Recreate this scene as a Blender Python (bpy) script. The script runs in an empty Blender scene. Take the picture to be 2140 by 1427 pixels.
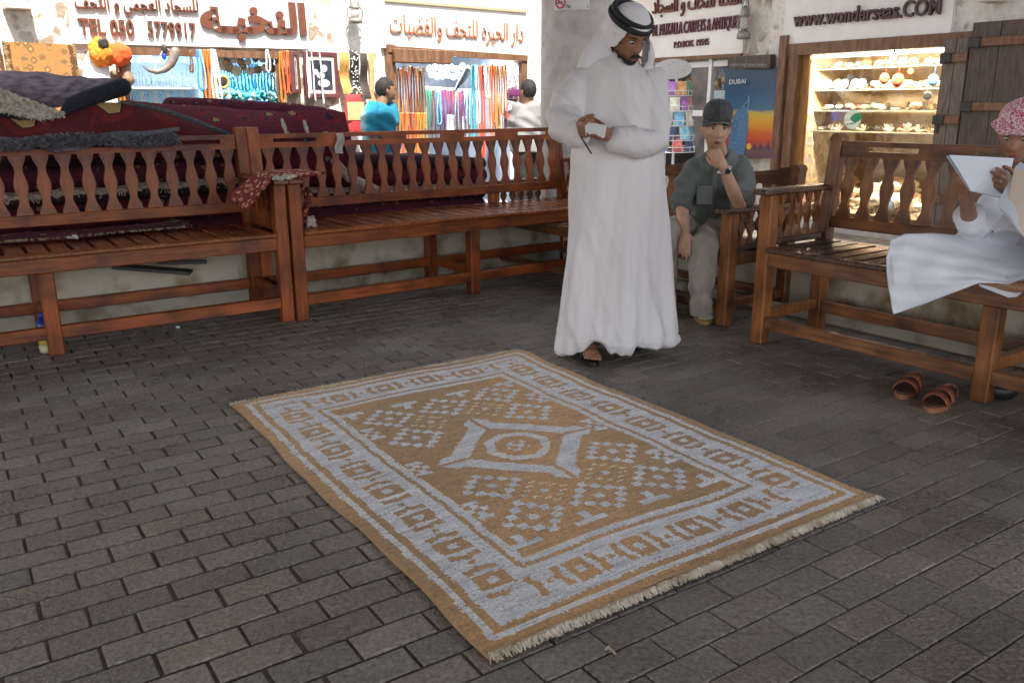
import bpy, bmesh, math, random
import numpy as np
from mathutils import Vector, Matrix
random.seed(7); np.random.seed(7)
SC = bpy.context.scene
COL = SC.collection
rad = math.radians

# ---------------------------------------------------------------- camera, world, sun, exposure
FPX, PITCH, ROLL, EYE = 1777.2, 0.27015, 0.005144, 1.27
cam = bpy.data.objects.new("camera", bpy.data.cameras.new("camera"))
COL.objects.link(cam)
cam.data.sensor_width = 36.0
cam.data.lens = FPX / 2140.0 * 36.0
cam.data.clip_start, cam.data.clip_end = 0.05, 500.0
cp, sp = math.cos(PITCH), math.sin(PITCH)
_f = Vector((0, cp, -sp)); _r = Vector((1, 0, 0)); _d = Vector((0, -sp, -cp))
cr, sr = math.cos(ROLL), math.sin(ROLL)
R2 = _r * cr + _d * sr; D2 = -_r * sr + _d * cr
m = Matrix((R2, -D2, -_f)).transposed().to_4x4(); m.translation = Vector((0, 0, EYE))
cam.matrix_world = m
SC.camera = cam
CAMP = Vector((0, 0, EYE))

TH = rad(35.6)
E1 = Vector((math.cos(TH), math.sin(TH), 0)); E2 = Vector((-math.sin(TH), math.cos(TH), 0))

SUN_EL = 58.0
sun_h = (-E2 * math.cos(rad(14)) - E1 * math.sin(rad(14))).normalized()
sun_v = sun_h * math.cos(rad(SUN_EL)) + Vector((0, 0, math.sin(rad(SUN_EL))))
w = bpy.data.worlds.new("World"); SC.world = w; w.use_nodes = True
nt = w.node_tree; nt.nodes.clear()
sky = nt.nodes.new("ShaderNodeTexSky"); sky.sky_type = 'NISHITA'; sky.sun_disc = False
sky.sun_elevation = rad(SUN_EL); sky.sun_rotation = math.atan2(sun_h.x, sun_h.y)
sky.air_density = 1.0; sky.dust_density = 1.0
bg = nt.nodes.new("ShaderNodeBackground"); bg.inputs[1].default_value = 0.13
wo = nt.nodes.new("ShaderNodeOutputWorld")
hs = nt.nodes.new("ShaderNodeHueSaturation"); hs.inputs["Saturation"].default_value = 0.38
nt.links.new(sky.outputs[0], hs.inputs["Color"]); nt.links.new(hs.outputs[0], bg.inputs[0]); nt.links.new(bg.outputs[0], wo.inputs[0])
sun = bpy.data.objects.new("sun", bpy.data.lights.new("sun", 'SUN')); COL.objects.link(sun)
sun.data.energy = 3.2; sun.data.angle = rad(1.0); sun.data.color = (1.0, 0.93, 0.82)
sun.rotation_euler = sun_v.to_track_quat('Z', 'Y').to_euler()
SC.view_settings.view_transform = 'Standard'; SC.view_settings.look = 'None'
SC.view_settings.exposure = 1.78; SC.view_settings.gamma = 1.0
SC.cycles.max_bounces = 8; SC.cycles.diffuse_bounces = 4; SC.cycles.sample_clamp_indirect = 6.0
SC.cycles.caustics_reflective = False; SC.cycles.caustics_refractive = False

# ---------------------------------------------------------------- places
def ray(px, py): return _f + R2 * ((px - 1070.0) / FPX) + D2 * ((py - 713.5) / FPX)
def atz(px, py, z=0.0):
    d = ray(px, py); return CAMP + d * ((z - EYE) / d.z)
def aty(px, py, Y):
    d = ray(px, py); return CAMP + d * (Y / d.y)
def onT(px, py, t):                      # on the plane parallel to the long shop front
    d = ray(px, py); return CAMP + d * (t / d.dot(E2))
def onS(px, py, s):                      # on the plane parallel to the short shop front
    d = ray(px, py); return CAMP + d * (s / d.dot(E1))
def W(s, t, z=0.0): return E1 * s + E2 * t + Vector((0, 0, z))
TF, SF = 9.0, 8.2                        # the two shop fronts

# ---------------------------------------------------------------- materials
MATS = {}
def mat(name, col, rough=0.7, col2=None, scale=12.0, bump=0.0, bscale=None, stretch=(1, 1, 1), metal=0.0, spec=0.5, emit=None, attr=False, detail=5.0, contrast=(0.35, 0.65), attr_lo=0.72, trans=0.0):
    if name in MATS: return MATS[name]
    M = bpy.data.materials.new(name); M.use_nodes = True
    n = M.node_tree; b = n.nodes["Principled BSDF"]; L = n.links
    b.inputs["Roughness"].default_value = rough; b.inputs["Metallic"].default_value = metal
    b.inputs["Specular IOR Level"].default_value = spec
    b.inputs["Base Color"].default_value = (*col, 1)
    if trans: b.inputs["Transmission Weight"].default_value = trans; b.inputs["IOR"].default_value = 1.45
    tc = n.nodes.new("ShaderNodeTexCoord"); mp = n.nodes.new("ShaderNodeMapping"); mp.inputs["Scale"].default_value = stretch
    L.new(tc.outputs["Object"], mp.inputs[0])
    if col2 is not None or attr:
        ns = n.nodes.new("ShaderNodeTexNoise"); ns.inputs["Scale"].default_value = scale; ns.inputs["Detail"].default_value = detail
        L.new(mp.outputs[0], ns.inputs[0])
        rp = n.nodes.new("ShaderNodeValToRGB"); rp.color_ramp.elements[0].position, rp.color_ramp.elements[1].position = contrast
        L.new(ns.outputs[0], rp.inputs[0])
        if attr:
            at = n.nodes.new("ShaderNodeVertexColor"); at.layer_name = "Col"
            rp.color_ramp.elements[0].color = (attr_lo, attr_lo, attr_lo, 1); rp.color_ramp.elements[1].color = (1.22, 1.22, 1.22, 1)
            mx = n.nodes.new("ShaderNodeMix"); mx.data_type = 'RGBA'; mx.blend_type = 'MULTIPLY'; mx.inputs[0].default_value = 1
            L.new(at.outputs[0], mx.inputs[6]); L.new(rp.outputs[0], mx.inputs[7]); L.new(mx.outputs[2], b.inputs["Base Color"])
        else:
            rp.color_ramp.elements[0].color = (*col, 1); rp.color_ramp.elements[1].color = (*col2, 1)
            L.new(rp.outputs[0], b.inputs["Base Color"])
    if bump:
        bs = n.nodes.new("ShaderNodeTexNoise"); bs.inputs["Scale"].default_value = bscale or scale * 2; bs.inputs["Detail"].default_value = 4
        L.new(mp.outputs[0], bs.inputs[0])
        bp = n.nodes.new("ShaderNodeBump"); bp.inputs["Strength"].default_value = bump; bp.inputs["Distance"].default_value = 0.01
        L.new(bs.outputs[0], bp.inputs["Height"]); L.new(bp.outputs[0], b.inputs["Normal"])
    if emit: b.inputs["Emission Color"].default_value = (*emit[0], 1); b.inputs["Emission Strength"].default_value = emit[1]
    MATS[name] = M
    return M

def ramp_mat(name, stops, rough=0.9, tex='VORONOI', scale=10, bump=0.3, bscale=150, stretch=(1, 1, 1), warp=0.0):
    """Patterned cloth or stone: a texture through a many-stop ramp."""
    if name in MATS: return MATS[name]
    M = bpy.data.materials.new(name); M.use_nodes = True; n = M.node_tree; b = n.nodes["Principled BSDF"]; L = n.links
    b.inputs["Roughness"].default_value = rough; b.inputs["Specular IOR Level"].default_value = 0.25
    tc = n.nodes.new("ShaderNodeTexCoord"); mp = n.nodes.new("ShaderNodeMapping"); mp.inputs["Scale"].default_value = stretch
    L.new(tc.outputs["Object"], mp.inputs[0])
    if tex == 'VORONOI':
        t = n.nodes.new("ShaderNodeTexVoronoi"); t.distance = 'MANHATTAN'; t.inputs["Scale"].default_value = scale; t.inputs["Randomness"].default_value = 0.55
        out = t.outputs["Distance"]
    elif tex == 'WAVE':
        t = n.nodes.new("ShaderNodeTexWave"); t.inputs["Scale"].default_value = scale; t.inputs["Distortion"].default_value = warp; out = t.outputs["Fac"]
    else:
        t = n.nodes.new("ShaderNodeTexNoise"); t.inputs["Scale"].default_value = scale; t.inputs["Detail"].default_value = 6; out = t.outputs[0]
    L.new(mp.outputs[0], t.inputs[0])
    rp = n.nodes.new("ShaderNodeValToRGB"); e = rp.color_ramp.elements
    rp.color_ramp.interpolation = 'CONSTANT' if tex == 'VORONOI' else 'LINEAR'
    for i, (p, c) in enumerate(stops):
        el = e[i] if i < 2 else e.new(p)
        el.position = p; el.color = (*c, 1)
    L.new(out, rp.inputs[0])
    ns = n.nodes.new("ShaderNodeTexNoise"); ns.inputs["Scale"].default_value = 60; L.new(mp.outputs[0], ns.inputs[0])
    mr = n.nodes.new("ShaderNodeMapRange"); mr.inputs[3].default_value = 0.6; mr.inputs[4].default_value = 1.35; L.new(ns.outputs[0], mr.inputs[0])
    mx = n.nodes.new("ShaderNodeMix"); mx.data_type = 'RGBA'; mx.blend_type = 'MULTIPLY'; mx.inputs[0].default_value = 1
    L.new(rp.outputs[0], mx.inputs[6]); L.new(mr.outputs[0], mx.inputs[7]); L.new(mx.outputs[2], b.inputs["Base Color"])
    if bump:
        bs = n.nodes.new("ShaderNodeTexNoise"); bs.inputs["Scale"].default_value = bscale; L.new(mp.outputs[0], bs.inputs[0])
        bp = n.nodes.new("ShaderNodeBump"); bp.inputs["Strength"].default_value = bump; bp.inputs["Distance"].default_value = 0.006
        L.new(bs.outputs[0], bp.inputs["Height"]); L.new(bp.outputs[0], b.inputs["Normal"])
    MATS[name] = M
    return M

def stone_mat(name, plaster, stone, cover=0.5, scale=5.0, rough=0.9):
    """Coral-stone masonry: irregular grey-brown stones showing through pale plaster."""
    if name in MATS: return MATS[name]
    M = bpy.data.materials.new(name); M.use_nodes = True; n = M.node_tree; b = n.nodes["Principled BSDF"]; L = n.links
    b.inputs["Roughness"].default_value = rough; b.inputs["Specular IOR Level"].default_value = 0.2
    tc = n.nodes.new("ShaderNodeTexCoord")
    ns = n.nodes.new("ShaderNodeTexNoise"); ns.inputs["Scale"].default_value = 7; ns.inputs["Detail"].default_value = 5; L.new(tc.outputs["Object"], ns.inputs[0])
    ad = n.nodes.new("ShaderNodeMix"); ad.data_type = 'RGBA'; ad.blend_type = 'ADD'; ad.inputs[0].default_value = 0.22
    L.new(tc.outputs["Object"], ad.inputs[6]); L.new(ns.outputs["Color"], ad.inputs[7])
    v = n.nodes.new("ShaderNodeTexVoronoi"); v.inputs["Scale"].default_value = scale; L.new(ad.outputs[2], v.inputs[0])
    rp = n.nodes.new("ShaderNodeValToRGB"); rp.color_ramp.elements[0].position = cover - 0.06; rp.color_ramp.elements[1].position = cover + 0.06
    rp.color_ramp.elements[0].color = (1, 1, 1, 1); rp.color_ramp.elements[1].color = (0, 0, 0, 1)
    L.new(v.outputs["Distance"], rp.inputs[0])
    n2 = n.nodes.new("ShaderNodeTexNoise"); n2.inputs["Scale"].default_value = 22; n2.inputs["Detail"].default_value = 6; L.new(tc.outputs["Object"], n2.inputs[0])
    r2 = n.nodes.new("ShaderNodeValToRGB"); r2.color_ramp.elements[0].color = (*[c * 0.55 for c in stone], 1); r2.color_ramp.elements[1].color = (*[c * 1.4 for c in stone], 1); L.new(n2.outputs[0], r2.inputs[0])
    r3 = n.nodes.new("ShaderNodeValToRGB"); r3.color_ramp.elements[0].color = (*[c * 0.82 for c in plaster], 1); r3.color_ramp.elements[1].color = (*plaster, 1)
    r3.color_ramp.elements[0].position = 0.3; r3.color_ramp.elements[1].position = 0.6; L.new(n2.outputs[0], r3.inputs[0])
    n3 = n.nodes.new("ShaderNodeTexNoise"); n3.inputs["Scale"].default_value = 1.7; L.new(tc.outputs["Object"], n3.inputs[0])
    r4 = n.nodes.new("ShaderNodeValToRGB"); r4.color_ramp.elements[0].position = 0.42; r4.color_ramp.elements[1].position = 0.55; L.new(n3.outputs[0], r4.inputs[0])
    mul = n.nodes.new("ShaderNodeMath"); mul.operation = 'MULTIPLY'; L.new(rp.outputs[0], mul.inputs[0]); L.new(r4.outputs[0], mul.inputs[1])
    mx = n.nodes.new("ShaderNodeMix"); mx.data_type = 'RGBA'; L.new(mul.outputs[0], mx.inputs[0]); L.new(r3.outputs[0], mx.inputs[6]); L.new(r2.outputs[0], mx.inputs[7])
    L.new(mx.outputs[2], b.inputs["Base Color"])
    bp = n.nodes.new("ShaderNodeBump"); bp.inputs["Strength"].default_value = 0.6; bp.inputs["Distance"].default_value = 0.02
    L.new(n2.outputs[0], bp.inputs["Height"]); L.new(bp.outputs[0], b.inputs["Normal"])
    MATS[name] = M
    return M

# ---------------------------------------------------------------- objects
ORG = {}
def tag(o, label=None, cat=None, group=None, kind=None):
    if label: o["label"] = label
    if cat: o["category"] = cat
    if group: o["group"] = group
    if kind: o["kind"] = kind
    return o
def thing(name, label, cat, loc=(0, 0, 0), rotz=0.0, group=None):
    o = bpy.data.objects.new(name, None); COL.objects.link(o); o.empty_display_size = 0.1
    o.location = Vector(loc); o.rotation_euler = (0, 0, rotz); ORG[o] = Vector(loc) if not rotz else Vector((0, 0, 0))
    return tag(o, label, cat, group)
def link(name, me, mt, parent=None):
    o = bpy.data.objects.new(name, me); COL.objects.link(o)
    if mt is not None:
        me.materials.clear()
        for x in (mt if isinstance(mt, (list, tuple)) else [mt]): me.materials.append(x)
    if parent is not None: o.parent = parent; ORG[o] = ORG.get(parent, Vector((0, 0, 0)))
    return o
def copy_tree(o, parent=None):
    c = o.copy(); COL.objects.link(c); c.parent = parent
    for ch in list(o.children): copy_tree(ch, c)
    return c

class MB:
    """Collects shapes; build() links them as ONE mesh object."""
    def __init__(s): s.v = []; s.f = []; s.mi = []; s.cur = 0
    def add(s, vs, fs):
        k = len(s.v); s.v += [tuple(x) for x in vs]; s.f += [tuple(i + k for i in f) for f in fs]; s.mi += [s.cur] * len(fs); return s
    def box(s, c, size, ax=None, bev=0.0):
        c = Vector(c); hx, hy, hz = [q / 2 for q in size]
        X, Y, Z = ax if ax else (Vector((1, 0, 0)), Vector((0, 1, 0)), Vector((0, 0, 1)))
        if bev > 0:
            b = min(bev, hx * .45, hy * .45, hz * .45); vs = []; idx = {}
            for sx in (-1, 1):
                for sy in (-1, 1):
                    for sz in (-1, 1):
                        for a in range(3):
                            q = [hx - b, hy - b, hz - b]; q[a] += b
                            idx[(sx, sy, sz, a)] = len(vs); vs.append(c + X * (sx * q[0]) + Y * (sy * q[1]) + Z * (sz * q[2]))
            fs = []
            for a in range(3):
                o1, o2 = [i for i in range(3) if i != a]
                for sg in (-1, 1):
                    loop = []
                    for p, q in ((-1, -1), (1, -1), (1, 1), (-1, 1)):
                        k = [0, 0, 0]; k[a] = sg; k[o1] = p; k[o2] = q; loop.append(idx[(*k, a)])
                    if (sg > 0) != (a == 1): pass
                    fs.append(loop if (sg > 0) ^ (a == 1) else loop[::-1])
            for a in range(3):
                o1, o2 = [i for i in range(3) if i != a]
                for p in (-1, 1):
                    for q in (-1, 1):
                        k0 = [0, 0, 0]; k1 = [0, 0, 0]; k0[a] = -1; k1[a] = 1; k0[o1] = k1[o1] = p; k0[o2] = k1[o2] = q
                        fs.append([idx[(*k0, o1)], idx[(*k1, o1)], idx[(*k1, o2)], idx[(*k0, o2)]])
            for sx in (-1, 1):
                for sy in (-1, 1):
                    for sz in (-1, 1): fs.append([idx[(sx, sy, sz, a)] for a in range(3)])
            return s.add(vs, fs)
        vs = [c + X * (a * hx) + Y * (b_ * hy) + Z * (d * hz) for a in (-1, 1) for b_ in (-1, 1) for d in (-1, 1)]
        return s.add(vs, [(0, 1, 3, 2), (4, 6, 7, 5), (0, 4, 5, 1), (2, 3, 7, 6), (0, 2, 6, 4), (1, 5, 7, 3)])
    def bar(s, p0, p1, w_, h, up=(0, 0, 1), bev=0.0):
        p0, p1 = Vector(p0), Vector(p1); d = p1 - p0; Z = d.normalized(); u = Vector(up)
        X = u.cross(Z)
        if X.length < 1e-4: X = Vector((1, 0, 0)).cross(Z)
        X.normalize(); Y = Z.cross(X)
        return s.box((p0 + p1) / 2, (w_, h, d.length), (X, Y, Z), bev)
    def tube(s, pts, rr, n=10, caps=True, flat=1.0, up=None, closed=False):
        pts = [Vector(p) for p in pts]; k = len(pts)
        rr = [rr] * k if isinstance(rr, (int, float)) else list(rr)
        vs = []; fs = []; prev = None
        for i, p in enumerate(pts):
            if closed: tdir = pts[(i + 1) % k] - pts[i - 1]
            else: tdir = pts[min(i + 1, k - 1)] - pts[max(i - 1, 0)]
            if tdir.length < 1e-9: tdir = Vector((0, 0, 1))
            tdir.normalize()
            if up is not None: a = Vector(up)
            else: a = prev if prev is not None else (Vector((0, 0, 1)) if abs(tdir.z) < .9 else Vector((1, 0, 0)))
            X = (a - tdir * a.dot(tdir))
            if X.length < 1e-5: X = Vector((1, 0, 0)) - tdir * tdir.x
            X.normalize(); Y = tdir.cross(X); prev = X
            r = rr[i]; rx, ry = r if isinstance(r, (tuple, list)) else (r, r * flat)
            for j in range(n):
                q = 2 * math.pi * j / n; vs.append(p + X * (rx * math.cos(q)) + Y * (ry * math.sin(q)))
        kk = k if closed else k - 1
        for i in range(kk):
            for j in range(n):
                a, b = i * n + j, i * n + (j + 1) % n; c, d = ((i + 1) % k) * n + (j + 1) % n, ((i + 1) % k) * n + j
                fs.append((a, b, c, d))
        if caps and not closed:
            fs.append(tuple(range(n))[::-1]); fs.append(tuple((k - 1) * n + j for j in range(n)))
        return s.add(vs, fs)
    def cap_tube(s, pts, rr, n=12, flat=1.0, up=None):
        """tube with rounded ends (for bodies)"""
        pts = [Vector(p) for p in pts]; rr = [rr] * len(pts) if isinstance(rr, (int, float)) else list(rr)
        def sc(r, q): return (r[0] * q, r[1] * q) if isinstance(r, (tuple, list)) else r * q
        def mn(r): return min(r) if isinstance(r, (tuple, list)) else r
        a = (pts[0] - pts[1]).normalized(); b = (pts[-1] - pts[-2]).normalized()
        P = []; Q = []
        for q in (0.95, 0.7, 0.38): P.append(pts[0] + a * mn(rr[0]) * q); Q.append(sc(rr[0], math.sqrt(1 - q * q)))
        P += pts; Q += rr
        for q in (0.38, 0.7, 0.95): P.append(pts[-1] + b * mn(rr[-1]) * q); Q.append(sc(rr[-1], math.sqrt(1 - q * q)))
        return s.tube(P, Q, n, True, flat, up)
    def lathe(s, c, prof, n=12, ax=None):
        c = Vector(c); X, Y, Z = ax if ax else (Vector((1, 0, 0)), Vector((0, 1, 0)), Vector((0, 0, 1)))
        vs = []; fs = []
        for r, z in prof:
            for j in range(n):
                q = 2 * math.pi * j / n; vs.append(c + X * (r * math.cos(q)) + Y * (r * math.sin(q)) + Z * z)
        for i in range(len(prof) - 1):
            for j in range(n):
                fs.append((i * n + j, i * n + (j + 1) % n, (i + 1) * n + (j + 1) % n, (i + 1) * n + j))
        fs.append(tuple(range(n))[::-1]); fs.append(tuple((len(prof) - 1) * n + j for j in range(n)))
        return s.add(vs, fs)
    def ell(s, c, r, nu=12, nv=8, ax=None):
        c = Vector(c); r = (r, r, r) if isinstance(r, (int, float)) else r
        X, Y, Z = ax if ax else (Vector((1, 0, 0)), Vector((0, 1, 0)), Vector((0, 0, 1)))
        vs = [c - Z * r[2]]; fs = []
        for i in range(1, nv):
            a = math.pi * i / nv - math.pi / 2
            for j in range(nu):
                q = 2 * math.pi * j / nu; vs.append(c + X * (r[0] * math.cos(a) * math.cos(q)) + Y * (r[1] * math.cos(a) * math.sin(q)) + Z * (r[2] * math.sin(a)))
        vs.append(c + Z * r[2]); T = len(vs) - 1
        for j in range(nu): fs.append((0, 1 + (j + 1) % nu, 1 + j)); fs.append((T, T - nu + j, T - nu + (j + 1) % nu))
        for i in range(nv - 2):
            for j in range(nu):
                a = 1 + i * nu + j; b = 1 + i * nu + (j + 1) % nu; fs.append((a, b, b + nu, a + nu))
        return s.add(vs, fs)
    def prism(s, poly, d):
        """closed outline (list of Vectors) pushed along vector d"""
        k = len(poly); poly = [Vector(p) for p in poly]; d = Vector(d)
        vs = poly + [p + d for p in poly]
        fs = [tuple(range(k))[::-1], tuple(range(k, 2 * k))] + [(i, (i + 1) % k, k + (i + 1) % k, k + i) for i in range(k)]
        return s.add(vs, fs)
    def grid(s, fn, nu, nv):
        vs = [fn(i / nu, j / nv) for i in range(nu + 1) for j in range(nv + 1)]
        fs = [(i * (nv + 1) + j, (i + 1) * (nv + 1) + j, (i + 1) * (nv + 1) + j + 1, i * (nv + 1) + j + 1) for i in range(nu) for j in range(nv)]
        return s.add(vs, fs)
    def sheet(s, path, wv, th, nw=10, wob=0.0, seed=0):
        """thick cloth: a path of points swept along vector wv, with thickness th"""
        rn = random.Random(seed); path = [Vector(p) for p in path]; wv = Vector(wv); k = len(path)
        nrm = []
        for i in range(k):
            t = (path[min(i + 1, k - 1)] - path[max(i - 1, 0)]).normalized(); nrm.append(t.cross(wv).normalized())
        ph = [rn.uniform(0, 6.28) for _ in range(6)]
        def pt(i, j, sd):
            u = j / nw; o = wob * (math.sin(u * 7 + ph[0] + i * .31) + .6 * math.sin(u * 15 + ph[1] - i * .5))
            return path[i] + wv * u + nrm[i] * (o + sd * th / 2)
        top = [[pt(i, j, 1) for j in range(nw + 1)] for i in range(k)]; bot = [[pt(i, j, -1) for j in range(nw + 1)] for i in range(k)]
        vs = [p for r in top for p in r] + [p for r in bot for p in r]; N = k * (nw + 1); fs = []
        I = lambda i, j: i * (nw + 1) + j
        for i in range(k - 1):
            for j in range(nw):
                fs.append((I(i, j), I(i + 1, j), I(i + 1, j + 1), I(i, j + 1))); fs.append((N + I(i, j), N + I(i, j + 1), N + I(i + 1, j + 1), N + I(i + 1, j)))
            for j in (0, nw): fs.append((I(i, j), N + I(i, j), N + I(i + 1, j), I(i + 1, j)))
        for j in range(nw):
            for i in (0, k - 1): fs.append((I(i, j), I(i, j + 1), N + I(i, j + 1), N + I(i, j)))
        return s.add(vs, fs)
    def build(s, name, mt, parent=None, smooth=False, world=False, cols=None, flip_fix=True):
        me = bpy.data.meshes.new(name)
        v = np.array(s.v, dtype=np.float32).reshape(-1, 3)
        if world and parent is not None: v = v - np.array(ORG.get(parent, (0, 0, 0)), dtype=np.float32)
        me.from_pydata(v.tolist(), [], s.f); me.update()
        o = link(name, me, mt, parent)
        if any(s.mi): me.polygons.foreach_set("material_index", s.mi)
        if flip_fix:
            bm = bmesh.new(); bm.from_mesh(me); bmesh.ops.recalc_face_normals(bm, faces=bm.faces); bm.to_mesh(me); bm.free()
        if smooth: me.polygons.foreach_set("use_smooth", [True] * len(me.polygons))
        return o

def evaluated(o):
    dg = bpy.context.evaluated_depsgraph_get(); bpy.context.view_layer.update()
    return bpy.data.meshes.new_from_object(o.evaluated_get(dg))

def fuse(mb, name, mt, parent=None, voxel=0.006, smooth=4, fn=None, world=True, sm_fac=0.5, cut=None):
    """Union of closed shapes into one continuous skin; fn(co, no) -> co displaces it; cut(co) -> mask of vertices to remove."""
    me = bpy.data.meshes.new("tmp"); me.from_pydata([tuple(x) for x in mb.v], [], mb.f); me.update()
    bm = bmesh.new(); bm.from_mesh(me); bmesh.ops.recalc_face_normals(bm, faces=bm.faces); bm.to_mesh(me); bm.free()
    t = bpy.data.objects.new("tmp", me); COL.objects.link(t)
    r = t.modifiers.new("r", 'REMESH'); r.mode = 'VOXEL'; r.voxel_size = voxel
    if smooth: q = t.modifiers.new("s", 'SMOOTH'); q.iterations = smooth; q.factor = sm_fac
    out = evaluated(t); bpy.data.objects.remove(t)
    n = len(out.vertices); co = np.empty(n * 3, np.float32); out.vertices.foreach_get("co", co); co = co.reshape(-1, 3)
    if fn is not None:
        no = np.empty(n * 3, np.float32); out.vertices.foreach_get("normal", no); co = fn(co.astype(np.float64), no.reshape(-1, 3).astype(np.float64)).astype(np.float32)
    if cut is not None:
        mk = cut(co); out.vertices.foreach_set("co", co.ravel())
        bm = bmesh.new(); bm.from_mesh(out); bm.verts.ensure_lookup_table()
        bmesh.ops.delete(bm, geom=[bm.verts[i] for i in np.nonzero(mk)[0]], context='VERTS'); bm.to_mesh(out); bm.free()
        n = len(out.vertices); co = np.empty(n * 3, np.float32); out.vertices.foreach_get("co", co); co = co.reshape(-1, 3)
    if world and parent is not None: co = co - np.array(ORG.get(parent, (0, 0, 0)), dtype=np.float32)
    out.vertices.foreach_set("co", np.ascontiguousarray(co).ravel()); out.update(); out.name = name
    out.polygons.foreach_set("use_smooth", [True] * len(out.polygons))
    return link(name, out, mt, parent)

def vnoise(co, f, seed=0):
    """cheap smooth noise in about -1..1"""
    rs = np.random.RandomState(int(seed * 10)); o = np.zeros(len(co))
    for k in range(6):
        d = rs.normal(size=3); d /= np.linalg.norm(d); o += np.sin(co @ d * f * rs.uniform(.6, 1.6) + rs.uniform(0, 6.28))
    return o / 3.0

# ---------------------------------------------------------------- lettering
_AR = {}
for _c, _b, _k in [("ا", 0xFE8D, 2), ("ب", 0xFE8F, 4), ("ة", 0xFE93, 2), ("ت", 0xFE95, 4), ("ج", 0xFE9D, 4), ("ح", 0xFEA1, 4), ("خ", 0xFEA5, 4), ("د", 0xFEA9, 2), ("ر", 0xFEAD, 2), ("س", 0xFEB1, 4), ("ض", 0xFEBD, 4), ("ع", 0xFEC9, 4), ("ف", 0xFED1, 4), ("ك", 0xFED9, 4), ("ل", 0xFEDD, 4), ("م", 0xFEE1, 4), ("ن", 0xFEE5, 4), ("ه", 0xFEE9, 4), ("و", 0xFEED, 2), ("ي", 0xFEF1, 4)]: _AR[_c] = (_b, _k)
def arabic(t):
    out = ""
    for i, c in enumerate(t):
        if c == "\u0640": out += c; continue
        if c not in _AR: out += c; continue
        b, k = _AR[c]
        pv = t[i - 1] if i else " "; nx = t[i + 1] if i + 1 < len(t) else " "
        jp = pv == "\u0640" or (pv in _AR and _AR[pv][1] == 4); jn = k == 4 and (nx in _AR or nx == "\u0640")
        out += chr(b + (3 if jp and jn else 2 if jn else 1 if jp else 0))
    return out[::-1]
def text(body, parent, mt, p_left, p_right, height, nrm, bold=0.0, depth=0.02, name="lettering", lift=0.004, shear=0.0, fit=True):
    """Raised lettering from p_left (lower left) to p_right (lower right), facing nrm."""
    cu = bpy.data.curves.new("t", 'FONT'); cu.body = body; cu.offset = bold; cu.extrude = 0.001; cu.shear = shear; cu.resolution_u = 3
    o = bpy.data.objects.new("t", cu); COL.objects.link(o); me = evaluated(o); bpy.data.objects.remove(o)
    n = len(me.vertices); co = np.empty(n * 3, np.float32); me.vertices.foreach_get("co", co); co = co.reshape(-1, 3)
    x0, x1 = co[:, 0].min(), co[:, 0].max(); y0, y1 = co[:, 1].min(), co[:, 1].max()
    pl, pr = np.array(p_left), np.array(p_right); nr = np.array(nrm)
    u = (co[:, 0] - x0) / (x1 - x0); v = (co[:, 1] - y0) / (y1 - y0) * height; d = np.where(co[:, 2] > 0, depth, 0) + lift
    q = pl[None] + (pr - pl)[None] * u[:, None] + nr[None] * d[:, None]; q[:, 2] += v
    q -= np.array(ORG.get(parent, (0, 0, 0)))
    me.vertices.foreach_set("co", q.astype(np.float32).ravel()); me.update(); me.name = name
    return link(name, me, mt, parent)
# ================================================================ setting
PLASTER = stone_mat("white_plaster", (0.80, 0.76, 0.70), (0.44, 0.37, 0.30), 0.22, 5.5)
MASON = stone_mat("coral_masonry", (0.74, 0.68, 0.60), (0.34, 0.27, 0.20), 0.52, 7.0)
M_DIRTWALL = mat("stained_plaster", (0.20, 0.13, 0.06), 0.9, (0.50, 0.44, 0.34), 4.5, bump=0.5, bscale=40, detail=8, contrast=(0.30, 0.52))
M_SIGN = mat("sign_white", (0.84, 0.82, 0.79), 0.55, (0.78, 0.75, 0.71), 6, bump=0.05)
M_BROWN = mat("letter_brown", (0.17, 0.055, 0.03), 0.5, (0.13, 0.04, 0.022), 20)
M_CONC = mat("column_plaster", (0.40, 0.365, 0.345), 0.9, (0.57, 0.535, 0.51), 9, bump=0.35, bscale=60, contrast=(0.25, 0.6), detail=9)
M_WOODD = mat("old_dark_wood", (0.045, 0.028, 0.02), 0.45, (0.10, 0.065, 0.045), 5, bump=0.35, bscale=16, stretch=(9, 9, 1.2))
M_WOODF = mat("frame_wood", (0.12, 0.055, 0.028), 0.5, (0.21, 0.11, 0.06), 4, bump=0.2, stretch=(6, 6, 1.5))
M_WOODO = mat("ochre_wood", (0.30, 0.13, 0.035), 0.5, (0.40, 0.19, 0.06), 4, stretch=(6, 6, 1.5))
M_METALW = mat("white_enamel", (0.80, 0.80, 0.80), 0.35)
M_IRON = mat("black_iron", (0.02, 0.02, 0.02), 0.5, (0.04, 0.035, 0.03), 30)

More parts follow.
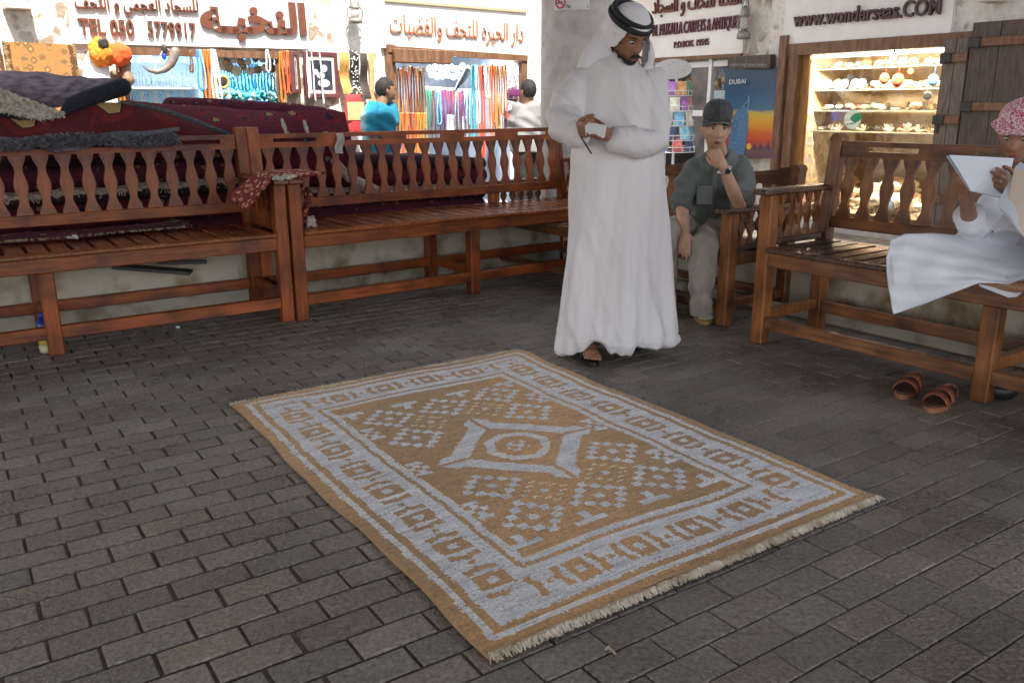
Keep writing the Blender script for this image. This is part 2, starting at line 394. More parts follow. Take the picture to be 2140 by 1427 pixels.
# ---- ground sheet and pavers
def sheet_ground():
    b = MB(); b.add([(-80, -60, -0.0055), (80, -60, -0.0055), (80, 100, -0.0055), (-80, 100, -0.0055)], [(0, 1, 2, 3)])
    o = b.build("ground", mat("joint_dirt", (0.060, 0.038, 0.022), 0.95, (0.14, 0.10, 0.065), 14, bump=0.6, bscale=90)); tag(o, kind="structure")
sheet_ground()
def pavers():
    ph = rad(33.6); a = np.array([math.cos(ph), math.sin(ph)]); bb = np.array([-math.sin(ph), math.cos(ph)])
    o0 = np.array([-0.931, 2.243]); PL, PW = 0.2072, 0.1035
    rs = np.random.RandomState(3); V = []; F = []; C = []; k = 0
    for j in range(-70, 125):
        for i in range(-45, 50):
            u = (i + (0.5 if j % 2 else 0.0)) * PL + rs.uniform(-.002, .002); v = j * PW
            c = o0 + a * (u + PL / 2) + bb * (v - PW / 2)
            if not (-7.5 < c[0] < 9 and 0.2 < c[1] < 14.5): continue
            gap = 0.0090 if c[0] < -0.35 else 0.0032 if c[0] > 0.25 else 0.0090 - 0.0058 * (c[0] + .35) / .6
            gap *= rs.uniform(.8, 1.25); hl, hw = PL / 2 - gap / 2, PW / 2 - gap / 2 * (1.15 if c[0] > .2 else 1.0)
            z0 = rs.uniform(-.0016, .0006); tx, ty = rs.normal(0, .005, 2); rt = rs.normal(0, .006)
            X = a * math.cos(rt) + bb * math.sin(rt); Y = -a * math.sin(rt) + bb * math.cos(rt)
            for (dl, dw, z) in ((hl, hw, -.04), (hl, hw, -.0035), (hl - .0035, hw - .0035, 0)):
                for sx, sy in ((-1, -1), (1, -1), (1, 1), (-1, 1)):
                    p = c + X * (sx * dl) + Y * (sy * dw); V.append((p[0], p[1], z + z0 + sx * dl * tx + sy * dw * ty if z > -.03 else z))
            for r in (0, 4):
                for q in range(4): F.append((k + r + q, k + r + (q + 1) % 4, k + r + 4 + (q + 1) % 4, k + r + 4 + q))
            F.append((k + 8, k + 9, k + 10, k + 11)); k += 12
            t = rs.uniform(.80, 1.16); w_ = rs.uniform(-.012, .012); base = np.array([.238 + w_, .212, .184 - w_]) * t
            C += [(*base, 1)] * 12
    me = bpy.data.meshes.new("plaza_paving"); me.from_pydata(V, [], F); me.update()
    at = me.color_attributes.new("Col", 'FLOAT_COLOR', 'POINT'); at.data.foreach_set("color", np.array(C, np.float32).ravel())
    M = mat("concrete_paver", (.1, .1, .1), 0.5, scale=70, bump=0.95, bscale=95, attr=True, attr_lo=0.52, spec=0.5, detail=8, contrast=(.3, .7))
    # worn blotches on top of the brick colours
    n = M.node_tree; L = n.links; b = n.nodes["Principled BSDF"]; src = b.inputs["Base Color"].links[0].from_socket
    tc = n.nodes.new("ShaderNodeTexCoord"); ns = n.nodes.new("ShaderNodeTexNoise"); ns.inputs["Scale"].default_value = 2.2; ns.inputs["Detail"].default_value = 7; L.new(tc.outputs["Object"], ns.inputs[0])
    rp = n.nodes.new("ShaderNodeValToRGB"); rp.color_ramp.elements[0].position = .3; rp.color_ramp.elements[0].color = (.62, .57, .50, 1); rp.color_ramp.elements[1].position = .62; rp.color_ramp.elements[1].color = (1.1, 1.05, 1.0, 1); L.new(ns.outputs[0], rp.inputs[0])
    mx = n.nodes.new("ShaderNodeMix"); mx.data_type = 'RGBA'; mx.blend_type = 'MULTIPLY'; mx.inputs[0].default_value = .8; L.new(src, mx.inputs[6]); L.new(rp.outputs[0], mx.inputs[7]); L.new(mx.outputs[2], b.inputs["Base Color"])
    r2 = n.nodes.new("ShaderNodeMapRange"); r2.inputs[1].default_value = .3; r2.inputs[2].default_value = .7; r2.inputs[3].default_value = .22; r2.inputs[4].default_value = .38; L.new(ns.outputs[0], r2.inputs[0]); L.new(r2.outputs[0], b.inputs["Roughness"])
    tag(link("plaza_paving", me, M), kind="structure")
pavers()

# ---- roof over the plaza (never in the frame, it keeps the benches in shade)
def roof():
    b = MB(); Z = 3.6
    c = W(-1.5, 0.6, Z + .1); b.box(c, (13.0, 11.2, .2), (E1, E2, Vector((0, 0, 1))))
    for k in range(16): b.bar(W(-7.9, -4.8 + k * .7, Z - .07), W(4.9, -4.8 + k * .7, Z - .07), .1, .12)
    b.box(W(7.55, 2.4, 3.35), (1.3, 12.4, .10), (E1, E2, Vector((0, 0, 1))))  # unseen awning slab, added to shade the right shop front and postcard rack
    o = b.build("roof", mat("roof_palm_wood", (.10, .065, .04), .8, (.16, .11, .07), 6)); tag(o, kind="structure")
roof()
def column():
    base = W(4.95, 6.42, 0) 
    # stands just behind the corner where the bench rows meet
    c = aty(1206, 300, 7.35); c.z = 0
    t = thing("column", "round pale plastered column behind the standing man, with a no smoking notice", "column", c)
    b = MB(); pr = [(.34, 0), (.34, .42), (.325, .45), (.312, .47), (.308, 1.2), (.306, 2.4), (.304, 3.5)]
    b.lathe((0, 0, 0), pr, 40); b.build("shaft", M_CONC, t, smooth=True)
    # notice taped to the column
    n = tag(MB().build("notice", None), None)
    bpy.data.objects.remove(n)
    return c
COLC = column()

# ---- low walls behind the benches
def low_walls():
    Zt = Vector((0, 0, 1))
    b = MB(); p0, p1 = W(-3.2, 5.72, 0), W(4.75, 5.72, 0)
    b.bar(p0 + Zt * .22, p1 + Zt * .22, .26, .44, bev=.02)
    o = b.build("low_wall", M_DIRTWALL); tag(o, "low stained plaster wall under and behind the two left benches", "low wall")
    b = MB(); b.bar(W(4.60, 5.4, .2), W(4.60, -.6, .2), .26, .40, bev=.02); b.bar(W(4.45, 5.4, .035), W(4.45, -.6, .035), .10, .07, bev=.01)
    o = b.build("low_wall", M_DIRTWALL); tag(o, "low stained plaster wall with a pale foot, behind the right-hand benches", "low wall")
low_walls()

# ================================================================ shop fronts
def sL(px, py): p = onT(px, py, TF); return p.dot(E1), p.z
def tR(px, py): p = onS(px, py, SF); return p.dot(E2), p.z
ZV = Vector((0, 0, 1))
def wallL(b, s0, s1, z0, z1, t0=TF, th=.3): b.box(W((s0 + s1) / 2, t0 + th / 2, (z0 + z1) / 2), (s1 - s0, th, z1 - z0), (E1, E2, ZV))
def wallR(b, t0, t1, z0, z1, s0=SF, th=.3): b.box(W(s0 + th / 2, (t0 + t1) / 2, (z0 + z1) / 2), (th, t1 - t0, z1 - z0), (E1, E2, ZV))
TOP = 4.3
s_a = sL(255, 150)[0]; s_b = sL(588, 150)[0]; s_c = sL(806, 150)[0]; s_d = sL(1094, 150)[0]; s_e = SF
z1 = (sL(262, 104)[1] + sL(585, 112)[1]) / 2; z2 = (sL(822, 106)[1] + sL(1085, 130)[1]) / 2
s_m = (s_b + s_c) / 2
# carpet shop
shop1 = thing("shop_building", "sunlit white shop front with lit blue windows behind the rug pile", "shop", W(-1, TF, 0))
b = MB(); wallL(b, -7.0, s_a, 0, TOP); wallL(b, s_a, s_b, 0, 1.0); wallL(b, s_a, s_b, z1, TOP); wallL(b, s_b, s_m, 0, TOP)
b.build("wall", MASON, shop1, world=True)
b = MB(); wallL(b, s_a, s_b, .9, 2.2, TF + 1.0, .05); wallL(b, s_a, s_b, .95, 1.0, TF + .3, .7)
for s in (s_a, s_b): b.box(W(s, TF + .65, 1.55), (.04, .7, 1.3), (E1, E2, ZV))
b.box(W((s_a + s_b) / 2, TF + .65, z1 + .22), (s_b - s_a, .7, .04), (E1, E2, ZV))
b.build("display_interior", mat("display_blue_lit", (.10, .30, .62), .6, (.22, .44, .74), 2), shop1, world=True)  # blue glow of the cool tubes is put into the wall colour
b = MB(); sp = sL(430, 150)[0]
b.bar(W(s_a, TF - .02, z1 - .02), W(s_b, TF - .02, z1 - .02), .08, .07); b.bar(W(s_a + .02, TF - .01, 1.0), W(s_a + .02, TF - .01, z1), .07, .07); b.bar(W(sp, TF - .01, 1.0), W(sp, TF - .01, z1), .10, .07); b.bar(W(s_b - .02, TF - .01, 1.0), W(s_b - .02, TF - .01, z1), .07, .07)
b.build("window_frame", M_WOODF, shop1, world=True)
# bead shop
shop2 = thing("shop_building", "sunlit shop front with an open doorway full of hanging bead strands", "shop", W(6, TF, 0))
b = MB(); wallL(b, s_m, s_c, 0, TOP); wallL(b, s_c, s_d, z2 + .03, TOP); wallL(b, s_d, s_e + .3, 0, TOP)
b.build("wall", PLASTER, shop2, world=True)
b = MB(); wallL(b, s_c - .1, s_d + .1, -.02, 2.5, TF + 1.9, .05)
for s in (s_c - .05, s_d + .05): b.box(W(s, TF + 1.1, 1.2), (.04, 1.6, 2.4), (E1, E2, ZV))
b.box(W((s_c + s_d) / 2, TF + 1.1, z2 + .3), (s_d - s_c, 1.6, .04), (E1, E2, ZV)); b.box(W((s_c + s_d) / 2, TF + 1.1, .02), (s_d - s_c, 1.6, .04), (E1, E2, ZV))
b.build("shop_interior", mat("shop2_in", (.34, .36, .40), .7, (.18, .20, .24), 3), shop2, world=True)
b = MB()
b.bar(W(s_c + .04, TF - .03, 0), W(s_c + .04, TF - .03, z2 + .1), .10, .09, up=E2); b.bar(W(s_d - .03, TF - .03, 0), W(s_d - .03, TF - .03, z2), .08, .08, up=E2)
b.bar(W(s_c, TF - .05, z2 + .05), W(s_d, TF - .05, z2), .08, .07)
b.build("door_frame", M_WOODF, shop2, world=True)
b = MB(); b.box(W(s_c + .42, TF - .08, z2 - .02), (.75, .14, .15), (E1, E2, ZV), .01); b.build("shutter_box", M_WOODF, shop2, world=True)

# antiques shop and shell shop on the other side
t_a = tR(1363, 200)[0]; t_b = tR(1547, 200)[0]; t_p = tR(1642, 200)[0]; t_c = tR(1652, 200)[0]; t_d = tR(1982, 200)[0]
z3 = (tR(1365, 130)[1] + tR(1545, 120)[1]) / 2; z4 = (tR(1650, 116)[1] + tR(1978, 96)[1]) / 2
zw = (tR(1720, 452)[1] + tR(1850, 462)[1]) / 2; zw = max(zw, .12)
t_mid = tR(1600, 200)[0]
shop3 = thing("shop_building", "shaded shop front with a white framed dark window behind the postcard rack", "shop", W(SF, 8, 0))
b = MB(); wallR(b, t_a, TF, 0, TOP); wallR(b, t_b, t_a, z3, TOP); wallR(b, t_b, t_a, 0, .35); wallR(b, t_mid, t_b, 0, TOP)
b.build("wall", MASON, shop3, world=True)
b = MB(); wallR(b, t_b, t_a, .3, 2.3, SF + 1.3, .05)
for t in (t_a + .02, t_b - .02): b.box(W(SF + .8, t, 1.3), (1.0, .04, 2.0), (E1, E2, ZV))
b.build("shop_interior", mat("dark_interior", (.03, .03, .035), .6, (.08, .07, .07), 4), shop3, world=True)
b = MB()
t_v = tR(1478, 200)[0]
for t in (t_a - .03, t_v, t_b + .03): b.bar(W(SF + .06, t, .35), W(SF + .06, t, z3), .07, .05, up=E2)
b.bar(W(SF + .06, t_a - .07, z3 - .06), W(SF + .06, t_v + .04, z3 - .06), .05, .06); b.bar(W(SF + .06, t_a - .07, tR(1420, 237)[1]), W(SF + .06, t_v + .04, tR(1420, 237)[1]), .05, .07)
b.bar(W(SF + .06, t_v - .04, z3 - .06), W(SF + .06, t_b + .07, z3 - .06), .05, .06)
b.build("window_frame", M_METALW, shop3, world=True)
glassm = mat("window_glass", (1, 1, 1), 0.03, trans=1.0)
b = MB(); b.box(W(SF + .09, (t_b + t_v) / 2, (z3 + .4) / 2 + .1), (.006, t_v - t_b - .12, z3 - .45), (E1, E2, ZV)); b.build("pane", glassm, shop3, world=True)
b = MB(); b.bar(W(SF - .02, t_a, z3 + .03), W(SF - .02, t_b, z3 + .03), .05, .07); b.build("lintel", M_WOODF, shop3, world=True)

shop4 = thing("shop_building", "shop front with a warm lit window of sea shells on glass shelves", "shop", W(SF, 4, 0))
b = MB(); wallR(b, t_c, t_mid, 0, TOP); wallR(b, t_d, t_c, 0, zw); wallR(b, t_d, t_c, z4, TOP); wallR(b, -4, t_d, 0, TOP)
b.build("wall", PLASTER, shop4, world=True)
b = MB(); wallR(b, t_d - .2, t_c + .2, 0, 2.4, SF + 1.35, .05)
for t in (t_c + .03, t_d - .03): b.box(W(SF + .82, t, 1.2), (1.06, .04, 2.4), (E1, E2, ZV))
b.box(W(SF + .82, (t_c + t_d) / 2, z4 + .12), (1.06, t_c - t_d, .04), (E1, E2, ZV)); b.box(W(SF + .82, (t_c + t_d) / 2, zw - .02), (1.06, t_c - t_d, .04), (E1, E2, ZV))
b.build("window_interior", stone_mat("rubble_back", (.62, .52, .36), (.40, .30, .18), .5, 6.0), shop4, world=True)
b = MB()
b.bar(W(SF - .03, t_c + .05, z4 + .05), W(SF - .03, t_d - .2, z4 + .05), .07, .12); b.bar(W(SF - .02, t_c - .04, 0), W(SF - .02, t_c - .04, z4), .08, .12, up=E2)
b.bar(W(SF - .02, t_d, 0), W(SF - .02, t_d, z4), .08, .08, up=E2); b.bar(W(SF - .03, t_c, zw), W(SF - .03, t_d, zw), .07, .07)
b.build("window_frame", M_WOODF, shop4, world=True)
b = MB(); b.bar(W(SF + .05, t_c - .12, zw), W(SF + .05, t_c - .12, z4), .05, .14, up=E2); b.build("window_post", M_WOODO, shop4, world=True)
b = MB(); b.bar(W(SF - .06, t_b - .62, .0), W(SF - .06, t_b - .62, z4 + .2), .08, .09, up=E2); b.build("corner_post", M_WOODF, shop4, world=True)
# raised kerb in front of the shell shop
b = MB(); b.bar(W(SF - .22, t_c + .1, .05), W(SF - .22, t_d - .3, .05), .40, .14, bev=.015); o = b.build("kerb", mat("pale_kerb", (.62, .58, .54), .8, (.5, .46, .42), 8, bump=.2)); tag(o, kind="structure")

# ---- wooden shutters of the shell shop
def shutter(px0, px1, s0, ztop, label, slot, dark):
    a = onS(px0, 200, s0); c = onS(px1, 200, s0); t0, t1 = c.dot(E2), a.dot(E2)
    t = thing("shutter", label, "shutter", W(s0, (t0 + t1) / 2, 0))
    b = MB(); n = max(2, int((t1 - t0) / .19))
    for k in range(n):
        q0 = t0 + (t1 - t0) * k / n; q1 = t0 + (t1 - t0) * (k + 1) / n - .004
        b.box(W(s0, (q0 + q1) / 2, (ztop + .08) / 2), (.045, q1 - q0, ztop - .08), (E1, E2, ZV), .004)
    b.build("panel", dark, t, world=True)
    for zz in (ztop - .17, ztop - .72, ztop - 1.45):
        b = MB(); b.box(W(s0 - .035, (t0 + t1) / 2, zz), (.03, t1 - t0 + .02, .075), (E1, E2, ZV), .005); b.build("batten", M_WOODF, t, world=True)
    for zz in (ztop - .17, ztop - .72):
        b = MB(); b.box(W(s0 - .045, t1 - .05, zz), (.05, .1, .09), (E1, E2, ZV), .006); b.build("hinge", M_IRON, t, world=True)
    if slot:
        p = onS(1957, 265, s0 - .03); b = MB(); b.tube([p + ZV * .06, p - ZV * .06], .018, 8, up=E1); b.build("handle", M_WOODD, t, world=True)
    return t
zt = onS(2070, 46, SF - .12).z
shutter(2016, 2138, SF - .13, zt, "big near-black plank shutter folded back against the wall by the shell window", False, M_WOODD)
shutter(1962, 2014, SF - .07, zt - .12, "narrow brown shutter leaf with a slot handle at the edge of the shell window", True, mat("shutter_brown", (.10, .07, .055), .5, (.20, .15, .12), 5, bump=.3, stretch=(9, 9, 1.2)))

# ================================================================ signs
def board(name, label, pts, mt=M_SIGN, side='L', th=.05):
    """pts: (px left, px right, py top, py bottom-left, py bottom-right)"""
    x0, x1, yt, yb0, yb1 = pts; fn = (lambda x, y: onT(x, y, TF - .001)) if side == 'L' else (lambda x, y: onS(x, y, SF - .001))
    nrm = -E2 if side == 'L' else -E1
    a, c = fn(x0, yb0), fn(x1, yb1); top = max(fn(x0, yt).z, fn(x1, yt).z)
    t = thing(name, label, "sign", (a + c) / 2)
    b = MB(); b.prism([a, c, Vector((c.x, c.y, top)), Vector((a.x, a.y, top))], nrm * th); b.build("panel", mt, t, world=True)
    return t, nrm
def hgt(px, npx, side): return npx * ((onT(px, 60, TF) if side == 'L' else onS(px, 60, SF)) - CAMP).dot(_f) / FPX
def wr(sign, body, p, q, npx, side, bold=.02, col=M_BROWN, depth=.03, th=.05):
    fn = (lambda x, y: onT(x, y, TF)) if side == 'L' else (lambda x, y: onS(x, y, SF))
    nr = -E2 if side == 'L' else -E1
    return text(body, sign, col, fn(*p) + nr * th, fn(*q) + nr * th, hgt(p[0], npx, side), nr, bold, depth)
g1, _n = board("shop_sign", "white shop sign with big raised brown Arabic word and a TEL number", (150, 643, -90, 92, 104))
wr(g1, arabic("النخبـه"), (418, 86), (637, 92), 84, 'L', .045)
wr(g1, arabic("للسجاد العجمي و التحف"), (156, 34), (412, 42), 40, 'L', .012)
wr(g1, "TEL 050", (163, 74), (278, 78), 33, 'L', .022)
wr(g1, "5779917", (306, 78), (406, 82), 31, 'L', .006)
g2, _n = board("shop_sign", "pale shop sign with thin reddish Arabic line above the bead doorway", (795, 1096, -60, 101, 117), th=.05)
M_SALM = mat("letter_salmon", (.42, .17, .09), .5, (.36, .13, .06), 20)
wr(g2, arabic("دار الحيره للتحف والفضيات"), (810, 82), (1087, 100), 50, 'L', .0, M_SALM, .02)
b = MB(); b.bar(onT(798, 2, TF) - E2 * .06, onT(1094, 26, TF) - E2 * .06, .03, .03); b.build("moulding", mat("sand_trim", (.45, .34, .22), .8), g2, world=True)
g3, _n = board("shop_sign", "white carpets and antiques sign with purple-brown lettering and a box number", (1281, 1557, -70, 127, 112), side='R')
wr(g3, arabic("المكلا للتحف و السجاد"), (1371, 42), (1556, 22), 44, 'R', .004)
M_PURP = mat("letter_purple_brown", (.16, .05, .06), .5, (.12, .035, .045), 20)
wr(g3, "AL MUKALLA CARPETS & ANTIQUES", (1371, 82), (1553, 64), 27, 'R', .0, M_PURP, .025)
wr(g3, "P.O.BOX. 19545", (1416, 102), (1488, 95), 13, 'R', .006, M_PURP, .02)
g4, _n = board("shop_sign", "cream shop sign reading a web address in bold brown letters over the shell window", (1641, 1990, -70, 104, 84), side='R')
wr(g4, "www.wonderseas.COM", (1667, 58), (1973, 32), 30, 'R', .010, mat("letter_dark_brown", (.10, .045, .035), .5, (.08, .035, .03), 20), .035)
# ================================================================ wooden benches
def wood(name, c1, c2, st, rough=0.44):
    M = mat(name, c1, rough, c2, 3.5, bump=0.18, bscale=9, stretch=st, detail=7, contrast=(.3, .7), spec=.5)
    n = M.node_tree; L = n.links; b = n.nodes["Principled BSDF"]; src = b.inputs["Base Color"].links[0].from_socket      # every board has its own tone, worn pale in places
    oi = n.nodes.new("ShaderNodeObjectInfo"); mr = n.nodes.new("ShaderNodeMapRange"); mr.inputs[3].default_value = .72; mr.inputs[4].default_value = 1.22; L.new(oi.outputs["Random"], mr.inputs[0])
    mx = n.nodes.new("ShaderNodeMix"); mx.data_type = 'RGBA'; mx.blend_type = 'MULTIPLY'; mx.inputs[0].default_value = 1; L.new(src, mx.inputs[6]); L.new(mr.outputs[0], mx.inputs[7])
    tc = n.nodes.new("ShaderNodeTexCoord"); ns = n.nodes.new("ShaderNodeTexNoise"); ns.inputs["Scale"].default_value = 5; ns.inputs["Detail"].default_value = 9; L.new(tc.outputs["Object"], ns.inputs[0])
    rp = n.nodes.new("ShaderNodeValToRGB"); rp.color_ramp.elements[0].position = .32; rp.color_ramp.elements[0].color = (.45, .42, .42, 1); rp.color_ramp.elements[1].position = .50; rp.color_ramp.elements[1].color = (1, 1, 1, 1); e = rp.color_ramp.elements.new(.70); e.color = (1.45, 1.40, 1.40, 1); L.new(ns.outputs[0], rp.inputs[0])
    m2 = n.nodes.new("ShaderNodeMix"); m2.data_type = 'RGBA'; m2.blend_type = 'MULTIPLY'; m2.inputs[0].default_value = 1; L.new(mx.outputs[2], m2.inputs[6]); L.new(rp.outputs[0], m2.inputs[7]); L.new(m2.outputs[2], b.inputs["Base Color"])
    return M
WO_H = wood("warm_lit_teak_long", (.15, .030, .005), (.31, .072, .012), (1.2, 14, 14)); WO_V = wood("warm_lit_teak_upright", (.15, .030, .005), (.31, .072, .012), (14, 14, 1.2))  # left benches: warm light is put into the orange tint of the teak
WO_S = wood("warm_lit_teak_seat", (.13, .032, .010), (.27, .080, .024), (14, 1.2, 14), .20)
WB_H = wood("brown_teak_long", (.115, .046, .019), (.27, .112, .045), (1.2, 14, 14), .36); WB_V = wood("brown_teak_upright", (.155, .054, .018), (.34, .130, .042), (14, 14, 1.2), .36)
WB_S = wood("brown_teak_seat", (.065, .036, .022), (.17, .10, .06), (14, 1.2, 14), .22)
def rot3(a): return Matrix.Rotation(a, 3, 'Z')
def baluster_outline(h, w_):
    """half widths of the wavy flat baluster from bottom to top"""
    out = []
    for i in range(25):
        u = i / 24.0
        s = .5 + .5 * math.cos(2 * math.pi * u * 2)          # wide at the ends and the middle
        e = .74 + .26 * s if .25 < u < .75 else .52 + .48 * s
        wd = w_ * (.46 + .54 * s) if not (.2 < u < .8) else w_ * (.46 + .36 * s)
        out.append((wd / 2, u * h))
    return out
def make_bench(label, s, t, rot, L, style, mats, cat="bench", group="wooden benches round the plaza", D=.66, zs=1.0, nslots=4):
    H, V, S = mats
    root = thing("wooden_bench", label, cat, W(s, t, 0), rot, group); ORG[root] = Vector((0, 0, 0))
    root.scale = (1, 1, zs); SH = .55; lw = .075
    def leg(x, y, z0, z1, w_=lw, d=lw, lean=0.0, rnd=False, nm="leg"):
        b = MB()
        if lean:
            yb = y; yt = y + lean
            b.prism([Vector((x - w_ / 2, yb, z0)), Vector((x + w_ / 2, yb, z0)), Vector((x + w_ / 2, yb, .55)), Vector((x + w_ / 2, yt, z1)), Vector((x - w_ / 2, yt, z1)), Vector((x - w_ / 2, yb, .55))], (0, d, 0))
            if rnd:
                b = MB(); n = 8; pts = [Vector((x - w_ / 2, y, z0)), Vector((x + w_ / 2, y, z0))]
                b.bar((x, y + d / 2, z0), (x, y + d / 2, .56), w_, d, bev=.006)
                b.bar((x, y + d / 2, .54), (x, y + lean + d / 2, z1 - .04), w_ - .002, d - .002, bev=.006)
                arc = [Vector((x + (w_ / 2) * math.cos(math.pi * k / n), y + lean, z1 - .045 + .045 * math.sin(math.pi * k / n))) for k in range(n + 1)]
                b.prism(arc, (0, d, 0))
        else: b.box((x, y + d / 2, (z0 + z1) / 2), (w_, d, z1 - z0), bev=.006)
        b.build(nm, V, root)
    ztop = 1.145; xs_end = (lw / 2, L - lw / 2); xm = L / 2
    lean = .06
    for i, x in enumerate(xs_end):
        leg(x, 0, 0, .832); leg(x, D - lw, 0, ztop, lean=lean, rnd=(style != 'square'))
    leg(xm, 0, 0, .446); leg(xm, D - lw, 0, .50)
    # apron, moulding and seat slats
    b = MB(); b.box((L / 2, .022, .483), (L - 2 * lw - .002, .035, .078), bev=.004); b.build("apron", H, root)
    b = MB(); b.box((L / 2, D - .06, .483), (L - 2 * lw - .002, .035, .07), bev=.004); b.build("apron", H, root)
    for x in xs_end:
        b = MB(); b.box((x, D / 2, .483), (.035, D - 2 * lw - .002, .078), bev=.004); b.build("apron", V, root)
    b = MB(); n = int(round((L - .16) / .108)); rn = random.Random(int(L * 1000 + s * 7))
    for k in range(n):
        q0 = .08 + (L - .16) * k / n; q1 = .08 + (L - .16) * (k + 1) / n - .020
        b.box(((q0 + q1) / 2, D / 2 - .015, SH - .012 + rn.uniform(-.002, .002)), (q1 - q0, D - .09, .022), bev=.004)
    b.box((L / 2, -.004, SH - .012), (L - .15, .05, .026), bev=.010)
    b.build("seat", S, root)
    # stretchers
    b = MB(); b.box((L / 2, .036, .122), (L - 2 * lw - .002, .045, .066), bev=.004); b.build("stretcher", H, root)
    b = MB(); b.box((L / 2, D - .045, .145), (L - 2 * lw - .002, .04, .065), bev=.004); b.build("stretcher", H, root)
    for x in (*xs_end, xm):
        b = MB(); b.box((x, D / 2, .16), (.04, D - 2 * lw - .002, .06), bev=.004); b.build("stretcher", V, root)
    # backrest
    yb = D - .055; zr0, zr1 = 1.012, 1.10; zb0, zb1 = .615, .68
    yl = lambda z: yb + lean * (z - .55) / (ztop - .55)
    b = MB(); x0, x1 = lw + .001, L - lw - .001; yy = yl((zr0 + zr1) / 2)
    if style == 'scallop':
        pts = []
        for k in range(49):
            u = k / 48; wv = abs(math.sin(u * math.pi * 3)); pts.append(Vector((x0 + (x1 - x0) * u, yy, zr1 + .03 - .065 * wv)))
        b.prism([Vector((x0, yy, zr0 - .03)), Vector((x1, yy, zr0 - .03))] + pts[::-1], (0, .035, 0))
    else:
        sl = []; seg = (x1 - x0) / nslots
        for k in range(nslots): sl.append((x0 + seg * (k + .5) - .15, x0 + seg * (k + .5) + .15))
        za, zb = zr0 + .034, zr0 + .060; hz = (zb - za) / 2; zc = (za + zb) / 2
        def plate(xa, xb, z0, z1): b.box(((xa + xb) / 2, yy + .0175, (z0 + z1) / 2), (xb - xa, .035, z1 - z0))
        plate(x0, x1, zb, zr1); plate(x0, x1, zr0, za)
        cur = x0
        for a_, c_ in sl: plate(cur, a_, za, zb); cur = c_
        plate(cur, x1, za, zb)
    b.build("top_rail", H, root)
    b = MB(); b.box((L / 2, yl(.65) + .0175, (zb0 + zb1) / 2), (x1 - x0, .035, zb1 - zb0), bev=.004); b.build("bottom_rail", H, root)
    nb = int(round((x1 - x0) / .117)); prof = baluster_outline(zr0 - zb1 + .004, .088); me = None
    zlow = zb1 - .002; ttop = yl(zr0) - yl(zb1)
    for k in range(nb):
        xc = x0 + (x1 - x0) * (k + .5) / nb
        if me is None:
            bb = MB(); hh = prof[-1][1]
            left = [Vector((-w_, .008 + ttop * z / hh, z)) for w_, z in prof]; right = [Vector((w_, .008 + ttop * z / hh, z)) for w_, z in prof]
            N = len(prof); vs = []
            for q in range(N): vs += [left[q], right[q], right[q] + Vector((0, .019, 0)), left[q] + Vector((0, .019, 0))]
            fs = []
            for q in range(N - 1):
                for e in range(4): fs.append((q * 4 + e, q * 4 + (e + 1) % 4, q * 4 + 4 + (e + 1) % 4, q * 4 + 4 + e))
            fs += [(3, 2, 1, 0), (N * 4 - 4, N * 4 - 3, N * 4 - 2, N * 4 - 1)]
            bb.add(vs, fs); o = bb.build("baluster", V, root); me = o.data
        else: o = bpy.data.objects.new("baluster", me); COL.objects.link(o); o.parent = root
        o.location = (xc, yl(zb1), zlow)
    # arms with small turned bars below
    for i, x in enumerate(xs_end):
        b = MB(); ya, ye = -.055, D - .09
        b.box((x, (ya + ye) / 2, .848), (.092, ye - ya, .032), bev=.010); b.build("armrest", V if i > 5 else S, root)
        b = MB(); b.box((x, D / 2 - .02, .572), (.05, D - 2 * lw - .005, .035), bev=.004); b.build("arm_rail", S, root)
        for k in range(5):
            y = lw + .06 + (D - 2 * lw - .12) * k / 4; b = MB()
            pr = [(.017 + .010 * math.cos(2 * math.pi * 2 * u / 12.0), .588 + (.832 - .588) * u / 12.0) for u in range(13)]
            vs = []; fs = []
            for q, (r_, z_) in enumerate(pr): vs += [(x - .011, y - r_, z_), (x + .011, y - r_, z_), (x + .011, y + r_, z_), (x - .011, y + r_, z_)]
            for q in range(12):
                for e in range(4): fs.append((q * 4 + e, q * 4 + (e + 1) % 4, q * 4 + 4 + (e + 1) % 4, q * 4 + 4 + e))
            fs += [(3, 2, 1, 0), (48, 49, 50, 51)]; b.add(vs, fs); b.build("arm_baluster", V, root)
    return root
OR = (WO_H, WO_V, WO_S); BR = (WB_H, WB_V, WB_S)
LB = 2.62
make_bench("warm-lit orange teak bench in front of the carpet pile, cut off by the left edge", 1.875 - LB * math.cos(rad(1.6)), 4.905 + LB * math.sin(rad(1.6)), TH - rad(1.6), LB, 'square', OR, nslots=5)
make_bench("warm-lit orange teak bench whose empty seat shines, behind the standing man", 1.885, 4.885, TH, LB, 'square', OR, nslots=5)
make_bench("brown teak bench with a scalloped back rail, where the young man in a cap sits", 3.87, 3.24 + 2.5, TH - rad(90), 2.5, 'scallop', BR, D=.62, zs=.80)
make_bench("brown teak bench nearest the sandals, the reading boy sits on it", 3.725, 2.935, TH - rad(90), LB - .12, 'round', BR, D=.585, zs=.975)

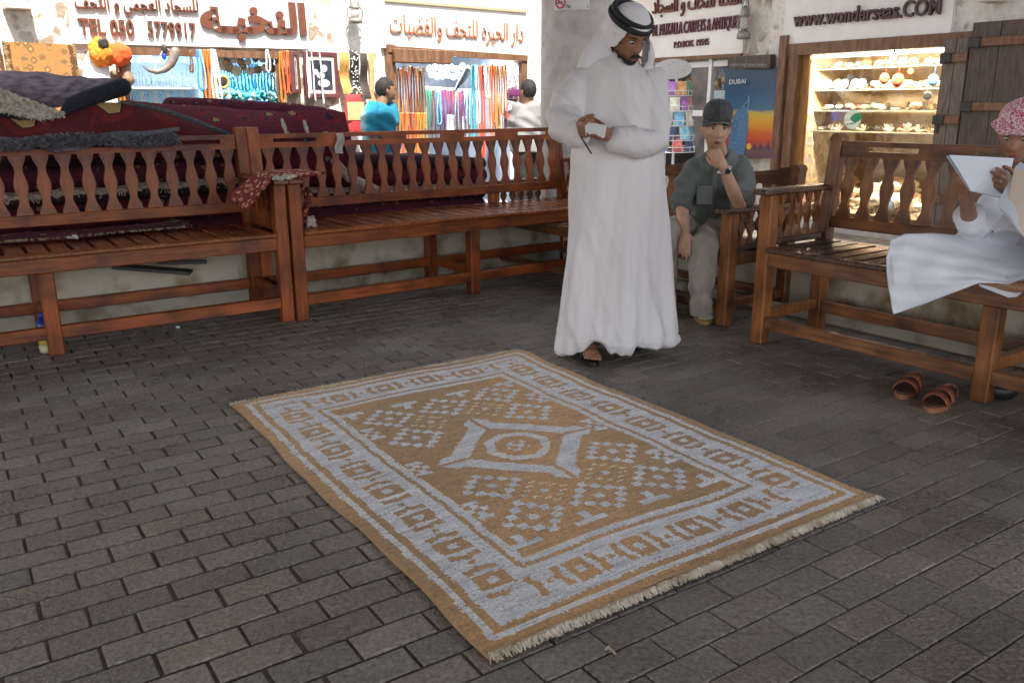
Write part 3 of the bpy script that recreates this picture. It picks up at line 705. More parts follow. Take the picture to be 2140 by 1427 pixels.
# ================================================================ rug on the paving
def rug():
    a = rad(33.52); U = Vector((math.cos(a), math.sin(a), 0)); V = Vector((math.sin(a), -math.cos(a), 0)); A = Vector((-1.237, 3.532, 0))
    LU, LV = 1.526, 2.133; CU, CV = LU / 2, 1.085
    root = thing("flatweave_rug", "ochre and cream flatwoven rug with a diamond medallion, spread flat on the brick paving", "rug", A + U * LU / 2 + V * LV / 2)
    nu, nv = 218, 305; du, dv = LU / nu, LV / nv
    OC, CRM, GLINT, LINE = 0, 1, 2, 3  # the pale gold cells are painted glints of metallic thread
    def motif(p, q):
        """border figure; p runs along the border in one period (0..0.22), q across (0..1 inside the figure band)"""
        if not 0 <= q <= 1: return False
        d = abs(p - .108)
        if d < .037: return not (d < .015 and .34 < q < .66)               # little square with a hole
        if .050 < d < .088:
            if .38 < q < .62: return .062 < d
            if q < .20 or q > .80: return d < .078
            return .058 < d < .080
        if d > .100: return .40 < q < .60                                   # dot
        return False
    def pat(u, v):
        eu, ev = min(u, LU - u), min(v, LV - v); e = min(eu, ev)
        if e < .040: return OC
        if e < .063: return GLINT if (e < .046 or e > .057) and (int((u + v) / .014) % 3 == 0) else CRM
        if e < .088: return OC
        if e < .281:
            qn = (e - .130) / .106
            if eu < ev: p = (v - CV); band = abs(p) < LV / 2 - .13
            else: p = (u - CU); band = abs(p) < LU / 2 - .13
            if e == eu and abs(v - CV) > LV / 2 - .135: return CRM
            per = .2215
            if motif((p + per * 50) % per, qn) and not (abs(abs(v - CV) - (LV / 2 - .19)) < .06 and abs(abs(u - CU) - (LU / 2 - .19)) < .06 and eu > ev): return OC
            if abs(eu - ev) < .02 and .15 < e < .22: return CRM
            return CRM
        if e < .298: return OC
        if e < .327: return GLINT if e > .322 and int((u - v) / .012) % 2 == 0 else CRM
        x, y = u - CU, v - CV; ax, ay = abs(x), abs(y); g = .033
        # medallion
        mx, my = abs(x - .018), abs(y - .018); md = mx / .314 + my / .330
        ring = max(mx, my) * .55 + (mx + my) * .45
        if .70 < md < 1.0:
            if (mx < .009 and my > .22) or (my < .009 and mx > .21): return OC
            return CRM
        if 1.0 <= md < 1.12 and ((mx > .25 and .009 < my < .055) or (my > .265 and .009 < mx < .055)): return CRM
        if md <= .70:
            st = (int(math.floor((x + 5) / .030)) + int(math.floor((y + 5) / .030)))
            if .098 < ring < .138 and (ax + ay) < .205: return CRM if not (.112 < ring < .124 and st % 3 == 0) else GLINT
            if ring < .05 and st % 2 == 0: return CRM
            return OC
        # lattice of stepped diamonds
        for cx in (-.266, 0, .266):
            for cy in (-.53, -.268, .268, .53):
                if cx == 0 and abs(cy) < .4: continue
                i = int(round((x - cx) / g)); j = int(round((y - cy) / g)); 
                if abs(i) + abs(j) == 3: return CRM
                if i == 0 and j == 0: return CRM
        for cx in (-.133, .133, .399, -.399):
            for cy in (-.399, .399, .0, .66, -.66):
                if cy == 0 and abs(cx) < .2: continue
                i = (x - cx) / .026; j = (y - cy) / .026; ii, jj = int(round(i)), int(round(j))
                if abs(cx) < .3 and abs(cy) < .5:
                    if ii == 0 and jj == 0: return CRM
                    if abs(ii) + abs(jj) == 3 and abs(j - jj) < .18 : return GLINT
                elif abs(cx) > .3 and abs(cy) < .5:                         # half figures along the sides
                    k = abs(x) - .399
                    if abs(jj) <= 2 and abs(int(round(k / .026))) + abs(jj) in (1,) or (abs(jj) == 2 and -.03 < k < .03 and abs(j - jj) < .45): return CRM
        for cx in (-.133, .133, -.39, .39):
            k = ay - .655; i = (x - cx)
            if abs(k) < .014 and abs(i) < .06 or abs(i) < .016 and -.06 < k < 0: return CRM
        return OC
    rs = np.random.RandomState(5)
    V_ = []; C = []; F = []
    base = {OC: np.array([.56, .305, .105]), CRM: np.array([.76, .745, .76]), GLINT: np.array([.90, .76, .52])}
    hu = rs.normal(size=(9, 4))
    def hz(u, v): return .013 + .0040 * math.sin(u * 9 + 2 * math.sin(v * 3)) * math.sin(v * 5.5 + 1) + .0015 * math.sin(v * 17 + u * 4)
    for i in range(nu + 1):
        for j in range(nv + 1):
            u, v = i * du, j * dv
            wob = .0065 * math.sin(v * 5 + u) + .003 * math.sin(v * 15); wob2 = .006 * math.sin(u * 5 + 2) + .002 * math.sin(u * 19)
            p = A + U * (u + wob * (1 if i in (0, nu) else .6)) + V * (v + wob2 * (1 if j in (0, nv) else .6)); V_.append((p.x, p.y, hz(u, v) + rs.uniform(-.0007, .0007)))
    rowf = np.where(rs.rand(nv, nu // 9 + 1) < .16, .78, rs.uniform(.93, 1.06, (nv, nu // 9 + 1)))
    # colours per woven cell; rows shift a little so that the edges of figures step and fray like kilim slits
    for i in range(nu):
        for j in range(nv):
            u, v = (i + .5) * du, (j + .5) * dv
            jit = rs.uniform(-.0022, .0022)
            k = pat(u + jit + .002 * math.sin(v * 40), v + rs.uniform(-.002, .002)); c = base[k] * (rs.uniform(.82, 1.12) if k == OC else rs.uniform(.91, 1.06))
            if k == OC: c = c * (1 + .16 * math.sin(u * 5 + v * 3)) + np.array([.01, .0, -.004]) * math.sin(v * 7); c = c * (.80 if rs.rand() < .16 else 1)
            else: c = c * (.70 if rs.rand() < .035 else 1) * (1 + .06 * math.sin(v * 60 + 3 * math.sin(u * 7)))
            c = c * rowf[j, i // 9]
            F.append((i * (nv + 1) + j, i * (nv + 1) + j + 1, (i + 1) * (nv + 1) + j + 1, (i + 1) * (nv + 1) + j)); C += [(*c, 1)] * 4
    n0 = len(V_); edge = [(i, 0) for i in range(nu + 1)] + [(nu, j) for j in range(1, nv + 1)] + [(i, nv) for i in range(nu - 1, -1, -1)] + [(0, j) for j in range(nv - 1, 0, -1)]
    ids = [i * (nv + 1) + j for i, j in edge]; V_ += [(V_[q][0], V_[q][1], .0018) for q in ids]; K = len(ids)
    for q in range(K): F.append((ids[q], ids[(q + 1) % K], n0 + (q + 1) % K, n0 + q)); C += [(*(base[OC] * .7), 1)] * 4
    me = bpy.data.meshes.new("field"); V2 = np.array(V_) - np.array(root.location); me.from_pydata(V2.tolist(), [], F); me.update()
    at = me.color_attributes.new("Col", 'FLOAT_COLOR', 'CORNER'); at.data.foreach_set("color", np.array(C, np.float32).ravel())
    M = mat("rug_wool", (.3, .2, .1), 0.62, scale=160, bump=.5, bscale=420, attr=True, spec=.45, contrast=(.25, .7))
    M.node_tree.nodes["Principled BSDF"].inputs["Sheen Weight"].default_value = .25
    bm = bmesh.new(); bm.from_mesh(me); bmesh.ops.recalc_face_normals(bm, faces=bm.faces); bm.to_mesh(me); bm.free()
    link("field", me, M, root)
    b = MB(); rn = random.Random(2)
    def tassels(v0, sg, ln, n):
        for k in range(n):
            u = LU * (k + rn.random()) / n; l = ln * rn.uniform(.55, 1.15); sk = rn.uniform(-.45, .45) * l; w_ = rn.uniform(.0018, .0035)
            p = A + U * u + V * (v0 - sg * .006); q = p + V * (sg * l * .55) + U * (sk * .4); e = p + V * (sg * l) + U * sk
            z = .012 + rn.uniform(-.002, .006)
            b.tube([(p.x, p.y, .010), (q.x, q.y, z), (e.x, e.y, .004 + rn.uniform(0, .004))], [w_, w_ * 1.2, w_ * .6], 4)
    tassels(LV, 1, .031, 1200); tassels(0, -1, .022, 600)
    b.build("fringe", mat("fringe_wool", (.40, .30, .20), .9, (.66, .58, .47), 22), root, world=True)
rug()
# ================================================================ carpets piled behind the left benches
def carpet(name, field, dark, light, scale, p=(.0, .30, .45, .60)):
    return ramp_mat(name, [(p[0], light), (p[1], dark), (p[2], field), (p[3], tuple(.55 * a + .45 * b_ for a, b_ in zip(field, dark)))], .95, 'VORONOI', scale, .5, 220)
C_RED = carpet("carpet_red", (.20, .022, .026), (.03, .02, .055), (.32, .18, .08), 8, (.0, .27, .42, .58))
C_MAR = carpet("carpet_maroon", (.14, .022, .03), (.035, .02, .05), (.26, .15, .07), 11)
C_OCH = carpet("carpet_ochre_figures", (.17, .022, .020), (.03, .012, .02), (.48, .33, .13), 3.4, (.0, .40, .45, .75))
C_DRK = carpet("carpet_dark", (.055, .026, .032), (.018, .014, .022), (.17, .13, .08), 10)
C_NAV = mat("carpet_navy_edge", (.010, .012, .026), .9, (.020, .020, .040), 40)
C_BACK = mat("carpet_grey_back", (.11, .08, .11), .95, (.26, .21, .25), 16, bump=.4, bscale=200, stretch=(1, 1, 3))
C_FR = mat("carpet_fringe", (.34, .30, .24), .95, (.62, .57, .48), 50, bump=.5, bscale=120)
C_FRG = mat("carpet_fringe_grey", (.050, .048, .062), .95, (.14, .135, .155), 40, bump=.6, bscale=120)
def poly(pts, u):
    k = u * (len(pts) - 1); i = min(int(k), len(pts) - 2); f = k - i
    f = f * f * (3 - 2 * f) * .5 + f * .5
    return pts[i].lerp(pts[i + 1], f)
def drape(name, top, bot, mt, parent=None, bulge=.05, th=.03, nu=48, nv=12, wob=.008, seed=0, label=None, cat="carpet", group=None):
    """cloth hanging between two lines of (px, py, t)"""
    rn = random.Random(seed); ph = [rn.uniform(0, 6.28) for _ in range(8)]
    T = [onT(*p) for p in top]; B = [onT(*p) for p in bot]
    def pt(u, v, d):
        a, c = poly(T, u), poly(B, u); p = a.lerp(c, v)
        o = bulge * math.sin(math.pi * min(1, v * 1.0)) + wob * (math.sin(u * 19 + ph[0] + v * 2) + math.sin(u * 37 + ph[1] - v * 3) * .5 + math.sin(v * 9 + ph[2] + u * 6) * .7)
        return p - E2 * (o + d) + ZV * (wob * .5 * math.sin(u * 29 + ph[3]))
    b = MB()
    b.grid(lambda u, v: pt(u, v, th / 2), nu, nv); k = len(b.v); b.grid(lambda u, v: pt(u, v, -th / 2), nu, nv)
    I = lambda i, j: i * (nv + 1) + j
    for i in range(nu):
        for j in (0, nv): b.f.append((I(i, j), I(i + 1, j), k + I(i + 1, j), k + I(i, j))); b.mi.append(0)
    for j in range(nv):
        for i in (0, nu): b.f.append((I(i, j), I(i, j + 1), k + I(i, j + 1), k + I(i, j))); b.mi.append(0)
    o = b.build(name, mt, parent, smooth=True, world=True)
    if label: tag(o, label, cat, group)
    return o
GR = "carpets piled behind the benches"
# topmost dark folded carpet
r = thing("folded_carpet", "grey-backed folded carpet on top of the pile, its dark rolled edge sticking out", "carpet", onT(110, 200, 5.9), 0, GR)
drape("grey_back", [(-90, 150, 6.3), (60, 149, 6.15), (170, 161, 6.0), (258, 167, 5.95)], [(-90, 176, 5.85), (20, 198, 5.85), (90, 226, 5.85), (150, 226, 5.85)], C_BACK, r, .06, .025, seed=1)
b = MB(); P = [onT(*q) for q in [(134, 238, 5.80), (150, 220, 5.80), (185, 205, 5.80), (225, 192, 5.82), (255, 182, 5.85)]]
b.cap_tube(P, [.028, .045, .050, .052, .055], 12); b.build("rolled_edge", C_NAV, r, smooth=True, world=True)
b = MB(); rn = random.Random(17)
for (q0, q1, n_) in (((-60, 166, 5.78), (132, 238, 5.76), 260), ((-60, 182, 5.765), (112, 238, 5.745), 300), ((-60, 206, 5.75), (92, 240, 5.735), 260)):
    a_, c_ = onT(*q0), onT(*q1); b.cap_tube([a_.lerp(c_, k / 30) + ZV * (.005 * math.sin(k * 2.1 + q0[1])) for k in range(31)], [.010 * (1 + .3 * math.sin(k * 2.7 + q0[1])) for k in range(31)], 6)
    for k in range(n_):
        p = a_.lerp(c_, rn.random()) + ZV * rn.uniform(-.004, .008); l = rn.uniform(.02, .05); b.tube([p, p - ZV * l * .6 - E2 * .010 + E1 * rn.uniform(-.02, .01), p - ZV * l - E2 * .006 + E1 * rn.uniform(-.03, .012)], [.0045, .005, .0025], 4)
b.build("fringe", C_FR, r, smooth=True, world=True)
drape("under_layer", [(-90, 178, 5.82), (40, 206, 5.8), (125, 238, 5.8)], [(-90, 250, 5.82), (40, 252, 5.8), (125, 250, 5.8)], C_DRK, r, .02, .02, seed=3)
# carpet with ochre figures
r = thing("folded_carpet", "dark red carpet with ochre figures, sloping down to the joint of the two benches", "carpet", onT(200, 260, 5.8), 0, GR)
drape("field", [(-90, 236, 5.85), (60, 242, 5.82), (140, 236, 5.8), (205, 216, 5.8), (265, 214, 5.8), (360, 240, 5.78), (440, 266, 5.76), (496, 288, 5.75)], [(-90, 330, 5.7), (60, 330, 5.68), (140, 330, 5.68), (205, 330, 5.68), (265, 325, 5.68), (360, 320, 5.68), (440, 310, 5.68), (496, 300, 5.68)], C_OCH, r, .07, .03, seed=4)
b = MB(); P = [onT(*q) for q in [(255, 214, 5.72), (330, 228, 5.70), (400, 251, 5.68), (440, 266, 5.68), (482, 283, 5.68)]]
b.cap_tube(P, [.010, .014, .016, .015, .012], 7); b.build("binding", ramp_mat("binding_stripes", [(0, (.34, .28, .17)), (.5, (.05, .06, .09)), (1, (.30, .24, .14))], .95, 'NOISE', 30, .4), r, smooth=True, world=True)
# long red rolls
r = thing("folded_carpet", "long dark red carpet folded over behind the bench joint, its end hanging to the right", "carpet", onT(500, 260, 5.9), 0, GR)
drape("field", [(262, 211, 6.1), (380, 219, 6.05), (480, 226, 6.0), (565, 233, 5.95), (600, 234, 5.9), (640, 229, 5.88), (690, 230, 5.86), (719, 234, 5.86)], [(262, 330, 5.8), (380, 330, 5.8), (480, 330, 5.8), (565, 340, 5.8), (600, 350, 5.8), (640, 360, 5.8), (690, 372, 5.8), (728, 380, 5.8)], C_RED, r, .09, .035, seed=6)
for (x, y) in ((594, 265), (640, 268)):
    p = onT(x, y, 5.70); b = MB(); b.cap_tube([p + ZV * .045 - E1 * .012, p, p - ZV * .05 + E1 * .014], [.010, .015, .007], 7); b.build("pale_fold", C_FR, r, smooth=True, world=True)
r = thing("rolled_carpet", "maroon carpet roll lying highest at the back of the bench-joint heap", "carpet", onT(500, 222, 6.35), 0, GR)
b = MB(); P = [onT(*q) for q in [(358, 222, 6.35), (430, 224, 6.36), (520, 229, 6.37), (600, 233, 6.38), (672, 240, 6.4)]]; b.cap_tube(P, [.06, .063, .064, .063, .060], 16); b.build("roll", C_MAR, r, smooth=True, world=True)
b = MB(); e = P[-1] + E1 * .055
for k in range(3): b.tube([e + (E2 * math.cos(q / 12 * 6.283) + ZV * math.sin(q / 12 * 6.283)) * (.018 + .016 * k) for q in range(12)], .005, 5, closed=True)
b.build("rolled_end", C_FR, r, world=True)
# grey fringe over the bench rail
b_ = drape("fringed_rug", [(-90, 287, 5.60), (20, 288, 5.60), (80, 286, 5.60), (130, 291, 5.60), (190, 281, 5.61), (280, 274, 5.62), (372, 268, 5.63)], [(-90, 306, 5.50), (20, 304, 5.50), (80, 304, 5.50), (120, 320, 5.50), (165, 312, 5.50), (280, 286, 5.52), (372, 276, 5.53)], C_FRG, None, .02, .03, 90, 8, .009, 8, "shaggy grey fringe of a rug hanging over the top rail of the leftmost bench", "rug", GR)
b = MB(); rn = random.Random(31)
for i in range(700):
    u = rn.random(); px = -90 + 462 * u; py = 292 + 6 * math.sin(u * 9) - 20 * max(0, u - .45) + rn.uniform(-9, 10); p = onT(px, py, 5.505) - E2 * rn.uniform(.0, .03); l = rn.uniform(.014, .042)
    b.tube([p, p - ZV * l * .5 - E2 * .012 + E1 * rn.uniform(-.02, .02), p - ZV * l - E2 * .012 + E1 * rn.uniform(-.035, .035)], [.005, .0055, .003], 4)
b.build("fringe_strands", C_FRG, b_, world=True)
# stacks seen between the balusters
def stack(px0, px1, rows, t, labels, seed):
    """rows: list of (py top at px0, py bottom at px0, py top at px1, py bottom at px1, material, fringe)"""
    for k, (a0, b0, a1, b1, mt, fr) in enumerate(rows):
        P0, Q0, P1, Q1 = onT(px0, a0, t), onT(px0, b0, t), onT(px1, a1, t), onT(px1, b1, t)
        rt = thing("folded_carpet", labels[k], "carpet", (P0 + Q1) / 2, 0, GR)
        rn = random.Random(seed + k); b = MB(); n = 40; prof = []
        zt0, zb0 = P0.z, Q0.z
        for half in (0, 1):
            vs = []
        dz = (P0.z - Q0.z)
        def pt(u, v):
            p = P0.lerp(P1, u); q = Q0.lerp(Q1, u); z = p.z + (q.z - p.z) * v; h = abs(p.z - q.z)
            f = -h * .42 * math.sin(math.pi * v) + .012 * math.sin(u * 23 + k) + .008 * math.sin(u * 51 + seed)
            c = p.lerp(q, v); return Vector((c.x, c.y, z + .006 * math.sin(u * 31 + k * 2))) + E2 * f
        b.grid(pt, n, 8); K = len(b.v); back = [Vector(x) + E2 * .75 for x in b.v]
        b.v += [tuple(x) for x in back]; I = lambda i, j: i * 9 + j
        nf = list(b.f)
        for f in nf: b.f.append(tuple(K + i for i in f[::-1])); b.mi.append(0)
        for i in range(n):
            for j in (0, 8): b.f.append((I(i, j), I(i + 1, j), K + I(i + 1, j), K + I(i, j))); b.mi.append(0)
        for j in range(8):
            for i in (0, n): b.f.append((I(i, j), I(i, j + 1), K + I(i, j + 1), K + I(i, j))); b.mi.append(0)
        b.build("folded_body", mt, rt, smooth=True, world=True)
        if fr:
            b = MB(); m = 340; b.tube([pt(i / 60, fr + .06) - E2 * (.012 + .008 * math.sin(i * 1.9)) - ZV * (.02 + .008 * math.sin(i * 2.7)) for i in range(61)], [.016 + .006 * math.sin(i * 2.3) for i in range(61)], 7)
            for i in range(m):
                u = (i + rn.random()) / m; p = pt(u, fr); l = rn.uniform(.03, .07)
                b.tube([p, p - E2 * .03 - ZV * l * .4 + E1 * rn.uniform(-.01, .01), p - E2 * .022 - ZV * l + E1 * rn.uniform(-.02, .02)], [.005, .0055, .003], 4)
            b.build("fringe", C_FR, rt, world=True)
stack(-120, 600, [(322, 362, 300, 328, C_DRK, 0), (362, 418, 328, 360, C_MAR, 0), (410, 448, 358, 392, C_DRK, .12), (448, 500, 392, 440, C_RED, 0), (500, 560, 440, 505, C_MAR, 0)], 6.02,
      ["nearly black folded carpet, topmost of the stack behind the leftmost bench", "maroon folded carpet, second from the top behind the leftmost bench", "dark folded carpet with a long cream fringe behind the leftmost bench balusters", "red folded carpet just below the cream fringed one behind the leftmost bench", "maroon folded carpet at the bottom of the stack behind the leftmost bench"], 20)
stack(600, 1010, [(318, 352, 330, 352, C_DRK, 0), (352, 392, 352, 382, C_RED, 0), (390, 432, 382, 412, C_DRK, .1), (432, 500, 412, 470, C_MAR, 0)], 5.98,
      ["dark folded carpet on top of the stack behind the middle bench", "red patterned folded carpet, second in the stack behind the middle bench", "dark folded carpet with short cream fringe behind the middle bench", "maroon folded carpet lowest in the stack behind the middle bench"], 40)
# slumped light-edged rug in front of that stack
b = MB(); P = [onT(*q) for q in [(700, 338, 5.66), (730, 372, 5.66), (765, 388, 5.66), (800, 404, 5.67), (845, 410, 5.68)]]
b.cap_tube(P, [.03, .035, .035, .03, .02], 9); o = b.build("slumped_rug", C_FR, None, smooth=True); tag(o, "cream edge of a slumped rug showing through the middle bench balusters", "rug", GR)
# thin rug under the backrest on the seat of the left bench
r_t = thing("thin_rug", "thin flat rug with a greenish fringe tucked under the backrest of the leftmost bench", "rug", onT(200, 486, 5.45), 0, GR)
b = MB(); P0, P1 = W(-.9, 5.36, .566), W(1.45, 5.36, .566)
b.grid(lambda u, v: P0.lerp(P1, u) + E2 * (v * .22 - .02 * math.sin(u * 11) - .01 * math.sin(u * 29)) + ZV * (.006 + .010 * v + .004 * math.sin(u * 17 + v * 3)), 60, 6)
k = len(b.v); b.v += [(x, y, z - .012) for x, y, z in b.v]; nf = list(b.f)
for f in nf: b.f.append(tuple(k + i for i in f[::-1])); b.mi.append(0)
for i in range(60): b.f.append((i * 7, i * 7 + 7, k + i * 7 + 7, k + i * 7)); b.mi.append(0)
b.build("field", C_MAR, r_t, smooth=True, world=True)
b = MB(); rn = random.Random(9)
for i in range(260):
    u = rn.random(); p = P0.lerp(P1, u) + E2 * (-.02 * math.sin(u * 11) - .01 * math.sin(u * 29)) + ZV * .006
    b.tube([p + E2 * .005, p - E2 * .014 + ZV * .004 + E1 * rn.uniform(-.01, .01), p - E2 * rn.uniform(.022, .034) - ZV * .004 + E1 * rn.uniform(-.014, .014)], [.003, .003, .002], 4)
b.build("fringe", mat("fringe_olive", (.20, .17, .09), .95, (.34, .30, .18), 40), r_t, world=True)
# rug thrown over the joint armrests
C_ARM = ramp_mat("small_rug_red_cream", [(0, (.62, .48, .36)), (.20, (.34, .06, .03)), (.36, (.60, .34, .22)), (.56, (.20, .03, .025))], .95, 'VORONOI', 30, .6, 200)
r_a = thing("small_rug", "little red and cream rug thrown over the armrests where the two left benches meet", "rug", onT(580, 380, 4.95))
C0 = W(1.88, 4.90, .868)
def armrug(u, v):
    # u runs along the arm (into the bench), v across: it hangs off the left arm edge
    L_ = .30; s = (v - .62) * .62; y = -.03 + u * L_
    if s >= -.10: p = C0 + E1 * s + ZV * (.022 + .010 * math.sin(u * 9 + v * 7))
    else:
        q = -.10 - s; p = C0 + E1 * (-.10 - q * .62) + ZV * (.016 - q * (.62 - .20 * u) + .012 * math.sin(u * 13 + v * 9))
    return p + E2 * (y + .05 * (v - .5) * u) - E2 * (.05 * math.sin(max(0, .5 - v) * 3.1))
b = MB(); b.grid(armrug, 16, 26); k = len(b.v); b.v += [(x + .0, y + .004, z - .016) for x, y, z in b.v]; nf = list(b.f)
for f in nf: b.f.append(tuple(k + i for i in f[::-1])); b.mi.append(0)
I = lambda i, j: i * 27 + j
for i in range(16):
    for j in (0, 26): b.f.append((I(i, j), I(i + 1, j), k + I(i + 1, j), k + I(i, j))); b.mi.append(0)
for j in range(26):
    for i in (0, 16): b.f.append((I(i, j), I(i, j + 1), k + I(i, j + 1), k + I(i, j))); b.mi.append(0)
b.build("field", C_ARM, r_a, smooth=True, world=True)
b = MB(); a_, c_ = onT(572, 374, 4.84), onT(618, 369, 4.84)
b.cap_tube([a_.lerp(c_, q / 8) + ZV * (.006 * math.sin(q * 1.9)) for q in range(9)], [.010, .013, .014, .014, .013, .014, .014, .013, .009], 8, flat=1.0); b.build("fringe", C_FR, r_a, smooth=True, world=True)
b = MB()
def hang(u, v):
    p = onT(632 + 14 * u + 6 * math.sin(v * 5), 392 + 78 * v, 5.02 + .03 * math.sin(u * 4 + v * 6)); return p
b.grid(hang, 6, 14); k = len(b.v); b.v += [tuple(Vector(x) + E2 * .02) for x in b.v]; nf = list(b.f)
for f in nf: b.f.append(tuple(k + i for i in f[::-1])); b.mi.append(0)
b.build("hanging_end", C_ARM, r_a, smooth=True, world=True)
b = MB(); p = onT(650, 462, 4.99); rn = random.Random(4)
for i in range(26): b.tube([p + E1 * rn.uniform(-.02, .02) + ZV * .03, p + E1 * rn.uniform(-.03, .03), p + E1 * rn.uniform(-.035, .04) - ZV * rn.uniform(.02, .045)], [.004, .005, .002], 4)
b.build("tassel", C_FR, r_a, world=True)

# ================================================================ small things near the benches
def bottle():
    p = atz(98, 736); t = thing("bottle", "small blue and yellow plastic bottle on the ground under the leftmost bench", "bottle", p)
    b = MB(); b.lathe((0, 0, 0), [(.026, 0), (.034, .008), (.035, .05)], 18); b.build("base", mat("bottle_cream", (.55, .50, .32), .3), t, smooth=True)
    b = MB(); b.lathe((0, 0, 0), [(.0355, .05), (.0355, .075)], 18); b.build("label_band", mat("bottle_yellow", (.62, .42, .05), .35), t, smooth=True)
    b = MB(); b.lathe((0, 0, 0), [(.035, .075), (.035, .145), (.028, .17), (.014, .19)], 18); b.build("body", mat("bottle_blue", (.02, .04, .26), .25), t, smooth=True)
    b = MB(); b.lathe((0, 0, 0), [(.016, .19), (.016, .218), (.010, .222)], 14); b.build("cap", mat("bottle_cap", (.03, .05, .35), .3), t, smooth=True)
bottle()
b = MB(); b.bar(onT(238, 556, 5.50), onT(400, 569, 5.30), .10, .022, bev=.003); o = b.build("dark_plank", M_IRON); tag(o, "black board slung under the seat of the leftmost bench", "board")
b = MB(); b.bar(onT(330, 549, 5.56), onT(432, 547, 5.50), .05, .02, bev=.003); o = b.build("dark_plank", M_IRON); tag(o, "short black slat behind the slung board under the leftmost bench", "board")
M_PAPER = mat("white_paper", (.78, .78, .78), .7, (.70, .70, .72), 8)
b = MB(); p = onT(152, 498, 5.25); b.grid(lambda u, v: p + E1 * (u - .5) * .05 + E2 * (v - .5) * .06 + ZV * (.006 + .010 * math.sin(u * 5 + v * 4)), 6, 6); o = b.build("paper_scrap", M_PAPER, None, smooth=True); tag(o, "crumpled white paper scrap lying on the seat of the leftmost bench", "paper scrap")
b = MB(); p = atz(372, 686); b.ell(p + ZV * .008, (.014, .010, .008), 7, 5); o = b.build("paper_scrap", M_PAPER); tag(o, "tiny white paper ball on the paving in front of the leftmost bench", "paper scrap")
b = MB()
def bagp(u, v): 
    q = onT(700 + 16 * u + 2 * math.sin(v * 7), 279 + 42 * v, 5.53); return q - E2 * (.008 + .012 * math.sin(u * 6 + v * 4))
b.grid(bagp, 6, 12); o = b.build("plastic_bag", mat("thin_plastic", (.55, .52, .50), .3, trans=.35), None, smooth=True); tag(o, "clear crumpled plastic bag hanging through a slot of the middle bench rail", "plastic bag")
b = MB(); p = atz(1275, 1362); 
b.tube([p + Vector((-.012, .004, .004)), p + Vector((-.004, .008, .008)), p + Vector((.006, -.004, .007)), p + Vector((.012, -.012, .003))], [.002, .004, .004, .002], 6); b.tube([p + Vector((0, 0, .006)), p + Vector((-.004, .012, .008)), p + Vector((.002, .022, .003))], [.003, .003, .0015], 5)
o = b.build("wool_tuft", mat("wool_tuft", (.34, .25, .16), .95, (.44, .34, .23), 50)); tag(o, "loose tuft of tan wool on the paving below the rug corner", "wool tuft")

def sandal(px, py, ang, label):
    p = atz(px, py); t = thing("sandal", label, "sandal", p, 0, "pair of brown leather sandals")
    a = rad(ang); X = Vector((math.cos(a), math.sin(a), 0)); Y = Vector((-math.sin(a), math.cos(a), 0)); Z = Vector((0, 0, 1))   # Y = toe direction
    def outline(k, z):
        out = []
        for i in range(28):
            q = 2 * math.pi * i / 28; y = math.sin(q) * .135; wd = .050 if y > 0 else .040
            wd *= (1 - .12 * math.exp(-((y + .01) / .03) ** 2)); out.append(X * (math.cos(q) * wd * k) + Y * y * k + Z * z)
        return out
    b = MB(); b.prism(outline(1.0, .0), Z * .022); b.build("sole", mat("sandal_rubber", (.26, .10, .05), .6, (.36, .15, .08), 25), t)
    b = MB(); b.prism(outline(.94, .0225), Z * .008); b.build("footbed", mat("sandal_footbed", (.05, .022, .015), .5, (.10, .045, .03), 18), t)
    lea = mat("sandal_leather", (.20, .055, .025), .4, (.32, .10, .045), 18, bump=.15)
    for y0, h, wd in ((.052, .050, .020), (-.018, .058, .019)):
        b = MB(); pts = []
        for k in range(13):
            q = math.pi * k / 12; pts.append((q, X * (.050 * math.cos(q)) + Z * (.018 + h * math.sin(q)) + Y * y0))
        b.sheet([p_ - Y * wd for _, p_ in pts], Y * (2 * wd), .005, 4); b.build("strap", lea, t, smooth=True)
    b = MB(); b.tube([X * .034 + Y * (y) + Z * (.058) for y in (-.045, .0, .075)], [.006, .007, .006], 6, flat=.5); b.build("side_strap", lea, t)
    b = MB(); b.tube([X * .012 + Y * .03 + Z * .074 + X * (.012 * math.cos(q)) + Y * (.010 * math.sin(q)) for q in [i * .785 for i in range(8)]], .0022, 5, closed=True); b.build("buckle", mat("brass", (.6, .42, .2), .3, metal=1.0), t)
    b = MB(); b.tube([Y * -.08 + X * .045 + Z * .03, Y * -.13 + X * .03 + Z * .05, Y * -.155 + Z * .055, Y * -.13 - X * .03 + Z * .05, Y * -.08 - X * .045 + Z * .03], .007, 6, flat=.5); b.build("heel_strap", lea, t)
sandal(1898, 818, 142, "brown leather strap sandal standing farther from the bench leg")
sandal(1963, 846, 136, "brown leather strap sandal standing right beside the bench leg")
b = MB(); p = W(3.9, 1.62, 0); p = atz(2098, 838); b.ell(p + Vector((0, .03, .045)), (.075, .06, .048), 14, 9); o = b.build("black_shoe", mat("black_leather", (.015, .012, .012), .4), None, smooth=True); tag(o, "black rounded shoe toe under the sandals' bench, beside its middle leg", "shoe")
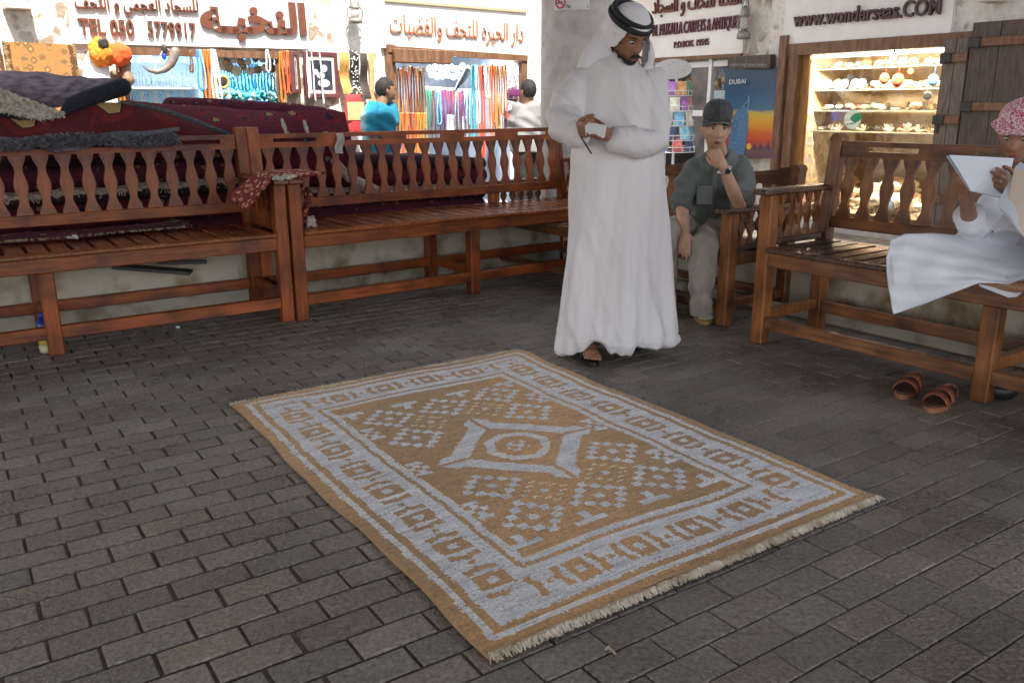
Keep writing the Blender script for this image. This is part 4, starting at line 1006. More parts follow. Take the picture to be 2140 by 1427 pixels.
# ================================================================ people
def skin(name, c): 
    M = mat(name, tuple(q * .86 for q in c), .5, c, 30, bump=.05, bscale=200)
    b = M.node_tree.nodes["Principled BSDF"]; b.inputs["Subsurface Weight"].default_value = .08; b.inputs["Subsurface Radius"].default_value = (.012, .005, .003)
    return M
SK_MAN = skin("skin_tan", (.30, .145, .085)); SK_YOUTH = skin("skin_light_brown", (.60, .36, .245)); SK_BOY = skin("skin_brown", (.33, .165, .095)); SK_FAR = skin("skin_far", (.30, .16, .10))
M_EYEW = mat("eye_white", (.62, .58, .54), .25); M_IRIS = mat("eye_dark", (.015, .010, .008), .2); M_HAIR = mat("black_hair", (.006, .005, .004), .7, (.016, .012, .010), 60, bump=.4, bscale=150); M_LIP = mat("lips", (.26, .095, .075), .5)
def frame_of(F, up=Vector((0, 0, 1)), roll=0.0):
    F = Vector(F).normalized(); Zv = (Vector(up) - F * F.dot(Vector(up))).normalized(); X = F.cross(Zv)   # X = to the viewer's left when the face looks at the viewer
    if roll: q = Matrix.Rotation(roll, 3, F); Zv = q @ Zv; X = q @ X
    return X, F, Zv
def head_shape(mb, c, fr, k=1.0):
    X, Y, Z = fr; c = Vector(c); nu, nv = 56, 44
    def P(x, y, z): return c + (X * x + Y * y + Z * z) * k
    vs = []; 
    g = lambda q, m_, s: math.exp(-((q - m_) / s) ** 2)
    for i in range(nv + 1):
        a = math.pi * i / nv - math.pi / 2
        for j in range(nu):
            q = 2 * math.pi * j / nu; x = .073 * math.cos(a) * math.cos(q); y = .094 * math.cos(a) * math.sin(q); z = .117 * math.sin(a)
            if z < 0:
                t = (-z / .117); x *= 1 - .26 * t ** 1.4
                if y < 0: y *= 1 - .45 * t
                else: y = y * (1 + .16 * t * (1 - t)) + .010 * t
            if y > .02:
                f = min(1, (y - .02) / .04); ax = abs(x)
                nz = max(0, min(1, (.022 - z) / .050)) if z > -.030 else g(z, -.030, .009)
                d = .023 * math.exp(-(x / (.0085 + .006 * nz)) ** 2) * nz
                d += .0055 * g(z, .028, .010) * math.exp(-(x / .045) ** 2)
                d -= .0105 * math.exp(-((ax - .031) / .015) ** 2 - ((z - .010) / .011) ** 2)
                d += .004 * math.exp(-((ax - .040) / .018) ** 2 - ((z + .022) / .016) ** 2)
                d += .0060 * math.exp(-(x / .024) ** 2) * (g(z, -.056, .0055) + g(z, -.069, .0060)) + .005 * math.exp(-(x / .030) ** 2 - ((z + .062) / .020) ** 2)
                d -= .003 * math.exp(-(x / .026) ** 2) * g(z, -.0625, .003)
                d += .009 * math.exp(-(x / .022) ** 2 - ((z + .099) / .014) ** 2)
                y += d * f
            vs.append(P(x, y, z))
    fs = [(i * nu + j, i * nu + (j + 1) % nu, (i + 1) * nu + (j + 1) % nu, (i + 1) * nu + j) for i in range(nv) for j in range(nu)]
    mb.add(vs, fs)
    for s in (-1, 1): mb.ell(P(s * .074, -.004, -.004), (.010 * k, .020 * k, .031 * k), 10, 8, (X, (Y * .92 + X * s * -.35).normalized(), Z))
    return P
def face_parts(P, fr, root, k=1.0, brow=True, gaze=(0, 0), lids=True):
    X, Y, Z = fr
    for s in (-1, 1):
        b = MB(); b.ell(P(s * .031, .0735, .010), (.0128 * k, .0115 * k, .0088 * k), 12, 8, fr); e = b.build("eye", M_EYEW, root, smooth=True, world=True)
        b = MB(); b.ell(P(s * .031 + gaze[0], .0822, .0095 + gaze[1]), (.0058 * k, .0038 * k, .0062 * k), 10, 6, fr); b.build("iris", M_IRIS, e, smooth=True, world=True)
        if lids:
            b = MB(); b.tube([P(s * .018, .0815, .0140), P(s * .025, .0855, .0180), P(s * .033, .0850, .0185), P(s * .0445, .0765, .0130)], [.0013 * k, .0022 * k, .0024 * k, .0014 * k], 6); b.build("eyelash", M_IRIS, root, world=True)
        if brow:
            b = MB(); b.tube([P(s * .013, .0905, .0265), P(s * .026, .0905, .0320), P(s * .038, .0840, .0320), P(s * .050, .0700, .0250)], [.0030 * k, .0042 * k, .0038 * k, .0018 * k], 6, flat=.6); b.build("eyebrow", M_HAIR, root, world=True)
    b = MB(); b.tube([P(x, .1015 - 6.5 * x * x, -.0575 - .8 * abs(x) * .12) for x in (-.022, -.012, 0, .012, .022)], [.001 * k, .0034 * k, .0038 * k, .0034 * k, .001 * k], 6); b.tube([P(x, .1005 - 6.5 * x * x, -.0685 + 3.5 * x * x) for x in (-.020, -.010, 0, .010, .020)], [.001 * k, .0042 * k, .005 * k, .0042 * k, .001 * k], 6); b.build("lips", M_LIP, root, smooth=True, world=True)
def hand(mb, wrist, D, N, thumb, curl=(.9, 1.0, 1.1, 1.2), k=1.0, tcurl=.5, spread=.10, tout=.8):
    """palm and five fingers; N is the way the palm faces, thumb is the side vector of the thumb"""
    w_ = Vector(wrist); D = Vector(D).normalized(); N = Vector(N); N = (N - D * N.dot(D)).normalized(); S = D.cross(N); S = S if S.dot(Vector(thumb)) > 0 else -S
    mb.cap_tube([w_ - D * .015 * k, w_ + D * .025 * k, w_ + D * .060 * k, w_ + D * .088 * k], [(.025 * k, .018 * k), (.034 * k, .018 * k), (.040 * k, .016 * k), (.038 * k, .013 * k)], 14, up=S)
    for i, (o, L) in enumerate(((.029, .070), (.0095, .079), (-.010, .073), (-.028, .056))):
        p = w_ + D * (.086 - .003 * abs(i - 1)) * k + S * o * k; a = 0; pts = [p - D * .012 * k, p]; sd = S * (spread * (1 - i) * .5)
        for q, f in ((.46, .55), (.30, .85), (.24, .6)):
            a += curl[i] * f; p = p + (D * math.cos(a) + N * math.sin(a) + sd).normalized() * (L * q * k); pts.append(p)
        r = (.0088, .0090, .0086, .0075)[i] * k
        mb.cap_tube(pts, [r * 1.05, r * 1.08, r, r * .93, r * .82], 9)
    p = w_ + D * .020 * k + S * .026 * k; d1 = (D * .62 + S * tout + N * .25).normalized(); d2 = (D * .9 + S * (tout * .35) + N * (.2 + tcurl)).normalized(); d3 = (D * .9 - S * .1 + N * (.3 + tcurl * 1.3)).normalized()
    q1 = p + d1 * .040 * k; q2 = q1 + d2 * .032 * k; q3 = q2 + d3 * .026 * k
    mb.cap_tube([p - d1 * .01 * k, p, q1, q2, q3], [.013 * k, .0135 * k, .0115 * k, .0100 * k, .0085 * k], 9)
def limb(mb, pts, rr, n=14, flat=1.0, up=None): mb.cap_tube(pts, rr, n, flat, up)
def foot(mb, heel, D, L=.25, k=1.0, toes=True):
    D = Vector(D); D.z = 0; D.normalize(); S = Vector((D.y, -D.x, 0)); h = Vector(heel)
    mb.cap_tube([h + ZV * .045, h + D * .07 + ZV * .052, h + D * .13 + ZV * .040, h + D * .185 + ZV * .026], [.034, .037, (.042, .030), (.045, .020)], 12, up=S)
    if toes:
        for i, (o, l, r) in enumerate(((-.033, .055, .0125), (-.013, .050, .0095), (.004, .044, .009), (.020, .036, .0085), (.034, .026, .008))):
            mb.cap_tube([h + D * .175 + S * o + ZV * .020, h + D * (.19 + l * .5) + S * o * 1.05 + ZV * .020, h + D * (.185 + l) + S * o * 1.05 + ZV * (.012)], [r, r * 1.05, r * .9], 8)

def cloth_folds(amp, zlo, zhi, k, seed, axis=None, noise=.004, nf=16):
    ax = axis
    def fn(co, no):
        z = co[:, 2]; w_ = np.clip((zhi - z) / max(1e-6, zhi - zlo), 0, 1)
        if ax is not None:
            th = np.arctan2(co[:, 1] - ax[1], co[:, 0] - ax[0]); d = (np.sin(k * th + 1.5 * np.sin(z * 2.1 + seed) + seed) + .6 * np.sin((k * 2 + 1) * th + 2.0 * np.sin(z * 1.7) + seed * 2) + .35 * np.sin((k * 4 + 1) * th + 3 * np.sin(z * 2.9 + 1))) * amp * w_
        else: d = np.zeros(len(co))
        d += noise * vnoise(co * np.array([1, 1, .55]), nf, seed) + noise * .5 * vnoise(co, nf * 2.4, seed + 5)
        return co + no * d[:, None]
    return fn

M_THOBE = mat("thobe_white_cotton", (.70, .655, .66), .85, (.77, .735, .745), 5, bump=.75, bscale=9, stretch=(1.6, 1.6, .45))
M_GHUTRA = mat("headcloth_white", (.72, .69, .73), .85, (.79, .77, .80), 5, bump=.6, bscale=12, stretch=(1.5, 1.5, .6))

# ---------------------------------------------------------------- standing man
def standing_man():
    YM = 4.12; A = lambda x, y, Y=YM: aty(x, y, Y + .20)
    root = thing("person", "standing man in a long white robe and white headcloth with black cord, looking down", "person", atz(1288, 752))
    F = Vector((.42, -.74, -.50)); fr = frame_of(F); hc = A(1313, 76, 4.05); X, Y, Z = fr
    b = MB(); P = head_shape(b, hc, fr, 1.0)
    neck0 = A(1292, 140, 4.12)
    limb(b, [neck0 - ZV * .05, neck0, hc - Z * .05 - Y * .02], [.066, .056, .052])
    chest, pel = A(1288, 230), A(1290, 410)
    limb(b, [pel, A(1290, 330), chest, A(1290, 165)], [(.13, .10), (.13, .10), (.16, .11), (.15, .08)], 18, up=(1, 0, 0))
    shR, elR, wrR = A(1216, 168, 4.12), A(1180, 252, 4.03), A(1204, 276, 3.84)
    shL, elL, wrL = A(1366, 172, 4.10), A(1374, 300, 4.02), A(1272, 286, 3.86)
    limb(b, [shR, shR.lerp(elR, .5), elR, elR.lerp(wrR, .4), wrR], [.055, .048, .040, .038, .027])
    limb(b, [shL, shL.lerp(elL, .5), elL, elL.lerp(wrL, .4), wrL], [.055, .048, .040, .038, .027])
    hand(b, wrR, A(1226, 270, 3.76) - wrR, Vector((.5, .6, .2)), Vector((.1, .1, 1)), (1.25, 1.35, 1.45, 1.55), 1.0, .6, tout=.35)
    hand(b, wrL, A(1236, 270, 3.83) - wrL, Vector((-.2, .9, .3)), Vector((0, -.2, 1)), (.9, 1.0, 1.1, 1.2), .92, .5, tout=.25)
    hR, hL = atz(1238, 766) + Vector((-.02, .25, 0)), atz(1352, 752) + Vector((-.13, .36, 0))
    hpR, hpL = A(1255, 430), A(1325, 430)
    limb(b, [hpR, A(1248, 570), hR + ZV * .10, hR + ZV * .05], [.085, .058, .042, .036]); limb(b, [hpL, A(1330, 570), hL + ZV * .10, hL + ZV * .05], [.085, .058, .042, .036])
    dR, dL = Vector((.10, -1, 0)), Vector((.55, -.83, 0))
    foot(b, hR + ZV * .022, dR); foot(b, hL + ZV * .022, dL)
    fuse(b, "body", SK_MAN, root, .0048, 3)
    face_parts(P, fr, root, 1.0, gaze=(0, -.003))
    b = MB(); b.tube([P(x, .1075 - 5.0 * x * x, -.0465 - 9.0 * x * x) for x in (-.034, -.022, -.010, 0, .010, .022, .034)], [.003, .0065, .0075, .0065, .0075, .0065, .003], 8); b.build("moustache", M_HAIR, root, smooth=True, world=True)
    b = MB()
    for i in range(11):
        x = -.05 + .01 * i; b.ell(P(x, .087 - 11 * x * x, -.095 + 9.0 * x * x), (.009, .006, .010), 8, 6, fr)
    for s in (-1, 1): b.cap_tube([P(s * .066, .034, -.055), P(s * .054, .052, -.080)], [.005, .007], 8)
    fuse(b, "beard", M_HAIR, root, .0035, 2)
    # robe
    rows = [(746, 1164, 1418, .22), (700, 1168, 1413, .215), (650, 1173, 1408, .21), (560, 1181, 1402, .19), (470, 1187, 1396, .17), (400, 1188, 1392, .16), (330, 1192, 1388, .16), (260, 1198, 1388, .16), (205, 1200, 1384, .15), (170, 1206, 1376, .13), (145, 1232, 1358, .095), (128, 1262, 1338, .07), (116, 1274, 1330, .062)]
    b = MB(); pts = []; rr = []
    for y, xl, xr, dp in rows:
        a_, c_ = A(xl, y), A(xr, y); pts.append((a_ + c_) / 2); rr.append(((c_ - a_).length / 2, dp))
    pts[0].z = .055; rr[0] = (rr[0][0], .185)
    b.tube(pts, rr, 40, up=(1, 0, 0))
    b.cap_tube([A(1222, 172, 4.12), A(1192, 205, 4.09), A(1176, 248, 4.02), A(1184, 268, 3.92), A(1202, 277, 3.865)], [.074, .092, .086, .080, .070], 18)
    b.cap_tube([A(1360, 176, 4.10), A(1368, 235, 4.06), A(1371, 296, 4.02), A(1332, 302, 3.95), A(1292, 293, 3.88)], [.070, .072, .070, .070, .062], 18)
    ctr = A(1290, 600)
    base = cloth_folds(.017, .05, 1.15, 5, 1.7, (ctr.x, ctr.y), .0035, 13)
    def fn(co, no):
        co = base(co, no); z = co[:, 2]
        e = A(1190, 262, 3.95); d = np.linalg.norm(co - np.array(e), axis=1); w_ = np.exp(-(d / .16) ** 2)
        q = co @ np.array([.55, .2, .9]); co = co + no * (w_ * .006 * np.sin(q * 75 + 2 * np.sin(co[:, 0] * 20)))[:, None]
        # long diagonal pulls from the hip to the hem
        q = (co[:, 0] - ctr.x) * 1.0 + (z - .4) * .38; w2 = np.clip((1.0 - z) / .5, 0, 1) * np.clip((z - .02) / .2, 0, 1); front = np.clip(-(no[:, 1]), 0, 1)
        rdg = lambda x: (1 - np.abs(np.sin(x))) ** 2.5
        co = co + no * (front * w2 * (.012 * np.sin(q * 21 + .6) + .016 * rdg(q * 14 + 1.1 + .4 * np.sin(z * 6)) + .008 * rdg(q * 29 + 2.2 + .6 * np.sin(z * 9))))[:, None]
        a2 = np.clip((z - .95) / .2, 0, 1); q3 = co @ np.array([.8, .1, .6]) ; co = co + no * (a2 * (.012 * rdg(q3 * 19 + 1.5 * np.sin(z * 7)) + .006 * rdg(q3 * 37 + 2 * np.sin(co[:, 0] * 9))))[:, None]
        # front placket line and the hem seam
        co = co - no * (.004 * np.exp(-((co[:, 0] - A(1308, 240).x) / .006) ** 2) * front * np.clip((z - 1.0) / .1, 0, 1) + .004 * np.exp(-((z - .125) / .006) ** 2))[:, None]
        lift = np.exp(-((co[:, 0] - atz(1240, 745).x) / .07) ** 2) * np.exp(-(z / .10) ** 2) * (co[:, 1] < ctr.y)
        co[:, 2] += lift * .075
        return co
    fuse(b, "robe", M_THOBE, root, .0085, 5, fn)
    for (p0, p1, r_) in ((A(1199, 275, 3.885), A(1207, 278, 3.85), .072), (A(1298, 294, 3.895), A(1288, 291, 3.87), .062)):
        b = MB(); b.tube([p0, p0.lerp(p1, .5), p1], [r_, r_ + .002, r_], 20); b.build("cuff", M_THOBE, root, smooth=True, world=True)
    b = MB(); n0 = A(1298, 131, 4.09); b.tube([n0 + Vector((math.cos(q / 20 * 6.283) * .060, math.sin(q / 20 * 6.283) * .050, -.010 * math.sin(q / 20 * 6.283))) for q in range(20)], .011, 8, closed=True); b.build("collar", M_THOBE, root, smooth=True, world=True)
    # headcloth and cord
    b = MB(); hk = hc - Y * .012 + Z * .012
    b.ell(hk + Z * .012, (.098, .118, .128), 30, 20, fr)
    back = A(1262, 120, 4.20); sl = A(1236, 150, 4.14); 
    b.cap_tube([hk - Y * .03, A(1282, 90, 4.15), A(1262, 125, 4.18), A(1242, 160, 4.20)], [(.10, .09), (.105, .095), (.11, .09), (.105, .065)], 20)
    b.cap_tube([P(-.088, -.03, .05), A(1256, 85, 4.12), A(1240, 120, 4.13), A(1222, 150, 4.13), A(1206, 172, 4.13)], [.030, .05, .06, .05, .018], 14)
    b.cap_tube([P(.078, .005, .03), A(1353, 95, 4.07), A(1356, 118, 4.08), A(1352, 140, 4.10)], [.030, .030, .032, .026], 14)
    c0 = np.array(hc); XX, YY, ZZ = np.array(X), np.array(Y), np.array(Z)
    def cut(co):
        d = co - c0; x, y, z = d @ XX, d @ YY, d @ ZZ
        return (y > .005) & (np.abs(x) < .082 - .30 * np.clip(z, 0, 1)) & (z < .052) & (z > -.19)
    fuse(b, "headcloth", M_GHUTRA, root, .0065, 10, cloth_folds(.0, 1, 2, 3, 2.2, None, .0035, 20), cut=cut)
    cord = mat("black_cord", (.008, .008, .010), .7, (.02, .02, .022), 80, bump=.4, bscale=200)
    for i, dz in enumerate((.060, .084)):
        cc = hk + Z * dz - Y * .010; b = MB()
        rx = .098 - .010 * i; ry = .113 - .010 * i
        b.tube([cc + X * (rx * math.cos(q / 36 * 6.283)) + Y * (ry * math.sin(q / 36 * 6.283)) + Z * (-.014 * math.sin(q / 36 * 6.283)) for q in range(36)], .0135, 10, closed=True); b.build("head_cord", cord, root, smooth=True, world=True)
    # sandals
    blk = mat("black_sandal", (.012, .012, .012), .45)
    for h, d in ((hR, dR), (hL, dL)):
        d = d.normalized(); S = Vector((d.y, -d.x, 0)); b = MB()
        out = [h + d * (.11 + .155 * math.sin(2 * math.pi * q / 28)) + S * ((.052 if math.sin(2 * math.pi * q / 28) > 0 else .042) * math.cos(2 * math.pi * q / 28)) + ZV * .002 for q in range(28)]
        b.prism(out, ZV * .020); b.sheet([h + d * .135 + S * (.054 * math.cos(math.pi * q / 10)) + ZV * (.02 + .052 * math.sin(math.pi * q / 10)) for q in range(11)], d * .045, .006, 3)
        b.sheet([h + d * .16 + S * (.050 * math.cos(math.pi * q / 10)) + ZV * (.02 + .045 * math.sin(math.pi * q / 10)) - d * .02 for q in range(11)], d * .03 , .006, 3)
        b.build("sandal", blk, root, smooth=False, world=True)
    # papers held against the body
    t = thing("papers", "folded white papers and a thin pen in the hands of the standing man", "papers", A(1280, 280, 3.8))
    c4 = [A(1222, 262, 3.74), A(1262, 268, 3.72), A(1258, 288, 3.74), A(1224, 284, 3.76)]
    for i in range(3):
        b = MB(); o = Vector((0, -.004, .006)) * i + Vector((.006 * i, 0, 0))
        b.grid(lambda u, v: c4[0].lerp(c4[1], u).lerp(c4[3].lerp(c4[2], u), v) + o + ZV * (.012 * math.sin(u * 3.0 + i) * v) , 10, 6); b.build("paper_sheet", M_PAPER, t, smooth=True, world=True)
    b = MB(); b.tube([A(1214, 286, 3.74), A(1236, 322, 3.72)], .004, 8); b.build("pen", M_IRON, t, world=True)
standing_man()

# ---------------------------------------------------------------- seated young man
def youth():
    A = lambda x, y, Y: aty(x, y, Y)
    root = thing("person", "seated young man in a grey-green shirt, khaki trousers and dark cap, hand at his mouth", "person", atz(1470, 660))
    F = Vector((-.08, -1, -.10)); fr = frame_of(F, roll=rad(-3)); hc = A(1497, 269, 5.10); X, Y, Z = fr; HK = 1.04
    b = MB(); P = head_shape(b, hc, fr, HK)
    nk = A(1503, 325, 5.24)
    limb(b, [nk - ZV * .06, nk, hc - Z * .06 - Y * .02], [.06, .052, .052])
    limb(b, [A(1478, 478, 5.45), A(1484, 420, 5.40), A(1496, 360, 5.33)], [(.13, .10), (.13, .10), (.15, .09)], 18, up=(1, 0, 0))
    sR, eR, wR = A(1446, 356, 5.30), A(1424, 425, 5.14), A(1432, 486, 4.98)
    sL, eL, wL = A(1546, 354, 5.28), A(1546, 432, 4.98), A(1511, 347, 4.93)
    limb(b, [sR, sR.lerp(eR, .5), eR, eR.lerp(wR, .35), wR], [.040, .038, .038, .039, .027]); limb(b, [sL, sL.lerp(eL, .5), eL, eL.lerp(wL, .35), wL], [.036, .034, .038, .040, .027])
    hand(b, wR, Vector((-.02, -.12, -1)), Vector((.35, .9, 0)), Vector((1, -.2, 0)), (.30, .35, .40, .45), 1.0, .2)
    hand(b, wL, A(1492, 320, 4.94) - wL, Vector((.1, 1, .35)), Vector((-.9, .2, .3)), (.85, 1.35, 1.5, 1.55), .98, .5, tout=.45)
    hp, hq = A(1500, 478, 5.42), A(1452, 478, 5.42); kL, kR = A(1470, 512, 4.97), A(1392, 488, 5.02); aL, aR = A(1466, 646, 4.95), A(1392, 640, 5.20)
    limb(b, [hp, kL], [.07, .05]); limb(b, [kL, aL], [.048, .036]); limb(b, [hq, kR], [.07, .05]); limb(b, [kR, aR], [.048, .036])
    fuse(b, "body", SK_YOUTH, root, .0045, 3)
    face_parts(P, fr, root, HK, gaze=(0, .0))
    # hair under the cap
    b = MB(); b.ell(hc - Y * .008 * HK + Z * .020, (.0785 * HK, .096 * HK, .108 * HK), 24, 16, fr); c0, XX, YY, ZZ = np.array(hc), np.array(X), np.array(Y), np.array(Z)
    def cut(co):
        d = co - c0; x, y, z = d @ XX, d @ YY, d @ ZZ
        return ((y > .018) & (z < .048)) | ((z < -.035)) | ((y > -.012) & (z < .0) )
    fuse(b, "hair", M_HAIR, root, .005, 2, cut=cut)
    # cap
    capm = mat("cap_charcoal", (.040, .042, .048), .85, (.075, .078, .085), 25, bump=.2, bscale=250); capl = mat("cap_trim", (.16, .16, .16), .8)
    cap = thing("baseball_cap", "dark grey baseball cap with a pale brim edge, on the seated young man's head", "cap", hc)
    b = MB(); cc = hc + Z * .070 - Y * .010
    pr = [(1.0, -.012), (1.0, .010), (.97, .034), (.87, .060), (.66, .081), (.36, .093), (.08, .097)]
    vs = []; n = 28
    for r_, z_ in pr:
        for j in range(n): q = 2 * math.pi * j / n; vs.append(cc + X * (.0855 * r_ * math.cos(q)) + Y * (.105 * r_ * math.sin(q)) + Z * z_)
    fs = [(i * n + j, i * n + (j + 1) % n, (i + 1) * n + (j + 1) % n, (i + 1) * n + j) for i in range(len(pr) - 1) for j in range(n)] + [tuple(range((len(pr) - 1) * n, len(pr) * n))]
    b.add(vs, fs); b.build("crown_panel", capm, cap, smooth=True, world=True)
    def brim(u, v):
        q = math.pi * (.06 + .88 * u); x = .0855 * math.cos(q); y = .100 * math.sin(q) + v * .050 * math.sin(q) ** .7
        return cc + X * (x * (1 + .03 * v)) + Y * y + Z * (-.012 - .006 * v - .9 * x * x * (2.4 + 3.2 * v) )
    b = MB(); b.grid(brim, 22, 6); k = len(b.v); b.v += [tuple(Vector(q) - Z * .004) for q in b.v]; nf = list(b.f)
    for f in nf: b.f.append(tuple(k + i for i in f[::-1])); b.mi.append(0)
    br = b.build("visor", capm, cap, smooth=True, world=True)
    b = MB(); b.tube([brim(i / 22, 1.0) - Z * .002 for i in range(23)], .0042, 6); b.build("visor_edge", capl, br, smooth=True, world=True)
    for q in (-.5, .5, 1.57): 
        b = MB(); b.tube([cc + X * (.0865 * r_ * math.sin(q - 1.57 if q > 1 else q)) + Y * (.106 * r_ * math.cos(q - 1.57 if q > 1 else q)) + Z * z_ for r_, z_ in pr[1:]], .0016, 5); b.build("seam", capl, cap, world=True)
    # shirt
    SH = mat("shirt_grey_green", (.095, .110, .103), .85, (.185, .200, .180), 7, bump=.9, bscale=16, detail=7)
    b = MB()
    b.tube([A(1478, 492, 5.42), A(1479, 468, 5.40), A(1484, 425, 5.37), A(1492, 380, 5.31), A(1499, 352, 5.29), A(1503, 330, 5.27), A(1503, 318, 5.25)], [(.150, .125), (.165, .135), (.172, .135), (.178, .125), (.180, .105), (.11, .085), (.066, .064)], 30, up=(1, 0, 0))
    b.cap_tube([A(1450, 352, 5.30), A(1434, 385, 5.24), A(1426, 428, 5.15)], [.068, .068, .066], 18); b.cap_tube([A(1544, 350, 5.28), A(1554, 385, 5.18), A(1549, 420, 5.05)], [.068, .070, .066], 18)
    fn0 = cloth_folds(0, 0, 1, 3, 4.4, None, .0055, 22)
    def fn(co, no):
        co = fn0(co, no); q = co @ np.array([.75, .2, .62]); q2 = co @ np.array([-.7, .1, .7]); z = co[:, 2]
        wb = np.exp(-((z - .62) / .14) ** 2)
        return co + no * (.006 * np.sin(q * 44 + 2 * np.sin(z * 15)) * (.35 + wb) + .014 * (1 - np.abs(np.sin(q * 17 + 1.8 * np.sin(z * 9)))) ** 3 + .011 * (1 - np.abs(np.sin(q2 * 23 + 1.5 * np.sin(q * 7)))) ** 3)[:, None]
    fuse(b, "shirt", SH, root, .0075, 3, fn)
    b = MB()
    for s, (p0, p1) in enumerate(((A(1482, 322, 5.16), A(1488, 350, 5.13)), (A(1524, 322, 5.17), A(1515, 350, 5.14)))):
        nd = A(1503, 312, 5.30); b.sheet([nd + X * (.05 if s == 0 else -.05) , p0, p0.lerp(p1, .5)], (p1 - p0) * .8 + ZV * .03, .005, 4)
    b.build("collar", SH, root, smooth=True, world=True)
    b = MB(); b.box(A(1472, 408, 5.15), (.095, .008, .11), frame_of(Vector((0, -1, .15))), .003); o = b.build("pocket", SH, root, world=True)
    b = MB(); b.tube([A(1497, 352, 5.155), A(1492, 390, 5.165), A(1484, 440, 5.215)], [(.016, .004)] * 3, 8, up=(1, 0, 0)); b.build("placket", SH, root, world=True)
    # trousers
    TR = mat("trousers_khaki", (.32, .285, .23), .9, (.47, .43, .365), 6, bump=.85, bscale=14, stretch=(1.5, 1.5, .6))
    b = MB()
    b.cap_tube([A(1476, 486, 5.50), A(1478, 482, 5.38)], [(.17, .11), (.165, .10)], 18, up=(1, 0, 0))
    b.cap_tube([hp, A(1492, 492, 5.20), A(1472, 510, 4.99)], [.095, .092, .078], 18); b.tube([A(1472, 505, 4.99), A(1472, 520, 4.985), A(1468, 560, 4.96), A(1466, 610, 4.95), A(1466, 640, 4.95), A(1466, 655, 4.955)], [.062, .078, .072, .064, .064, .070], 22)
    b.cap_tube([hq, A(1420, 484, 5.22), kR], [.095, .090, .078], 18); b.tube([kR + ZV * .03, kR, A(1392, 570, 5.12), aR], [.06, .074, .068, .062], 20)
    fn1 = cloth_folds(0, 0, 1, 3, 7.7, None, .0055, 20)
    def fn2(co, no):
        co = fn1(co, no); z = co[:, 2]; q = co @ np.array([.5, .3, .85]); w_ = np.exp(-((z - .17) / .10) ** 2) + .6 * np.exp(-((z - .50) / .10) ** 2)
        q2 = co @ np.array([1.0, .3, .25]); return co + no * (.0075 * w_ * np.sin(q * 62 + 2 * np.sin(co[:, 0] * 25)) + .012 * (1 - np.abs(np.sin(q2 * 26 + 1.2 * np.sin(z * 8)))) ** 3)[:, None]
    fuse(b, "trousers", TR, root, .0075, 3, fn2)
    # shoes
    SHM = mat("shoe_cream", (.42, .36, .22), .7, (.52, .46, .32), 20, bump=.2); SOL = mat("shoe_sole", (.36, .24, .08), .6)
    for hp_, d, hv in ((atz(1466, 664) + Vector((0, .07, 0)), Vector((-.04, -1, 0)), 1), (atz(1394, 652) + Vector((0, .05, 0)), Vector((-.3, -1, 0)), 0)):
        d.normalize(); S = Vector((d.y, -d.x, 0)); b = MB()
        b.cap_tube([hp_ + ZV * .055, hp_ + d * .08 + ZV * .062, hp_ + d * .15 + ZV * .050, hp_ + d * .21 + ZV * .042], [(.040, .040), (.045, .045), (.052, .040), (.049, .030)], 16, up=S); b.cap_tube([hp_ + ZV * .06, hp_ + ZV * .12], [.045, .042], 14)
        sh = fuse(b, "shoe", SHM, root, .006, 3)
        b = MB(); b.prism([hp_ + d * (.095 + .165 * math.sin(2 * math.pi * q / 28)) + S * ((.054 if math.sin(2 * math.pi * q / 28) > 0 else .046) * math.cos(2 * math.pi * q / 28)) + ZV * .002 for q in range(28)], ZV * .024); b.build("sole", SOL, sh, world=True)
        b = MB()
        for q in range(5): c_ = hp_ + d * (.075 + .022 * q) + ZV * (.106 - .009 * q); b.tube([c_ + S * .022, c_ + ZV * .006, c_ - S * .022], .003, 5)
        b.build("lace", M_PAPER, sh, world=True)
    # watch
    t = thing("wristwatch", "steel wristwatch on the raised wrist of the seated young man", "wristwatch", wL)
    ax = (wL - eL).normalized(); wc = wL - ax * .028; sx = Vector((0, -1, 0)).cross(ax).normalized(); sy = ax.cross(sx)
    b = MB(); b.tube([wc + sx * (.034 * math.cos(q / 20 * 6.283)) + sy * (.030 * math.sin(q / 20 * 6.283)) for q in range(20)], [(.004, .011)] * 20, 6, closed=True, up=None); b.build("bracelet", mat("steel_band", (.62, .56, .48), .3, metal=.8), t, smooth=True, world=True)
    vd = (CAMP - wc).normalized(); vd = (vd - ax * vd.dot(ax)).normalized(); c_ = wc + (vd * .034 - sx * .012)
    b = MB(); b.lathe(c_, [(.019, -.004), (.019, .004), (.016, .006)], 18, (ax, vd.cross(ax), vd)); b.build("case", mat("steel_case", (.55, .55, .55), .25, metal=.9), t, world=True)
    b = MB(); b.lathe(c_ + vd * .0063, [(.0145, 0), (.0145, .0012)], 18, (ax, vd.cross(ax), vd)); b.build("dial", mat("dial_dark", (.02, .02, .025), .3), t, world=True)
youth()

